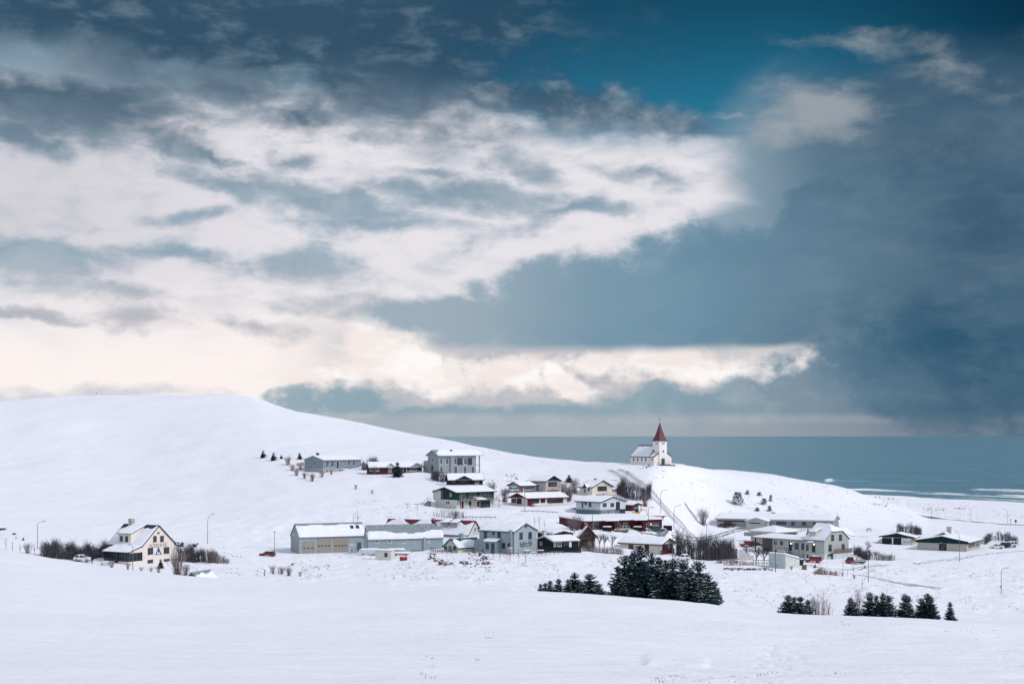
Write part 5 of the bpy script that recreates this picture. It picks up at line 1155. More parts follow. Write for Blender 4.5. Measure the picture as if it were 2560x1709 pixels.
def road_mat(name, dirt, amt, ruts=True, base=(0.80, 0.83, 0.90), lo=.35, hi=.65):
    m = bpy.data.materials.new(name); m.use_nodes = True; nt = m.node_tree; b = nt.nodes['Principled BSDF']
    tc = nt.nodes.new('ShaderNodeTexCoord'); P = E(nt, tc.outputs['Object'])
    at = nt.nodes.new('ShaderNodeAttribute'); at.attribute_name = 'across'; a = E(nt, at.outputs['Fac'])
    n = nnoise(nt, P, 0.25, 7, 0.68); n2 = nnoise(nt, P, 1.4, 5, 0.65)
    r = (a._m('ABSOLUTE') - 0.42)._m('ABSOLUTE').ss(0.36, 0.05) if ruts else a._m('ABSOLUTE').ss(1.0, 0.75)
    f = (r * 0.62 + (n - 0.5) * 1.5 + (n2 - 0.5) * 0.7 + 0.02).ss(lo, hi) * a._m('ABSOLUTE').ss(1.0, 0.82) * amt
    c = nmix(nt, f, base, dirt); nt.links.new(c.k, b.inputs['Base Color']); b.inputs['Roughness'].default_value = .8
    return m
SLUSH = road_mat('tracked_snow', lin(172, 167, 168), .9, True, lo=-.25, hi=.75); ASPH = road_mat('wet_asphalt', lin(78, 88, 98), 1.0, False, lo=-.35, hi=.25); GREY = road_mat('grey_slush', lin(108, 116, 124), .95, True, lo=.1, hi=.55)
drape('road', [(1536, 1173), (1562, 1188), (1600, 1214), (1640, 1247), (1676, 1282), (1706, 1315), (1735, 1344), (1775, 1372)], 8.5, SLUSH, 'tracked snowy road climbing to the church', off=.10)
drape('road', [(1722, 1345), (1770, 1345), (1815, 1333), (1860, 1322), (1905, 1318)], 5.0, GREY, 'slushy side road running past the school', off=.12)
drape('road', [(1600, 1330), (1650, 1334), (1700, 1345), (1745, 1362), (1800, 1380)], 3.6, GREY, 'narrow dark street before the row house', off=.12)
drape('road', [(2318, 1296, 694), (2400, 1302, 672), (2480, 1309, 650), (2570, 1318, 628), (2700, 1330, 600)], 10.0, ASPH, 'dark coast road across the plain', off=.15, step=2)
drape('road', [(2150, 1437), (2200, 1447), (2250, 1457), (2300, 1464), (2345, 1472)], 3.4, road_mat('rutted_track', lin(92, 102, 110), .95, True, lo=.16, hi=.5), 'rutted track near the sign post', off=.08)
drape('road', [(2290, 1410), (2330, 1403), (2390, 1398), (2450, 1388), (2520, 1380), (2570, 1376)], 3.0, road_mat('faint_track', lin(128, 136, 148), .85, True, lo=.22, hi=.6), 'faint wheel track before the community hall', off=.08)
drape('road', [(2020, 1412), (2060, 1420), (2110, 1424), (2160, 1418), (2210, 1412)], 4.0, road_mat('yard_tracks', lin(138, 140, 146), .9, True, lo=.08, hi=.6), 'trodden yard tracks before the offices', off=.08)
drape('path', [(560, 1368), (640, 1369), (725, 1371)], 3.5, road_mat('snow_track', lin(196, 204, 220), .7, True, lo=.1, hi=.7), 'faint snowy lane behind the workshop', off=.08)
build_ground()

# ------------------------------------------------------------------ plants
NEEDLE = mat('spruce_needles', (0.030, 0.074, 0.090), .7, .5, .8, spec=.2); BARK = paint('spruce_bark', 62, 54, 52, var=.25)
TWIG = paint('bare_twigs', 128, 114, 114, 1.0, var=.25); TWIGD = paint('dark_twigs', 88, 86, 94, 1.0, var=.25); DRY = paint('dry_grass', 150, 132, 112, 1.0, var=.25); TWIGS = mat('branch_snow', (0.80, 0.84, 0.92), .8, .05)
def spruce_meshes(seed, H=9.0, R=2.5, lean=0.0, base=0.06, dense=1.0, snow=.25, flag=0.0):
    rg = random.Random(seed); tr = MB(); tr.tube([(0, 0, -1.5), (lean * H * .3, 0, H * .5), (lean * H, 0, H)], [R * .055, R * .035, .012], 6)
    vc, fc, vs, fs = [], [], [], []
    def leaf(c, d, up, l, w, V, Fc):
        sd = d.cross(up)
        if sd.length < 1e-4: return
        sd.normalize(); n = len(V); V += [tuple(c), tuple(c + d * l * .45 + sd * w), tuple(c + d * l), tuple(c + d * l * .45 - sd * w)]; Fc.append((n, n + 1, n + 2, n + 3))
    nw = int(H * 3.6 * dense)
    for i in range(nw):
        t = base + (1 - base) * (i + rg.random() * .6) / nw; z = t * H; bl0 = R * 1.08 * ((1 - t) ** .68) * (1.0 if t > .12 else .8 + 1.6 * t) + .10
        nb = rg.randint(5, 7) if t < .9 else 4; ph = rg.random() * 6.28
        for b in range(nb):
            a = ph + 6.283 * b / nb + rg.uniform(-.35, .35); bl = bl0 * rg.uniform(.55, 1.15) * (1 + flag * math.cos(a)); dirh = Vector((math.cos(a), math.sin(a), 0))
            droop = rg.uniform(-.42, -.08) if t < .75 else rg.uniform(.2, .8); p0 = Vector((lean * z, 0, z)); ns = max(3, int(bl / .17)); sn = rg.random() < snow * 1.6
            for s in range(ns):
                f = (s + .6) / ns; c = p0 + dirh * bl * f + Vector((0, 0, droop * bl * f + .30 * bl * f * f))
                for k in range(2):
                    ang = (1 if k else -1) * rg.uniform(.25, 1.0); d = Vector((dirh.x * math.cos(ang) - dirh.y * math.sin(ang), dirh.x * math.sin(ang) + dirh.y * math.cos(ang), rg.uniform(-.40, .28))).normalized()
                    l = rg.uniform(.42, .80) * (.55 + .6 * (1 - t)); leaf(c, d, Vector((rg.uniform(-.6, .6), rg.uniform(-.6, .6), 1)), l, l * .30, vc, fc)
                    if rg.random() < .6: leaf(c, (d + Vector((0, 0, -1.1))).normalized(), Vector((rg.uniform(-1, 1), rg.uniform(-1, 1), .3)), l * .8, l * .26, vc, fc)
                    if sn and rg.random() < .5: leaf(c + Vector((0, 0, .09)), d, Vector((rg.uniform(-.2, .2), rg.uniform(-.2, .2), 1)), l * .75, l * .2, vs, fs)
    leaf(Vector((lean * H, 0, H * .97)), Vector((.05, 0, 1)), Vector((0, 1, 0)), .5, .06, vc, fc)
    def me(n, v, f, m): q = bpy.data.meshes.new(n); q.from_pydata(v, [], f); q.materials.append(m); return q
    return tr.data('trunk', BARK), me('crown', vc, fc, NEEDLE), me('branch_snow', vs, fs, TWIGS)
SPR = [spruce_meshes(1, 9, 3.1, base=.10, snow=.3), spruce_meshes(2, 9, 3.8, base=.03, snow=.4), spruce_meshes(3, 9, 2.8, base=.05, snow=.35), spruce_meshes(4, 9, 3.9, base=.10, snow=.45), spruce_meshes(5, 9, 3.4, .02, .04, snow=.12), spruce_meshes(6, 9, 4.0, .05, .07, 1.0, .55)]
FLAG = spruce_meshes(9, 9, 3.6, .16, .06, 1.0, .2, .55)
rs = random.Random(11)
def spruce(pos, h, wide, var, label, group=None, ms=None, sink=.2):
    o = empty('spruce_tree', (pos.x, pos.y, pos.z - sink), rs.random() * 6.28 if ms is None else rs.uniform(-.3, .3), label, 'tree', group); k = h / 9.0; o.scale = (k * wide, k * wide, k)
    t, c, s = ms or SPR[var]
    link(bpy.data.objects.new('trunk', t), o); co = link(bpy.data.objects.new('crown', c), o)
    if len(s.vertices): link(bpy.data.objects.new('branch_snow', s), co)['kind'] = 'stuff'
    return o
def sp_px(z, x, ytop, D, wide, var, label, group, ms=None):
    px, py = zp(z, x, ytop); p = at_depth(px, D); top = CAMZ - (py - HY) / F * D; return spruce(p, max(1.0, top - p.z), wide, var, label, group, ms)
def sp_hit(z, x, ytop, ybase, wide, var, label, group, ms=None):
    px, py = zp(z, x, ybase); p = hit(px, py, 230); top = CAMZ - (zp(z, x, ytop)[1] - HY) / F * p.y; return spruce(p, max(.6, top - p.z), wide, var, label, group, ms)
G1 = 'short spruces in front of the lower meadow'
for x, y, d, w, v, l in ((140, 430, 236, .75, 2, 'tiny scrubby spruce at the left tip of the short row'), (196, 424, 240, .95, 1, 'second spruce from the left in the short row'), (252, 396, 242, .9, 2, 'third spruce from the left in the short row'),
                         (345, 374, 240, .85, 0, 'fourth spruce from the left in the short row'), (450, 380, 241, .8, 2, 'fifth spruce from the left in the short row'), (532, 308, 244, .95, 4, 'tallest spruce of the short row'), (600, 420, 239, 1.1, 1, 'low spruce filling the gap in the short row'), (696, 322, 242, 1.15, 1, 'broad spruce second from right in the short row'), (800, 430, 238, 1.1, 3, 'spreading low spruce at the right end of the short row')):
    sp_px(B2, x, y, d, w * 1.35, v, l, G1)
G2 = 'tall spruces before the red edged house'
for x, y, d, w, v, l in ((1262, 4, 266, .95, 0, 'tallest spruce, rising in front of the red edged house'), (1095, 118, 268, .95, 1, 'tall spruce at the left edge of the big clump'), (1180, 80, 258, .8, 2, 'spruce just left of the tallest one'), (1390, 92, 262, .8, 4, 'spruce just right of the tallest one'), (1480, 132, 256, .85, 2, 'spruce in the middle of the big clump'),
                         (1560, 168, 262, .9, 1, 'dark spruce right of the clump middle'), (1640, 150, 252, .8, 0, 'slim dark spruce with bare lower trunk'), (1745, 165, 258, .95, 3, 'frosted spruce right of the dark ones'), (1830, 250, 248, 1.0, 1, 'low dark spruce at the front right of the clump'), (1935, 182, 262, .95, 5, 'snow dusted spruce near the right end of the clump'), (2040, 330, 266, .95, 5, 'snow dusted spruce at the right end of the clump'),
                         (2110, 405, 268, .8, 3, 'smallest spruce at the far right of the clump'), (1150, 500, 250, 1.1, 5, 'little snowy spruce at the left foot of the clump'), (1330, 200, 250, 1.0, 4, 'shaded spruce at the front of the clump'), (1020, 230, 262, .7, 2, 'thin spruce leaning out left of the clump')):
    sp_px(B2, x, y, d, w * 1.1, v, l, G2)
G3 = 'spruces lined along the near slope'
for x, y, d, w, v, l in ((310, 103, 232, 1.15, 1, 'leftmost spruce of the right-hand line'), (372, 122, 236, .95, 2, 'second spruce of the right-hand line'), (425, 122, 230, 1.1, 5, 'third spruce of the right-hand line'), (520, 152, 233, .95, 0, 'fourth spruce of the right-hand line beside bare saplings'), (980, 132, 233, .95, 2, 'slim spruce just right of the bare saplings'), (1022, 178, 236, 1.0, 1, 'low spruce behind the slim one'),
                         (1193, 73, 232, .9, 0, 'tall spruce at the left of the right cluster'), (1265, 104, 236, .75, 2, 'narrow spruce second in the right cluster'), (1345, 82, 231, .85, 4, 'tall spruce third in the right cluster'), (1398, 108, 235, .95, 1, 'spruce at the right of that cluster'), (1575, 92, 232, .85, 0, 'pointed spruce standing between two clusters'), (1615, 112, 236, .85, 2, 'spruce behind the pointed one'),
                         (1755, 138, 234, .85, 1, 'left spruce of the last trio'), (1815, 88, 232, .95, 4, 'middle and tallest spruce of the last trio'), (1852, 114, 236, 1.0, 0, 'right spruce of the last trio'), (2067, 178, 226, .85, 2, 'lone rightmost spruce of the near slope')):
    sp_px(B3, x, y, d, w * 1.12, v, l, G3)
G4 = 'small spruces around the upper houses'
sp_hit(A2, 130, 92, 168, 1.0, 0, 'wind bent spruce at the far left of the upper slope', G4, FLAG); sp_hit(A2, 228, 112, 192, 1.0, 0, 'wind bent spruce second from left on the upper slope', G4, FLAG); sp_hit(A2, 308, 134, 174, 1.1, 0, 'smallest wind bent spruce of the upper three', G4, FLAG)
sp_hit(A2, 488, 114, 180, 1.0, 1, 'small spruce left of the blue house', G4); sp_hit(A2, 660, 118, 150, 1.0, 2, 'small spruce behind the blue house roof', G4); sp_hit(A2, 1415, 203, 346, .95, 1, 'dark spruce before the maroon house', G4)
sp_hit(A5, 1935, 455, 562, 1.35, 1, 'single bushy spruce right of the grey-brown house', G4); sp_hit(B4, 1693, 1205, 1468, .95, 4, 'young spruce before the hostel gable', G4); sp_hit(A8, 1455, 278, 388, .9, 2, 'young spruce between school and offices', G4)
sp_hit(A1, 187, 463, 492, 1.2, 2, 'tiny spruce on the slope far left', G4); sp_hit(A1, 272, 472, 518, 1.0, 0, 'tiny spruce on the slope near the left lamp', G4)

def twigs(mb, x, y, z, h, spread, rg, thick=.03, n=3, lean=(0, 0)):
    a = rg.random() * 6.28; r = spread * rg.random() ** .6; tx, ty = x + math.cos(a) * r + lean[0] * h, y + math.sin(a) * r + lean[1] * h; hh = h * rg.uniform(.65, 1.1)
    mid = Vector((x + (tx - x) * .35 + rg.uniform(-.1, .1), y + (ty - y) * .35, z + hh * .5)); top = Vector((tx, ty, z + hh))
    mb.tube([(x, y, z - .3), mid, top], [thick, thick * .7, thick * .3], 3, False)
    for _ in range(n):
        f = rg.uniform(.35, .9); p = mid.lerp(top, (f - .3) / .7) if f > .3 else mid; b = rg.random() * 6.28; l = hh * rg.uniform(.18, .42)
        e = p + Vector((math.cos(b) * l * .6, math.sin(b) * l * .6, l)); mb.tube([p, e], [thick * .5, thick * .2], 3, False)
def shrub_mesh(seed, h, w, n, thick=.03, tw=3, name='branches', m=None):
    rg = random.Random(seed); mb = MB()
    for _ in range(n):
        a = rg.random() * 6.28; r = w * .25 * rg.random(); twigs(mb, math.cos(a) * r, math.sin(a) * r, 0, h, w * .5, rg, thick, tw)
    me = bpy.data.meshes.new(name); me.from_pydata(mb.v, [], mb.f); me.materials.append(m or TWIG); return me
def sapling_mesh(seed, h, m=None):
    rg = random.Random(seed); mb = MB(); mb.tube([(0, 0, -.3), (rg.uniform(-.1, .1), 0, h * .5), (0, rg.uniform(-.1, .1), h)], [.05, .035, .012], 4, False)
    for k in range(int(9 + h * 2.5)):
        f = rg.uniform(.3, .95); a = rg.random() * 6.28; l = h * .30 * (1.15 - f); p = Vector((0, 0, h * f)); q = p + Vector((math.cos(a) * l * .7, math.sin(a) * l * .7, l)); mb.tube([p, q], [.022, .01], 3, False)
        b = a + rg.uniform(-.8, .8); mb.tube([p.lerp(q, .5), p.lerp(q, .5) + Vector((math.cos(b) * l * .35, math.sin(b) * l * .35, l * .5))], [.014, .006], 3, False)
    me = bpy.data.meshes.new('branches'); me.from_pydata(mb.v, [], mb.f); me.materials.append(m or TWIG); return me
def tree_mesh(seed, h, w):
    """small bare tree: trunk and forking crown"""
    rg = random.Random(seed); t = MB(); t.tube([(0, 0, -.4), (.05, 0, h * .22), (0, .05, h * .4)], [.11, .09, .07], 6); c = MB()
    def fork(p, d, l, r, k):
        q = p + d * l; c.tube([p, q], [r, r * .65], 4 if k > 1 else 3, False)
        if k == 0: return
        for _ in range(rg.randint(3, 4)):
            a = rg.random() * 6.28; e = (d + Vector((math.cos(a), math.sin(a), .15)) * rg.uniform(.4, .75)).normalized(); fork(p + d * l * rg.uniform(.55, 1), e, l * rg.uniform(.6, .85), r * .6, k - 1)
    for _ in range(5):
        a = rg.random() * 6.28; fork(Vector((0, 0, h * rg.uniform(.2, .4))), Vector((math.cos(a) * w / h, math.sin(a) * w / h, 1)).normalized(), h * .28, .06, 3)
    me = bpy.data.meshes.new('crown'); me.from_pydata(c.v, [], c.f); me.materials.append(TWIGD); return t.data('trunk', BARK), me
SHR = [shrub_mesh(21, 2.0, 2.4, 46), shrub_mesh(22, 1.6, 1.8, 34), shrub_mesh(23, 2.6, 2.6, 60, .03), shrub_mesh(24, 1.1, 1.3, 26, .022)]
SAP = [sapling_mesh(31, 3.0), sapling_mesh(32, 2.4), sapling_mesh(33, 3.6)]; TRE = [tree_mesh(41, 5.0, 2.2), tree_mesh(42, 4.6, 2.6)]
def shrub(z, x, y, h, var, label, group, sx=1.0, dmin=230):
    p = hit(*zp(z, x, y), dmin); me = SHR[var]; o = link(bpy.data.objects.new('bare_shrub', me)); base = (2.0, 1.6, 2.6, 1.1)[var]
    o.location = p; o.rotation_euler = (0, 0, rs.random() * 6.28); k = h / base; o.scale = (k * sx, k * sx, k); return tag(o, label, 'shrub', group)
def sapling(z, x, y, h, var, label, group, dmin=230):
    p = hit(*zp(z, x, y), dmin); o = link(bpy.data.objects.new('bare_sapling', SAP[var])); o.location = p; o.rotation_euler = (0, 0, rs.random() * 6.28); k = h / (3.0, 2.4, 3.6)[var]; o.scale = (k, k, k); return tag(o, label, 'sapling', group)
def baretree(z, x, y, h, var, label, group=None, dmin=230):
    p = hit(*zp(z, x, y), dmin); o = empty('bare_tree', p, rs.random() * 6.28, label, 'tree', group); k = h / (5.0, 4.6)[var]; o.scale = (k, k, k); link(bpy.data.objects.new('trunk', TRE[var][0]), o); link(bpy.data.objects.new('crown', TRE[var][1]), o); return o
def hedge(z, pts, h, depth, n, label, m=None, seed=0, thick=.03, tw=3, dmin=230):
    """bare hedge along photograph points: (x, y[, height factor])"""
    rg = random.Random(seed); P = [hit(*zp(z, p[0], p[1]), dmin) for p in pts]; K = [p[2] if len(p) > 2 else 1.0 for p in pts]; mb = MB(); o = P[0]
    dl = [(b - a).length for a, b in zip(P, P[1:])]; tot = sum(dl)
    for _ in range(n):
        s = rg.random() * tot; i = 0
        while s > dl[i] and i < len(dl) - 1: s -= dl[i]; i += 1
        f = s / dl[i]; p = P[i].lerp(P[i + 1], f); k = K[i] + (K[i + 1] - K[i]) * f; x, y = p.x + rg.uniform(-.4, .4), p.y + rg.uniform(0, depth); zz = float(gz(x, y))
        twigs(mb, x - o.x, y - o.y, zz - o.z, h * k * (.45 + .95 * float(vnoise(x / 1.6, y / 1.6, 5))), .7, rg, thick, tw)
    me = bpy.data.meshes.new('bare_hedge'); me.from_pydata(mb.v, [], mb.f); me.materials.append(m or TWIG); q = link(bpy.data.objects.new('bare_hedge', me)); q.location = o; return tag(q, label, 'hedge')
hedge(A1, [(462, 700, .8), (560, 722, 1.0), (680, 738, 1.15), (800, 748, 1.15), (950, 752, 1.0), (1065, 738, .9)], 3.0, 5, 1500, 'dense dark bare hedge running left of the hostel', TWIGD, 1, .032, 4)
hedge(A1, [(1085, 722, 1), (1170, 722, 1.05), (1290, 722, 1.1)], 2.8, 2.5, 300, 'thinner bare hedge reaching the hostel porch', TWIGD, 2, .035)
hedge((240, 1280, 4.698), [(920, 575, 1.0), (1050, 590, 1.0), (1180, 590, .9), (1290, 590, .75)], 3.3, 4, 420, 'bare hedge running right from behind the hostel gable', TWIGD, 3, .04, 4)
hedge((240, 1280, 4.698), [(1300, 590, 1), (1380, 598, 1.0), (1460, 604, .6), (1540, 612, .4)], 2.6, 3, 300, 'low bare hedge continuing towards the open snow', TWIG, 4, .035)
hedge(A7, [(1600, 660, 1.1), (1700, 700, 1.15), (1850, 718, 1.0), (2000, 722, 1.1), (2150, 722, 1.0), (2330, 722, .95)], 4.6, 5, 620, 'tall dark bare hedge behind the retaining wall', TWIGD, 5, .055, 5)
hedge(A7, [(385, 600, .8), (520, 612, 1), (700, 632, 1), (900, 650, 1.1)], 1.5, 1.2, 420, 'low trimmed bare hedge below the A-frame house', TWIG, 6)
hedge(A6, [(830, 1200, .7), (900, 1230, 1), (990, 1270, 1.1), (1080, 1290, 1.0), (1180, 1300, 1.0), (1290, 1280, 1.1), (1310, 1250, 1.0)], 4.6, 5, 420, 'bare thicket between the cream gable house and the road', TWIGD, 7, .05, 4)
hedge(B1, [(0, 700, 1.0), (90, 745, .9), (200, 780, 1.0), (320, 785, .95), (430, 788, .8), (545, 785, .6)], 2.4, 3, 600, 'bare hedge right of the offices beside the flatbed truck', TWIGD, 8, .045, 4)
hedge(B1, [(610, 400), (690, 400, 1.2), (770, 405), (860, 425, .9), (925, 430, .7)], 3.0, 4, 380, 'bare shrubs behind the green garage roof', TWIGD, 9, .05)
hedge(B1, [(1750, 555, .7), (1830, 560, .9), (1900, 500, .8), (2010, 505, 1.0), (2120, 520, .9), (2270, 580, 1)], 2.6, 3, 420, 'bare shrubs behind the parked cars at far right', TWIGD, 10, .05)
hedge(A5, [(100, 520, .8), (180, 560, 1.1), (260, 575, 1.1), (320, 570, .8)], 2.6, 3, 320, 'bare hedge left of the brown bungalow', TWIGD, 11, .045)
hedge(A2, [(1080, 290, .9), (1150, 285, 1.2), (1230, 285, 1.0)], 3.2, 3, 260, 'bare bushes between the blue and maroon houses', TWIGD, 12, .045)
hedge(A8, [(1550, 925, .7), (1640, 930, .9), (1740, 935, .9), (1830, 945, 1.3), (1885, 950, 1)], 1.2, .8, 220, 'row of dry stalks before the yard of the offices', DRY, 13, .035)
hedge(B3, [(560, 330, .8), (620, 340, 1), (700, 345, 1.2), (780, 350, 1)], 3.6, 3, 110, 'pale bare saplings between the two right spruce groups', TWIG, 14, .03, 2, dmin=225)
hedge(B3, [(1035, 360, 1), (1110, 365, 1)], 4.5, 2, 50, 'pale bare saplings behind the low spruce', TWIG, 15, .03, 2, dmin=225)
hedge(A4, [(230, 175, .8), (330, 182, .8), (480, 186, 1), (640, 190, 1.1)], 2.0, 3, 140, 'sparse dry stalks on the bank behind the red roof', TWIG, 16, .03, 2)
hedge(A5, [(1960, 925, .6), (2060, 945, .8), (2140, 960, .7)], .9, 1.5, 160, 'low snowy shrubs before the pale bungalow', TWIG, 17, .03, 2)
hedge(A8, [(290, 800, .6), (420, 800, .8), (560, 802, .8), (680, 800, .6)], 1.6, 1.2, 200, 'dry reeds behind the low stone wall', DRY, 18, .03, 2)
S1 = 'bare shrubs scattered through the village'
for z, x, y, h, v, l in ((A1, 2080, 925, 4.2, 2, 'large bare shrub before the hostel gable'), (A1, 2180, 930, 2.2, 1, 'slender bare shrub right of the large one by the hostel'), (A1, 1310, 850, 1.5, 1, 'thin shrub before the sun porch'), (A1, 1500, 860, 1.3, 3, 'small shrub before the hostel lamp'), (A1, 1660, 890, 1.0, 3, 'low shrub right of the hostel lamp'), (A1, 1770, 900, 1.1, 3, 'low shrub under the hostel gable'), (A1, 1865, 905, 1.4, 3, 'low shrub beneath the young spruce'),
                         (A1, 320, 670, 2.2, 1, 'grey shrub left of the first street lamp'), (A3, 190, 740, 1.7, 3, 'shrub in the snow below the rusty wreck'), (A3, 290, 745, 1.6, 1, 'dark shrub below the workshop'), (A3, 370, 765, 1.8, 1, 'spreading shrub below the workshop'), (A3, 495, 767, 1.0, 3, 'low dark shrub right of the spreading one'), (A5, 910, 720, 3.6, 2, 'bare shrub right of the green house roof'), (A5, 1080, 830, 4.0, 2, 'bare shrub beside the green house balcony'), (A5, 1850, 690, 3.2, 0, 'bare shrub right of the grey-brown house'), (A5, 1935, 790, 4.0, 2, 'bare shrub right of the red gabled house'), (A5, 2010, 700, 4.2, 2, 'tall bare shrub left of the cream gable house'),
                         (A6, 130, 1290, 4.0, 2, 'shrub between the red gabled and pale houses'), (A6, 1235, 1370, 3.4, 2, 'bare shrub by the rust red shed'), (A7, 1925, 265, 5.0, 2, 'round dark shrub left of the school'), (A2, 380, 235, 3.0, 0, 'bare shrub between bent spruces and blue house'), (A2, 420, 290, 2.2, 1, 'slim shrub below the blue house corner'), (A2, 462, 335, 2.4, 0, 'shrub lower left of the blue house'), (A2, 532, 365, 2.2, 0, 'rounded shrub below the blue house gable'), (A2, 612, 388, 2.6, 0, 'lowest rounded shrub below the blue house'), (A2, 700, 350, 2.2, 1, 'shrub under the blue house front'), (A2, 790, 325, 1.6, 3, 'low shrub before the blue house steps'), (A2, 495, 275, 1.6, 3, 'small shrub by the blue house wall'), (A2, 1190, 325, 2.6, 0, 'bare shrub before the maroon house'), (A2, 1020, 462, 1.3, 3, 'lone tuft of twigs on the slope under the blue house'), (A2, 1175, 510, 1.2, 3, 'lone tuft of twigs lower on the slope'),
                         (A7, 310, 330, 3.6, 2, 'bare shrub before the wine red terrace wall'), (A4, 2080, 380, 3.4, 2, 'bare shrub behind the black house gable'), (A8, 1935, 950, .9, 3, 'reddish tuft before the sign post'), (A8, 2100, 985, 1.0, 3, 'reddish tuft right of the track'), (A3, 2250, 130, 2.5, 1, 'thin shrub on the bank above the red roof'), (A8, 1225, 860, .9, 3, 'dry tuft below the white garage')):
    shrub(z, x, y, h, v, l, S1, dmin=205)
S2 = 'slender bare saplings'
for z, x, y, h, v, l in ((A4, 1033, 738, 2.6, 0, 'first thin sapling before the restaurant porch'), (A4, 1122, 752, 3.0, 1, 'second thin sapling before the restaurant'), (A4, 1252, 768, 3.0, 0, 'third thin sapling before the cooling cabinet'), (A4, 1370, 778, 3.4, 2, 'fourth thin sapling under the lettered gable'), (A4, 1460, 790, 3.2, 1, 'fifth thin sapling under the lettered gable'), (A1, 70, 640, 3.0, 2, 'thin sapling at the far left edge'), (A1, 145, 655, 2.4, 1, 'second thin sapling at far left'), (A1, 235, 670, 2.2, 1, 'third thin sapling at far left'), (A1, 405, 690, 2.6, 0, 'thin sapling beside the left street lamp'), (A4, 1580, 330, 3.4, 2, 'bare sapling behind the restaurant roof'), (A4, 1645, 332, 3.6, 2, 'second bare sapling behind the restaurant roof'), (A4, 1715, 330, 2.4, 0, 'third bare sapling behind the restaurant roof'), (B1, 85, 1190, 2.6, 0, 'leaning sapling below the rutted track'), (A8, 2090, 935, 2.6, 2, 'dark sapling near the sign post'), (A8, 2005, 960, 1.6, 1, 'small sapling before the yard tracks')):
    sapling(z, x, y, h, v, l, S2, dmin=205)
S3 = 'bare garden trees'
for z, x, y, h, v, l in ((A7, 608, 575, 4.6, 0, 'bare tree right of the A-frame house'), (A7, 668, 580, 4.4, 1, 'second bare tree right of the A-frame house'), (A7, 765, 578, 4.4, 0, 'third bare tree left of the red edged house'), (A8, 615, 725, 4.8, 0, 'bare tree before the retaining wall'), (A8, 730, 790, 5.0, 1, 'bare tree behind the terrace fence'), (A8, 840, 800, 4.6, 0, 'bare tree left of the white garage door'), (A8, 1075, 815, 3.6, 1, 'bare tree against the white garage'), (B1, 150, 690, 4.0, 1, 'bare tree rising from the hedge by the truck')):
    baretree(z, x, y, h, v, l, S3)
# evergreen scrub on the hill right of the road
SCRUB = mat('scrub_leaves', (.05, .07, .045), .8, .4, 1.0)
def scrub(z, x, y, w, h, n, label, seed):
    rg = random.Random(seed); p = hit(*zp(z, x, y), 300); v, f = [], []
    for _ in range(n):
        a = rg.random() * 6.28; r = w * .5 * math.sqrt(rg.random()); t = rg.random(); c = Vector((math.cos(a) * r * (1 - t * .6), math.sin(a) * r * .6, t * h)); d = Vector((rg.uniform(-1, 1), rg.uniform(-1, 1), rg.uniform(.2, 1))).normalized(); s = d.cross(Vector((rg.uniform(-1, 1), rg.uniform(-1, 1), .3))).normalized() * .10; l = rg.uniform(.3, .7); k = len(v)
        v += [tuple(c - s), tuple(c + d * l), tuple(c + s)]; f.append((k, k + 1, k + 2))
    me = bpy.data.meshes.new('foliage'); me.from_pydata(v, [], f); me.materials.append(SCRUB); o = link(bpy.data.objects.new('hill_scrub', me)); o.location = p; return tag(o, label, 'shrub', 'evergreen scrub on the hill')
Z0 = (0, 0, 1.0898)   # coordinates read from the whole picture
Z0 = (0, 0, 2349 / 2560)
scrub(Z0, 1692, 1158, 6.0, 4.8, 900, 'largest evergreen scrub bush on the hill right of the road', 1); scrub(Z0, 1714, 1135, 2.2, 1.6, 160, 'small scrub tuft upper right of the largest bush', 2); scrub(Z0, 1742, 1137, 2.6, 1.4, 160, 'low scrub tuft in the middle of the hill group', 3); scrub(Z0, 1752, 1158, 3.4, 2.4, 300, 'loose scrub bush in the middle of the hill group', 4); scrub(Z0, 1765, 1173, 2.4, 2.0, 200, 'lowest scrub bush above the school roof', 5); scrub(Z0, 1768, 1150, 1.8, 2.4, 160, 'rightmost scrub bush of the hill group', 6); scrub(Z0, 1737, 1172, 2.6, 1.2, 160, 'flat scrub tuft just above the school roof', 7)

# dry grass poking through the snow
def grass(name, regions, label, seed, m):
    rg = random.Random(seed); mb = MB()
    for (x0, x1, y0, y1, n, h, dmin) in regions:
        for _ in range(n):
            px, py = rg.uniform(x0, x1), rg.uniform(y0, y1)
            if float(fbm(px / 60, py / 22, 3, seed)) < .53: continue
            p = hit(px, py, dmin)
            if p.y > 1000 or p.z < .5: continue
            for _ in range(rg.randint(3, 6)):
                a = rg.random() * 6.28; r = rg.random() * .5; x, y = p.x + math.cos(a) * r, p.y + math.sin(a) * r; hh = h * rg.uniform(.4, 1.1); w = .03 + .012 * p.y / 200; k = len(mb.v); lx = rg.uniform(-.5, .5) * hh
                mb.v += [(x - w, y, p.z - .08), (x + w, y, p.z - .08), (x + lx, y + rg.uniform(-.2, .2), p.z + hh)]; mb.f.append((k, k + 1, k + 2))
    me = bpy.data.meshes.new(name); me.from_pydata(mb.v, [], mb.f); me.materials.append(m); return tag(link(bpy.data.objects.new(name, me)), label, 'grass', kind='stuff')
GRS = paint('winter_grass', 150, 144, 142, 1.0, var=.3)
grass('winter_grass', [(1100, 1560, 1100, 1165, 420, .3, 480), (720, 1110, 1025, 1096, 70, .25, 560), (1700, 2170, 1172, 1290, 1200, .24, 470), (40, 700, 994, 1006, 60, .2, 600), (40, 360, 1082, 1100, 50, .16, 500), (1560, 1700, 1165, 1180, 60, .35, 480), (2170, 2560, 1255, 1300, 420, .4, 640)], 'dry grass tips showing through snow on the hill', 3, GRS)
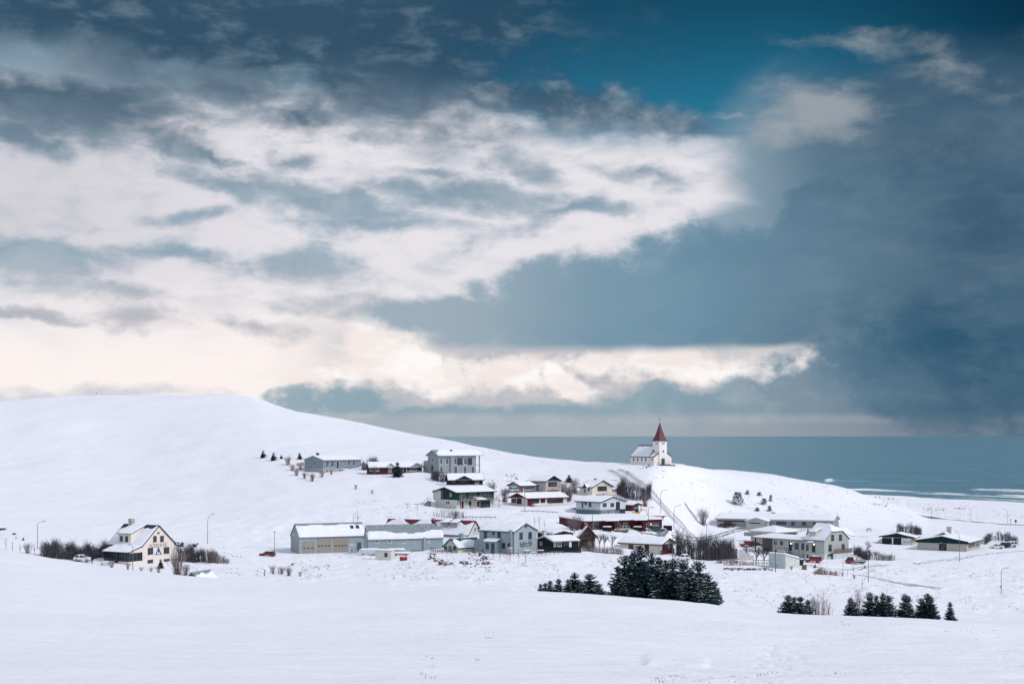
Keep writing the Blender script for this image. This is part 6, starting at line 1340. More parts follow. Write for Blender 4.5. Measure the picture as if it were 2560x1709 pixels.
grass('winter_grass', [(690, 1330, 1390, 1450, 420, .35, 215), (1330, 1540, 1400, 1480, 160, .3, 215), (2060, 2560, 1420, 1540, 460, .3, 215), (1700, 2060, 1430, 1520, 260, .3, 215), (880, 1300, 1250, 1300, 140, .35, 400), (440, 700, 1380, 1440, 120, .5, 215)], 'dry grass tips showing through snow in the valley', 5, GRS)
grass('winter_grass', [(1600, 2250, 1680, 1709, 40, .10, 60), (1880, 1990, 1590, 1690, 30, .05, 60), (1050, 1280, 1560, 1700, 12, .16, 60), (2050, 2500, 1550, 1600, 40, .12, 60)], 'scattered grass blades on the near snow slope', 8, GRS)
# ------------------------------------------------------------------ rocks and rubble
ROCK = paint('dark_rock', 64, 64, 68, .9, var=.3); RUST = paint('rust', 118, 62, 54, 1.0, var=.3)
def rock_pts(rg, s):
    bm = bmesh.new(); bmesh.ops.create_icosphere(bm, subdivisions=1, radius=s)
    for v in bm.verts: v.co *= rg.uniform(.65, 1.15); v.co.z *= .7
    r = ([tuple(v.co) for v in bm.verts], [tuple(x.index for x in f.verts) for f in bm.faces]); bm.free(); return r
def rubble(name, z, boxes, label, seed, m=None, dmin=230):
    rg = random.Random(seed); V, Fc = [], []
    for (x0, x1, y0, y1, n, s) in boxes:
        for _ in range(n):
            p = hit(*zp(z, rg.uniform(x0, x1), rg.uniform(y0, y1)), dmin); v, f = rock_pts(rg, s * rg.uniform(.4, 1.3)); k = len(V)
            V += [(a + p.x, b + p.y, c + p.z) for a, b, c in v]; Fc += [tuple(i + k for i in q) for q in f]
    me = bpy.data.meshes.new(name); me.from_pydata(V, [], Fc); me.materials.append(m or ROCK); return tag(link(bpy.data.objects.new(name, me)), label, 'rocks', kind='stuff')
rubble('rubble', A4, [(170, 260, 655, 740, 26, .35), (700, 930, 590, 760, 60, .3), (600, 1000, 780, 850, 40, .25), (860, 960, 700, 740, 16, .4)], 'dark rubble on the snowy mound below the cottage', 4)
rubble('rubble', A8, [(285, 960, 838, 872, 150, .28)], 'snow capped dry stones of the low wall', 5)
rubble('rubble', A8, [(170, 470, 742, 775, 40, .3)], 'dark stones along the terrace edge', 15)
rubble('rubble', A6, [(1200, 1330, 775, 815, 14, .35), (960, 1010, 860, 875, 5, .4), (1020, 1560, 930, 1330, 16, .25)], 'stones on the bank below the church', 6, dmin=350)
rubble('rubble', B6, [(1330, 1560, 770, 800, 26, .45), (840, 970, 705, 760, 12, .5), (1660, 1780, 768, 780, 12, .5)], 'dark stones along the far beach', 7, dmin=600)
rubble('rubble', A1, [(2050, 2150, 545, 600, 22, .5), (2190, 2320, 560, 600, 14, .5)], 'dark rocks on the bank behind the hostel', 8)
rubble('rubble', A3, [(240, 330, 690, 740, 10, .25), (380, 420, 630, 660, 6, .3), (640, 720, 660, 690, 10, .25), (770, 830, 640, 700, 12, .2), (520, 560, 640, 710, 6, .25)], 'dark clods in the snow below the workshop', 9)
rubble('rubble', A5, [(1080, 1250, 455, 530, 14, .4)], 'stones on the slope above the grey-brown house', 10)
rubble('rubble', A1, [(0, 90, 380, 400, 8, .5), (150, 180, 435, 450, 4, .5)], 'dark stones on the far left slope', 11)

# ------------------------------------------------------------------ street lamps and poles
GALV = paint('galvanised_pole', 96, 106, 116, rough=.5, var=.1); LAMPG = paint('lamp_head', 120, 126, 130, rough=.4)
def lamp(z, xb, yb, yt, ax, ay, label, group='street lamps', D=None, dmin=230, r=.075, boards=None, head=True, m=None):
    px, py = zp(z, xb, yb); p = hit(px, py, dmin) if D is None else at_depth(px, D)
    h = CAMZ - (zp(z, xb, yt)[1] - HY) / F * p.y - p.z; dx = (ax - xb) / z[2] / F * p.y if ax is not None else 0; dz = (yt - ay) / z[2] / F * p.y if ay is not None else 0
    o = empty('street_lamp', p, 0, label, 'street lamp', group); m = m or GALV
    MB().tube([(0, 0, -.6), (0, 0, h * .3), (0, 0, h)], [r * 1.2, r, r * .75], 8).build('pole', m, o)
    if ax is not None:
        s = [(0, 0, h - .02), (dx * .12, 0, h + dz * .5), (dx * .45, 0, h + dz * .85), (dx * .8, 0, h + dz)]; MB().tube(s, r * .65, 6).build('arm', m, o)
        d = 1 if dx > 0 else -1; MB().hexa([(dx * .75, -.1, h + dz - .06), (dx * .75 + d * .75, -.13, h + dz - .03), (dx * .75 + d * .75, .13, h + dz - .03), (dx * .75, .1, h + dz - .06)], [(dx * .75, -.07, h + dz + .1), (dx * .75 + d * .7, -.08, h + dz + .09), (dx * .75 + d * .7, .08, h + dz + .09), (dx * .75, .07, h + dz + .1)]).build('lamp_head', LAMPG, o)
    elif head: MB().tube([(0, 0, h - .05), (0, 0, h + .1), (0, 0, h + .35)], [.12, .2, .1], 8).build('lamp_head', LAMPG, o)
    for b in boards or (): MB().box(b[0], b[1], -.1, -.06, b[2] * h, b[3] * h).build('sign_board', b[4], o)
    return o
BLS = paint('blue_sign', 30, 120, 190, 1.1); CRS = paint('cream_board', 214, 208, 190); DKS = paint('dark_board', 50, 58, 66)
lamp(A1, 440, 700, 330, 522, 293, 'tall street lamp at the far left of the picture', D=345); lamp(A1, 527, 640, 575, None, None, 'short globe lamp above the left hedge', D=352)
lamp(B4, 962, 1512, 900, 885, 845, 'street lamp before the hostel gable', dmin=205); lamp(Z0, 476, 1247, 1195, 489, 1178, 'lone street lamp between the hostel and the workshop')
lamp(A3, 209, 540, 275, None, None, 'straight lamp post beside the rusty wreck'); lamp(A3, 1262, 530, 270, None, None, 'straight lamp post before the store')
lamp(A6, 1325, 1295, 1010, 1412, 950, 'street lamp at the top of the church road'); lamp(A6, 1464, 1462, 1165, 1552, 1128, 'second street lamp down the church road'); lamp(A7, 1558, 320, 65, 1640, 12, 'third street lamp down the church road'); lamp(A7, 517, 372, 60, 612, 12, 'street lamp before the wine red terrace'); lamp(A7, 1232, 358, 62, 1285, 38, 'lamp post at the end of the wine red terrace')
lamp(A7, 1540, 660, 395, 1575, 350, 'street lamp behind the tall spruces', D=330); lamp(A7, 1975, 522, 258, None, None, 'straight post at the road junction'); lamp(A8, 832, 610, 410, 935, 345, 'street lamp before the offices wing'); lamp(A8, 1000, 890, 480, None, None, 'thick post left of the white garage', r=.1, boards=[(-.3, .3, .68, .74, DKS)])
lamp(B1, 172, 1090, 700, None, None, 'sign post with boards by the rutted track', boards=[(-1.0, -.75, .50, .60, DKS), (-.7, -.05, .49, .60, CRS), (.3, 1.7, .38, .42, CRS)], dmin=215)
lamp(B1, 1447, 802, 455, 1400, 385, 'leaning street lamp before the community hall'); lamp(B1, 2032, 1250, 935, 2122, 888, 'rightmost near street lamp with a small blue sign', dmin=215, boards=[(-.32, .0, .27, .35, BLS)])
lamp(B1, 1054, 202, 40, 1008, 4, 'first lamp along the far coast road', dmin=600); lamp(B1, 1610, 235, 80, 1585, 60, 'second lamp along the far coast road', dmin=600); lamp(B1, 2117, 268, 100, 2060, 66, 'third lamp along the far coast road', dmin=600)
lamp(A5, 1345, 955, 695, None, None, 'post before the red gabled house'); 
def pole(name, z, x, yb, yt, label, cat, m, r=.05, dmin=230, extra=None):
    p = hit(*zp(z, x, yb), dmin); h = CAMZ - (zp(z, x, yt)[1] - HY) / F * p.y - p.z; mb = MB().tube([(0, 0, -.5), (0, 0, h)], [r, r * .6], 6)
    if extra: extra(mb, h)
    o = mb.build(name, m); o.location = p; return tag(o, label, cat)
ball = lambda mb, h: mb.tube([(0, 0, h - .02), (0, 0, h + .16)], [.1, .06], 6)
pole('flagpole', A7, 2075, 262, 12, 'tall white flagpole beside the school', 'flagpole', WHITEP, .06, extra=ball); pole('flagpole', A8, 1725, 842, 512, 'white flagpole before the office gable', 'flagpole', WHITEP, .055, extra=ball); pole('flagpole', A8, 1943, 905, 578, 'grey pole standing in the office yard', 'pole', GALV, .05, extra=ball); pole('flagpole', A8, 1325, 690, 470, 'thin dark pole between garage and offices', 'pole', GALV, .05, extra=ball)
pole('flagpole', A5, 1170, 695, 450, 'thin pole left of the grey-brown house', 'pole', GALV, .05, extra=ball); pole('flagpole', A5, 1376, 690, 480, 'white flagpole before the grey-brown house', 'flagpole', WHITEP, .05, extra=ball)
for x, yb, yt, l in ((1508, 652, 600, 'left T-shaped clothes post on the open slope'), (1603, 668, 605, 'right T-shaped clothes post on the open slope')): pole('clothes_post', A2, x, yb, yt, l, 'post', WOOD, .08, extra=lambda mb, h: mb.box(-.85, .85, -.06, .06, h - .1, h + .05))
pole('clothes_post', A3, 97, 765, 695, 'old dark stake in the snow below the wreck', 'post', WOOD, .14, dmin=205, extra=lambda mb, h: mb.tube([(0, 0, h * .7), (.25, 0, h)], .06, 5))
def rail_fence(z, pts, label, hgt=.75, posts=7, rails=(.72,), m=None, dmin=230, w=.07):
    P = [hit(*zp(z, *p), dmin) for p in pts]; o = empty('rail_fence', P[0], 0, label, 'fence'); m = m or WOOD; n = posts; Q = []
    for k in range(n + 1):
        t = k / n * (len(P) - 1); i = min(int(t), len(P) - 2); p = P[i].lerp(P[i + 1], t - i) - P[0]; p.z = float(gz(p.x + P[0].x, p.y + P[0].y)) - P[0].z; Q.append(p); MB().box(p.x - w, p.x + w, p.y - w, p.y + w, p.z - .5, p.z + hgt).build('post', m, o)
    for r in rails:
        for a, b in zip(Q, Q[1:]):
            lo = [a + Vector((0, -.09, r - .06)), b + Vector((0, -.09, r - .06)), b + Vector((0, -.09, r + .08)), a + Vector((0, -.09, r + .08))]; MB().prism(lo, (0, -.05, 0)).build('rail', m, o)
    return o
rail_fence(A4, [(1172, 688), (1330, 688), (1560, 682), (1760, 672), (1965, 666)], 'low wooden rail before the restaurant and black house', .62, 14, (.58,)); rail_fence(A4, [(888, 642), (985, 642), (1180, 636)], 'low wooden rail before the restaurant porch', .7, 6, (.62,))
rail_fence(A4, [(190, 640), (260, 655), (350, 660), (540, 655)], 'timber rail fence round the teal roofed cottage', 1.3, 9, (.45, .85, 1.25), w=.06); rail_fence(A8, [(690, 800), (780, 805), (945, 812)], 'slim rail fence beside the white garage', 1.5, 5, (.75, 1.45), m=WOOD, w=.05); rail_fence(A8, [(750, 605), (850, 607), (955, 606)], 'bench-like timber rails before the offices wing', 1.0, 4, (.3, .65, .95))
rail_fence(A6, [(1815, 1345), (1870, 1430), (1920, 1490), (1985, 1565)], 'wire fence posts climbing beside the church road', 1.0, 14, (.9, .5), w=.05); rail_fence(A5, [(1300, 955), (1560, 960), (1780, 968)], 'low dark board along the lane before the red gabled house', .35, 7, (.28,), m=IRON); rail_fence(A4, [(620, 192), (800, 188), (1065, 184)], 'low rail on the bank above the red roof', .5, 8, (.42,), m=IRON)
def board_fence():
    BK = paint('black_boards', 16, 30, 40, 1.0, var=.2); a = hit(*zp(A4, 1622, 645), 230); b = hit(*zp(A4, 2205, 648), 230); o = empty('board_fence', a, 0, 'black board fence before the black house', 'fence'); d = b - a; n = 34; h = 1.45
    for k in range(n):
        p, q = d * (k / n), d * ((k + .93) / n); lo = [p + Vector((0, 0, -.5)), q + Vector((0, 0, -.5)), q + Vector((0, 0, h)), p + Vector((0, 0, h))]; MB().prism(lo, (0, .06, 0)).build('board', BK, o)
board_fence()
def yard_fence():
    WD = paint('warm_fence_board', 178, 150, 120); a = hit(*zp(A2, 458, 248), 300); b = hit(*zp(A2, 533, 252), 300); o = empty('board_fence', a, 0, 'tan board fence left of the blue house', 'fence'); d = b - a; d.z = 0; n = 12
    for k in range(n): p, q = d * (k / n), d * ((k + .9) / n); MB().prism([p + Vector((0, 0, -.5)), q + Vector((0, 0, -.5)), q + Vector((0, 0, 1.2 + .25 * (k > 5))), p + Vector((0, 0, 1.2 + .25 * (k > 5)))], (0, .05, 0)).build('board', WD, o)
yard_fence()
def retaining_wall():
    a, b, c = hit(*zp(A8, 0, 720), 230), hit(*zp(A8, 482, 722), 230), hit(*zp(A8, 700, 728), 230); o = empty('retaining_wall', b, 0, 'grey concrete retaining wall behind the bare garden trees', 'wall'); 
    h = 2.6
    for p, q, nm, m in ((b, c, 'wall_panel', paint('pale_concrete', 190, 192, 190)),):
        n = 4
        for k in range(n):
            s, t = (q - p) * (k / n), (q - p) * ((k + .985) / n); hs = h * (1 - .16 * k); MB().prism([s + Vector((0, 0, -1)), t + Vector((0, 0, -1)), t + Vector((0, 0, hs * .93)), s + Vector((0, 0, hs))], (.1, .35, 0)).build(nm, m, o)
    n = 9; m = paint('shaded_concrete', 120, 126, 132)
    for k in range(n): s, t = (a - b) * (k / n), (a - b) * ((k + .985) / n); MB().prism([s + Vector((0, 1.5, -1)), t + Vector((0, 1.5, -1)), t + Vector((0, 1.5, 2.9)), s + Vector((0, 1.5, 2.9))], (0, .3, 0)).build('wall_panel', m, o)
    r0, r1 = hit(*zp(A8, 180, 770), 230) - b, hit(*zp(A8, 480, 742), 230) - b; MB().prism([r0 + Vector((0, 0, .5)), r1 + Vector((0, 0, .5)), r1 + Vector((0, 0, .85)), r0 + Vector((0, 0, .85))], (0, .4, 0)).build('terrace_beam', WOOD, o)
retaining_wall()

# ------------------------------------------------------------------ vehicles
TYRE = mat('tyre', (.02, .02, .022), .9, .2); RIM = mat('wheel_rim', (.35, .36, .38), .4, .1, metallic=.6); CGL = mat('car_glass', (.02, .03, .035), .1, .3, spec=.7); HEADL = mat('headlight', (.75, .75, .72), .2, .05); TAILL = mat('taillight', (.35, .02, .02), .3, .1)
KINDS = {'suv': dict(L=4.6, W=1.8, prof=[(-2.3, .45), (-2.3, 1.0), (-2.2, 1.1), (2.0, .98), (2.25, .85), (2.3, .45)], cab=[(-2.2, 1.08), (-1.95, 1.75), (.35, 1.78), (1.0, 1.03)], wh=.37, ax=1.4),
         'sedan': dict(L=4.4, W=1.72, prof=[(-2.2, .38), (-2.2, .88), (-2.1, .98), (1.9, .86), (2.15, .72), (2.2, .38)], cab=[(-1.75, .96), (-1.05, 1.42), (.25, 1.44), (1.05, .9)], wh=.31, ax=1.3),
         'hatch': dict(L=4.0, W=1.7, prof=[(-2.0, .38), (-2.0, .9), (-1.95, .98), (1.75, .88), (1.95, .72), (2.0, .38)], cab=[(-1.95, .97), (-1.45, 1.45), (.2, 1.48), (.95, .93)], wh=.31, ax=1.22),
         'truck': dict(L=5.6, W=1.95, prof=[(.6, .5), (.6, 1.15), (.7, 1.2), (2.5, 1.15), (2.75, 1.0), (2.8, .5)], cab=[(.62, 1.18), (.66, 2.0), (1.9, 2.02), (2.5, 1.14)], wh=.38, ax=1.75)}
def car(z, x, y, kind, m, yaw, label, snow=0.0, dmin=230, D=None, group='parked vehicles', name='parked_car', cat='car', lift=0.0, bed=None):
    p = hit(*zp(z, x, y), dmin) if D is None else at_depth(zp(z, x, y)[0], D); K = KINDS[kind]; o = empty(name, p + Vector((0, 0, lift)), math.radians(yaw), label, cat, group); w = K['W'] / 2
    b = MB(); b.prism([(q[0], -w, q[1]) for q in K['prof']], (0, 2 * w, 0)); b.build('body', m, o); c = K['cab']; t = .16
    cb = MB(); lo = [(c[0][0], -w + .04, c[0][1]), (c[3][0], -w + .04, c[3][1]), (c[3][0], w - .04, c[3][1]), (c[0][0], w - .04, c[0][1])]; hi = [(c[1][0], -w + t, c[1][1]), (c[2][0], -w + t, c[2][1]), (c[2][0], w - t, c[2][1]), (c[1][0], w - t, c[1][1])]; cb.hexa(lo, hi); cab = cb.build('cabin', m, o)
    def pan(q, s, d, nm):
        ctr = sum((Vector(v) for v in q), Vector()) / 4; MB().prism([ctr + (Vector(v) - ctr) * s + Vector(d) * .004 for v in q], Vector(d) * .02).build(nm, CGL, cab)
    for sg in (-1, 1):
        i = (0, 1) if sg < 0 else (3, 2); A_, B_ = Vector(lo[i[0]]), Vector(lo[i[1]]); C_, D_ = Vector(hi[i[1]]), Vector(hi[i[0]])
        nn = 2 if kind != 'suv' else 3
        for k in range(nn):
            f0, f1 = k / nn + .02, (k + 1) / nn - .02; pan([A_.lerp(B_, f0), A_.lerp(B_, f1), D_.lerp(C_, f1), D_.lerp(C_, f0)], .86, (0, sg, .25), 'side_window')
        for ax in (-K['ax'], K['ax'] if kind != 'truck' else 1.75):
            tt = MB().ring((ax, sg * w * .93 - (.1), K['wh'] * .92), 'y', .2, K['wh'], 0, .2, 14).build('wheel', TYRE, o); MB().ring((ax, sg * w * .93 - .09, K['wh'] * .92), 'y', 0, .21, 0, .18, 10).build('rim', RIM, tt)
        fx = K['prof'][-2][0]; MB().box(fx - .02, fx + .06, sg * (w - .3) - .16, sg * (w - .3) + .16, .62, .76).build('headlight', HEADL, o); rx = K['prof'][0][0]; MB().box(rx - .03, rx + .03, sg * (w - .14) - .1, sg * (w - .14) + .1, .7, .95).build('taillight', TAILL, o)
    pan([lo[1], lo[2], hi[2], hi[1]], .84, (.7, 0, .5), 'windscreen'); pan([lo[3], lo[0], hi[0], hi[3]], .8, (-.8, 0, .4), 'rear_window')
    if bed:
        MB().box(-2.8, .55, -w, w, .75, .85).build('bed_floor', bed, o)
        for q in ((-2.8, .55, -w, -w + .06), (-2.8, .55, w - .06, w), (-2.8, -2.74, -w + .061, w - .061)): MB().box(*q, .851, 1.2).build('bed_side', bed, o)
        MB().box(-2.6, .5, -.5, .5, .4, .74).build('chassis', IRON, o); MB().tube([(-.3, 0, .86), (-.3, 0, 1.9), (-1.0, 0, 2.1)], .11, 6).build('crane_arm', m, o)
    if snow:
        if kind != 'truck' or True:
            q = [Vector(v) for v in (hi[0], hi[1], hi[2], hi[3])]; snow_sheet(q, .005, snow, cab, None, 3, None, n=7, name='roof_snow')
            e = K['prof'][2 if kind != 'truck' else 2]; q2 = [Vector((c[3][0] + .02, -w + .1, c[3][1] + .0)), Vector((K['prof'][3][0], -w + .1, K['prof'][3][1])), Vector((K['prof'][3][0], w - .1, K['prof'][3][1])), Vector((c[3][0] + .02, w - .1, c[3][1]))]; snow_sheet(q2, .0, snow * .7, o, None, 4, None, n=6, name='bonnet_snow')
    return o
def cpaint(n, r, g, b, k=1.0): return paint(n, r, g, b, k, rough=.35, var=.05, spec=.5)
CW, CR_, CB, CS, CG = cpaint('white_car_paint', 226, 226, 228), cpaint('red_car_paint', 132, 24, 36, 1.1), cpaint('black_car_paint', 28, 34, 44), cpaint('silver_car_paint', 178, 172, 166), cpaint('grey_car_paint', 74, 86, 94)
car(A1, 975, 800, 'hatch', CW, -8, 'white hatchback half hidden by the near slope beside the hostel', .08, D=326, lift=.1)
car(A7, 890, 352, 'suv', CS, 187, 'silver-beige estate car before the wine red terrace'); car(A7, 1348, 360, 'suv', CG, -22, 'dark grey off-roader at the end of the wine red terrace', .05)
car(A8, 275, 270, 'sedan', cpaint('wine_car_paint', 58, 26, 40), -8, 'dark wine car parked beside the school'); car(A8, 355, 258, 'suv', CB, -14, 'black off-roader behind the dark wine car')
car(A8, 602, 532, 'suv', CR_, 196, 'red off-roader by the snowy carport', .05); car(A8, 748, 540, 'sedan', CB, -12, 'black car nose to tail with the red off-roader')
car(A8, 1522, 760, 'suv', CR_, 184, 'red off-roader with snow on its roof before the offices', .14); car(A8, 2120, 780, 'truck', CR_, 172, 'red flatbed truck with a small crane', .08, name='flatbed_truck', cat='truck', bed=paint('bed_grey', 178, 184, 186))
car(B1, 1968, 620, 'sedan', CW, 172, 'white saloon in front at the far right car park', .12); car(B1, 2058, 605, 'suv', CB, 172, 'black off-roader behind the white saloon', .1); car(B1, 2150, 598, 'suv', CW, 174, 'snow covered pale car rightmost in the far car park', .2)
car(A5, 1168, 694, 'suv', cpaint('pale_blue_car', 168, 188, 198), 200, 'pale blue off-roader beside the grey-brown house', .12); car(B2, 1745, 180, 'hatch', CW, 178, 'snow covered car between the tall spruces and hedge', .2)
car(A3, 128, 540, 'hatch', RUST, 172, 'rusty abandoned car wreck in the snow', .06, name='car_wreck', lift=-.15)
# little digger
def digger():
    p = hit(*zp(A6, 1110, 1508), 300); o = empty('digger', p, math.radians(-5), 'small yellow digger with a green cab by the pale house', 'digger'); Y = cpaint('digger_yellow', 220, 160, 60, 1.1); T = cpaint('digger_cab_teal', 40, 110, 120)
    MB().box(-1.3, .9, -.75, .75, .65, 1.2).build('body', Y, o); cb = MB().hexa([(-.5, -.6, 1.201), (.8, -.6, 1.201), (.8, .6, 1.201), (-.5, .6, 1.201)], [(-.4, -.55, 2.5), (.6, -.55, 2.5), (.6, .55, 2.5), (-.4, .55, 2.5)]).build('cab', T, o); MB().box(-.36, .56, -.66, -.6, 1.5, 2.3).build('cab_window', CGL, cb); MB().box(-.55, .75, -.65, .65, 2.501, 2.6).build('cab_roof', WHITEP, cb)
    for x, r in ((-.9, .5), (.7, .38)):
        for s in (-1, 1): MB().ring((x, s * .75 - .12, r * .95), 'y', .15, r, 0, .24, 12).build('wheel', TYRE, o)
    MB().tube([(.9, 0, 1.0), (1.9, 0, 2.1), (3.2, 0, 1.9)], .13, 6).build('boom', Y, o); MB().tube([(3.15, 0, 1.95), (3.3, 0, .9)], .1, 6).build('stick', Y, o); MB().prism([(3.1, -.3, .9), (3.6, -.3, .7), (3.5, -.3, .25), (3.1, -.3, .35)], (0, .6, 0)).build('bucket', Y, o); MB().prism([(-1.35, -.8, .8), (-1.9, -.8, .7), (-2.0, -.8, .2), (-1.4, -.8, .25)], (0, 1.6, 0)).build('loader_bucket', Y, o)
digger()

# ------------------------------------------------------------------ yard things
def at(z, x, y, dmin=230): return hit(*zp(z, x, y), dmin)
def snow_top(o, x0, x1, y0, y1, zt, t=.15): snow_sheet([Vector((x0, y0, zt)), Vector((x1, y0, zt)), Vector((x1, y1, zt)), Vector((x0, y1, zt))], 0, t, o, None, 9, None, n=8, name='snow_cap')
def hut():
    p = at(A3, 1440, 585); o = empty('site_hut', p, math.radians(-18), 'small white site hut with one dark window before the store', 'hut'); W_ = paint('hut_white', 214, 212, 206, var=.06, dirt=((.4, .36, .3), .4)); MB().box(-2.2, 2.0, 0, 2.4, -.5, 2.3).build('wall', W_, o); r = MB().box(-2.35, 2.15, -.15, 2.55, 2.302, 2.4).build('roof', CONC, o); snow_top(r, -2.35, 2.15, -.15, 2.55, 2.4, .25)
    w = MB().box(.25, 1.05, -.04, -.003, .75, 1.8).build('window', DARKP, o); MB().box(.33, .97, -.05, -.041, .83, 1.72).build('pane', GLASS, w)
hut()
def kiosk():
    p = at(A3, 1083, 508); o = empty('vending_cabinet', p, math.radians(-15), 'tall white cabinet standing by the workshop wall', 'cabinet'); MB().box(-.75, .75, 0, 1.0, -.3, 2.15).build('cabinet_body', WHITEP, o); MB().box(-.6, .6, -.04, -.003, 1.25, 1.9).build('display_panel', paint('pale_panel_grey', 196, 198, 202), o); MB().box(-.25, .25, -.05, -.003, .5, .95).build('hatch', GALV, o); snow_top(o, -.75, .75, 0, 1.0, 2.16, .3)
kiosk()
def boat(z, x, y, L_, yaw, label, h=.9, m=None):
    p = at(z, x, y); o = empty('covered_boat', p, math.radians(yaw), label, 'boat', 'snow covered boats'); m = m or paint('boat_hull', 170, 160, 152); b = MB(); w = .95
    lo = [(-L_ / 2, -w * .6, .25), (L_ * .3, -w * .6, .25), (L_ * .3, w * .6, .25), (-L_ / 2, w * .6, .25)]; hi = [(-L_ / 2, -w, h), (L_ * .34, -w, h), (L_ * .34, w, h), (-L_ / 2, w, h)]; b.hexa(lo, hi); b.prism([(L_ * .3, -w * .6, .25), (L_ * .34, -w, h), (L_ * .55, 0, h + .1), (L_ * .34, w, h), (L_ * .3, w * .6, .25)], (.01, 0, 0)); b.build('hull', m, o); MB().box(-L_ * .35, -L_ * .3, -w, w, -.3, .25).box(L_ * .2, L_ * .25, -w, w, -.3, .25).build('cradle', WOOD, o); snow_top(o, -L_ / 2, L_ * .5, -w, w, h, .35)
boat(A3, 1290, 530, 5.5, -10, 'snow covered boat left of the site hut', 1.4, WHITEP); boat(A3, 1590, 505, 4.5, -12, 'snow covered skiff just right of the site hut'); boat(A3, 1645, 535, 4.8, -8, 'second snow covered skiff right of the site hut', .7); boat(A7, 1350, 172, 7.0, 4, 'snow covered boat laid up behind the terrace roof', .7)
def drum(z, x, y, label, m, r=.45, l=1.3, yaw=20):
    p = at(z, x, y); o = empty('tank', p, math.radians(yaw), label, 'tank'); MB().tube([(-l / 2, 0, r), (l / 2, 0, r)], r, 12).build('drum', m, o); MB().ring((-l * .3, 0, r), 'x', r * .99, r * 1.06, 0, .08, 12).ring((l * .22, 0, r), 'x', r * .99, r * 1.06, 0, .08, 12).build('hoop', m, o); snow_top(o, -l * .4, l * .4, -r * .5, r * .5, 2 * r - .06, .1)
drum(A3, 1665, 590, 'red tank lying in the snow before the store', paint('red_tank', 150, 40, 44, 1.1), .5, 1.7); drum(A4, 328, 808, 'greenish barrel on the snow below the cottage', paint('olive_drum', 90, 98, 92), .4, .9, 60)
def implement(z, x, y, label, seed, yaw=0):
    p = at(z, x, y); rg = random.Random(seed); o = empty('farm_implement', p - Vector((0, 0, .28)), math.radians(yaw), label, 'farm machine', 'old farm machines below the cottage')
    for s in (-.8, .8): MB().ring((s, -.06, .5), 'y', .18, .44, 0, .14, 12).build('wheel', RUST, o)
    f = MB().tube([(-.9, 0, .5), (.9, 0, .5)], .06, 5).tube([(-.5, 0, .55), (0, 0, 1.2), (.6, 0, .6)], .06, 5).tube([(.8, 0, .5), (2.2, 0, .3)], .07, 5).tube([(0, -.5, .6), (0, .5, .9)], .05, 5)
    for k in range(5): f.tube([(-.8 + .35 * k, .1, .5), (-.7 + .35 * k, .1, .05)], .04, 4)
    f.build('frame', IRON, o)
implement(A4, 430, 812, 'dark rusty farm machine below the cottage', 1, 10); implement(A4, 640, 795, 'low rusty harrow right of the farm machine', 2, -30); implement(A4, 300, 770, 'snowed-in rake left of the farm machine', 3, 5); implement(A4, 930, 800, 'rusty farm machine below the rubble mound', 4, 40); implement(A4, 850, 690, 'brown rusting frame at the top of the rubble mound', 5, 80)
def picnic(z, x, y, yaw, label):
    p = at(z, x, y, 205); o = empty('picnic_table', p, math.radians(yaw), label, 'picnic table', 'picnic tables')
    for k in range(3): MB().box(-.95, .95, -.38 + k * .26, -.38 + k * .26 + .24, .70, .75).build('tabletop_board', WOOD, o)
    for s in (-.85, .62): MB().box(-.95, .95, s, s + .25, .40, .45).build('bench_board', WOOD, o)
    for sx in (-.7, .7): MB().tube([(sx, -.7, 0), (sx, -.2, .7)], .05, 5).tube([(sx, .7, 0), (sx, .2, .7)], .05, 5).tube([(sx, -.8, .37), (sx, .8, .37)], .045, 5).build('leg_frame', WOOD, o)
    snow_top(o, -.95, .95, -.4, .4, .755, .16)
picnic(A1, 1235, 812, 10, 'snow capped picnic table left of the sun porch'); picnic(A4, 1478, 658, 10, 'snow capped picnic table under the lettered gable'); picnic(A4, 1662, 655, 8, 'snow capped picnic table before the black fence'); picnic(A4, 1120, 610, 5, 'snow capped picnic table by the restaurant porch')
def buried_hut():
    p = at_depth(zp(A1, 2258, 950)[0], 262); ap = CAMZ - (zp(A1, 2255, 885)[1] - HY) / F * 262; o = empty('buried_hut', (p.x, p.y, ap - 3.2), math.radians(-22), 'half buried hut showing only its grey gabled roof', 'hut'); G = paint('hut_boards', 110, 106, 112, var=.2, wave=('X', 3, .3))
    MB().prism([(-2.0, 0, -2), (2.0, 0, -2), (2.0, 0, 1.3), (0, 0, 3.0), (-2.0, 0, 1.3)], (0, 5.5, 0)).build('wall', G, o)
    for s in (-1, 1): q = [Vector((s * 2.3, -.3, 1.07)), Vector((s * 2.3, 5.8, 1.07)), Vector((0, 5.8, 3.05)), Vector((0, -.3, 3.05))]; r = MB().prism(q, (0, 0, .12)).build('roof', GREYROOF, o); snow_sheet(q, .12, .12, r, upper_bare(.75, .2), 71)
buried_hut()
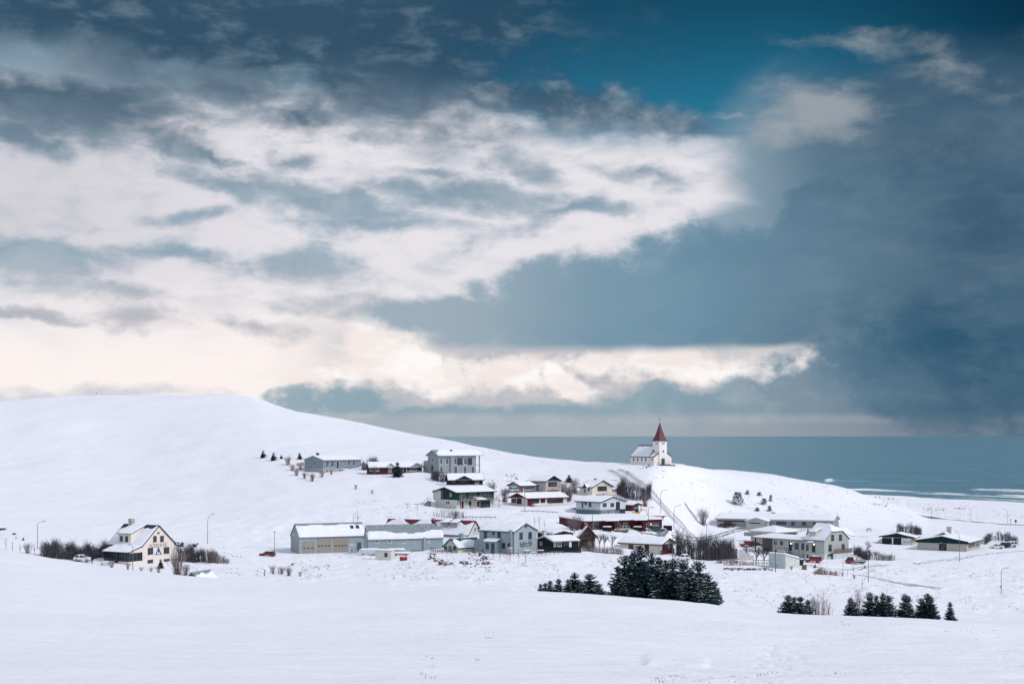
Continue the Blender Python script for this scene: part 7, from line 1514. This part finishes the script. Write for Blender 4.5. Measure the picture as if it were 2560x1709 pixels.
def crates():
    p = at(A8, 1400, 858); o = empty('wooden_crate', p, math.radians(-20), 'square brown crate at the corner of the white garage', 'crate'); C_ = paint('crate_brown', 128, 112, 92); MB().box(-.55, .55, 0, .8, -.2, 1.15).build('crate_body', C_, o)
    for k in range(4): MB().box(-.57, .57, -.035, -.004, .0 + .29 * k, .25 + .29 * k).build('slat', C_, o)
    p = at(A8, 1362, 800); o = empty('wheeled_bin', p, 0, 'dark wheeled bin beside the white garage', 'bin'); MB().hexa([(-.4, -.4, .1), (.4, -.4, .1), (.4, .4, .1), (-.4, .4, .1)], [(-.55, -.5, 1.5), (.55, -.5, 1.5), (.55, .5, 1.5), (-.55, .5, 1.5)]).build('bin_body', paint('bin_green', 30, 60, 66), o); MB().box(-.6, .6, -.55, .55, 1.502, 1.6).build('lid', IRON, o); snow_top(o, -.55, .55, -.5, .5, 1.6, .1)
crates()
def porch_walls():
    for x, l in ((700, 'snowy wooden bin shelter left of the silver-beige car'), (1090, 'snowy wooden bin shelter between the two terrace cars'), (1475, 'snowy wooden bin shelter at the terrace end')):
        p = at(A7, x, 350); o = empty('bin_shelter', p, math.radians(-12), l, 'bin shelter', 'bin shelters before the terrace'); m = paint('shelter_wood', 74, 40, 48); MB().box(-1.2, -1.05, 0, 1.5, -.3, 1.2).build('side_wall', m, o); MB().box(1.05, 1.2, 0, 1.5, -.3, 1.2).build('side_wall', m, o); MB().box(-1.04, 1.04, 1.35, 1.5, -.3, 1.2).build('back_wall', m, o); MB().box(-.8, -.1, .4, 1.1, -.1, 1.05).build('bin', IRON, o); MB().box(.1, .8, .4, 1.1, -.1, 1.05).build('bin', IRON, o); q = MB().box(-1.3, 1.3, -.1, 1.6, 1.202, 1.3).build('roof', m, o); snow_top(q, -1.3, 1.3, -.1, 1.6, 1.3, .25)
porch_walls()
def markers():
    for z, x, y, c, l in ((B6, 2213, 925, 'cream', 'pale round road marker by the coast road'), (B6, 2265, 935, 'dark', 'dark round road marker by the coast road')):
        p = at(z, x, y, 580); m = paint('cream_board', 214, 208, 190) if c == 'cream' else IRON; o = empty('road_marker', p, 0, l, 'road marker'); MB().tube([(0, 0, -.3), (0, 0, 1.3)], .07, 6).build('stake', IRON, o); MB().ring((0, -.12, 1.7), 'y', 0, .55, 0, .08, 12).build('disc', m, o)
    for i, (x, y) in enumerate(((848, 662), (886, 664), (982, 679), (1023, 680))):
        p = at(B6, x, y, 700); o = empty('yellow_buoy', p, 0, ('first', 'second', 'third', 'fourth')[i] + ' small yellow marker from the left on the beach', 'marker', 'yellow markers on the beach'); MB().tube([(0, 0, -.3), (0, 0, .9)], [.6, .5], 8).build('float', cpaint('marker_yellow', 226, 190, 110), o); MB().tube([(0, 0, .9), (0, 0, 1.5)], .08, 6).build('mast', IRON, o)
    p = at(B1, 185, 380, 350); o = empty('snowy_bench', p, 0, 'small snow covered bench on the open slope above the garage', 'bench'); MB().box(-.9, .9, 0, .5, .45, .55).build('seat', WOOD, o); MB().box(-.9, .9, .5, .58, .6, 1.1).build('backrest', WOOD, o); [MB().box(x, x + .12, .05, .45, -.3, .45).build('leg', IRON, o) for x in (-.8, .68)]; snow_top(o, -.9, .9, 0, .48, .56, .2)
markers()

# ------------------------------------------------------------------ living things
def skinned(name, verts, edges, radii, m, sub=2):
    me = bpy.data.meshes.new(name); me.from_pydata(verts, edges, []); o = bpy.data.objects.new(name, me); COL.objects.link(o)
    md = o.modifiers.new('s', 'SKIN'); 
    for i, r in enumerate(radii): me.skin_vertices[0].data[i].radius = (r, r) if not isinstance(r, tuple) else r
    me.skin_vertices[0].data[0].use_root = True
    sb = o.modifiers.new('u', 'SUBSURF'); sb.levels = sb.render_levels = sub
    bpy.context.view_layer.update(); nm = bpy.data.meshes.new_from_object(o.evaluated_get(bpy.context.evaluated_depsgraph_get())); COL.objects.unlink(o); bpy.data.objects.remove(o); nm.materials.clear(); nm.materials.append(m); nm.polygons.foreach_set('use_smooth', [True] * len(nm.polygons)); nm.name = name; return nm
def person():
    p = at_depth(zp(A1, 1082, 790)[0], 306); tgt = CAMZ - (zp(A1, 1082, 792)[1] - HY) / F * 306; p.z = max(p.z, tgt)
    v = [(0, 0, .95), (0, 0, 1.15), (0, .01, 1.40), (0, .01, 1.50), (0, 0, 1.60), (0, -.01, 1.72), (-.10, 0, .88), (-.11, -.03, .48), (-.12, .02, .06), (-.12, -.10, .03), (.10, 0, .88), (.12, .03, .48), (.13, .06, .06), (.13, -.05, .03), (-.19, .01, 1.40), (-.25, .03, 1.12), (-.22, -.08, .90), (.19, .01, 1.40), (.26, .03, 1.12), (.22, -.10, .92)]
    e = [(0, 1), (1, 2), (2, 3), (3, 4), (4, 5), (0, 6), (6, 7), (7, 8), (8, 9), (0, 10), (10, 11), (11, 12), (12, 13), (2, 14), (14, 15), (15, 16), (2, 17), (17, 18), (18, 19)]
    r = [(.17, .13), (.17, .13), (.17, .12), .065, .085, .09, .095, .07, .05, .05, .095, .07, .05, .05, .075, .058, .042, .075, .058, .042]
    o = empty('person', p, math.radians(20), 'standing person in dark coat and trousers beside the white hatchback', 'person')
    b = link(bpy.data.objects.new('body', skinned('body', v, e, r, paint('dark_clothes', 30, 34, 42))), o)
    # coat, hair and hands are small closed meshes over the body
    link(bpy.data.objects.new('coat', skinned('coat', [(0, 0, .78), (0, 0, 1.1), (0, .01, 1.42)], [(0, 1), (1, 2)], [(.2, .16), (.19, .15), (.2, .14)], paint('dark_coat', 36, 26, 34))), o)
    bm = bmesh.new(); bmesh.ops.create_uvsphere(bm, u_segments=10, v_segments=8, radius=.1); me = bpy.data.meshes.new('hair'); bm.to_mesh(me); bm.free(); me.materials.append(paint('dark_hair', 30, 24, 24)); h = link(bpy.data.objects.new('hair', me), o); h.location = (0, .02, 1.71); h.scale = (.95, 1.05, 1.0)
person()
def dog():
    p = at(A8, 1553, 832); o = empty('dog', p, math.radians(200), 'dark dog sitting on the snow before the red off-roader', 'dog')
    v = [(0, 0, .55), (.12, 0, .36), (.26, 0, .16), (.44, 0, .08), (-.06, 0, .72), (-.10, 0, .86), (-.26, 0, .83), (-.08, .06, .98), (-.08, -.06, .98), (-.10, .08, .30), (-.13, .09, .03), (-.10, -.08, .30), (-.13, -.09, .03), (.22, .13, .14), (.02, .15, .05), (.22, -.13, .14), (.02, -.15, .05)]
    e = [(0, 1), (1, 2), (2, 3), (0, 4), (4, 5), (5, 6), (5, 7), (5, 8), (0, 9), (9, 10), (0, 11), (11, 12), (2, 13), (13, 14), (2, 15), (15, 16)]; r = [.15, .16, .17, .035, .1, .09, .045, .022, .022, .055, .04, .055, .04, .1, .04, .1, .04]
    link(bpy.data.objects.new('body', skinned('body', v, e, r, paint('dark_fur', 30, 30, 34))), o)
dog()
def bird():
    D = 560; px, py = 241, 982; z = CAMZ - (py - HY) / F * D; m = paint('black_feathers', 26, 26, 30); o = empty('bird', ((px - CX) / F * D, D, z), math.radians(20), 'black bird flying just above the snowy ridge', 'bird')
    MB().tube([(-.32, 0, -.05), (-.1, 0, 0), (.15, 0, .03), (.3, 0, .05), (.42, 0, .03)], [.03, .09, .09, .06, .01], 8).build('body', m, o, True)
    for s in (-1, 1): MB().prism([(.15, s * .05, .03), (-.12, s * .05, .03), (-.22, s * .32, .16), (-.1, s * .55, .1), (.12, s * .30, .18)], (0, 0, .02)).build('wing', m, o)
    MB().prism([(-.28, -.05, -.04), (-.28, .05, -.04), (-.5, .1, -.08), (-.5, -.1, -.08)], (0, 0, .015)).build('tail', m, o)
bird()
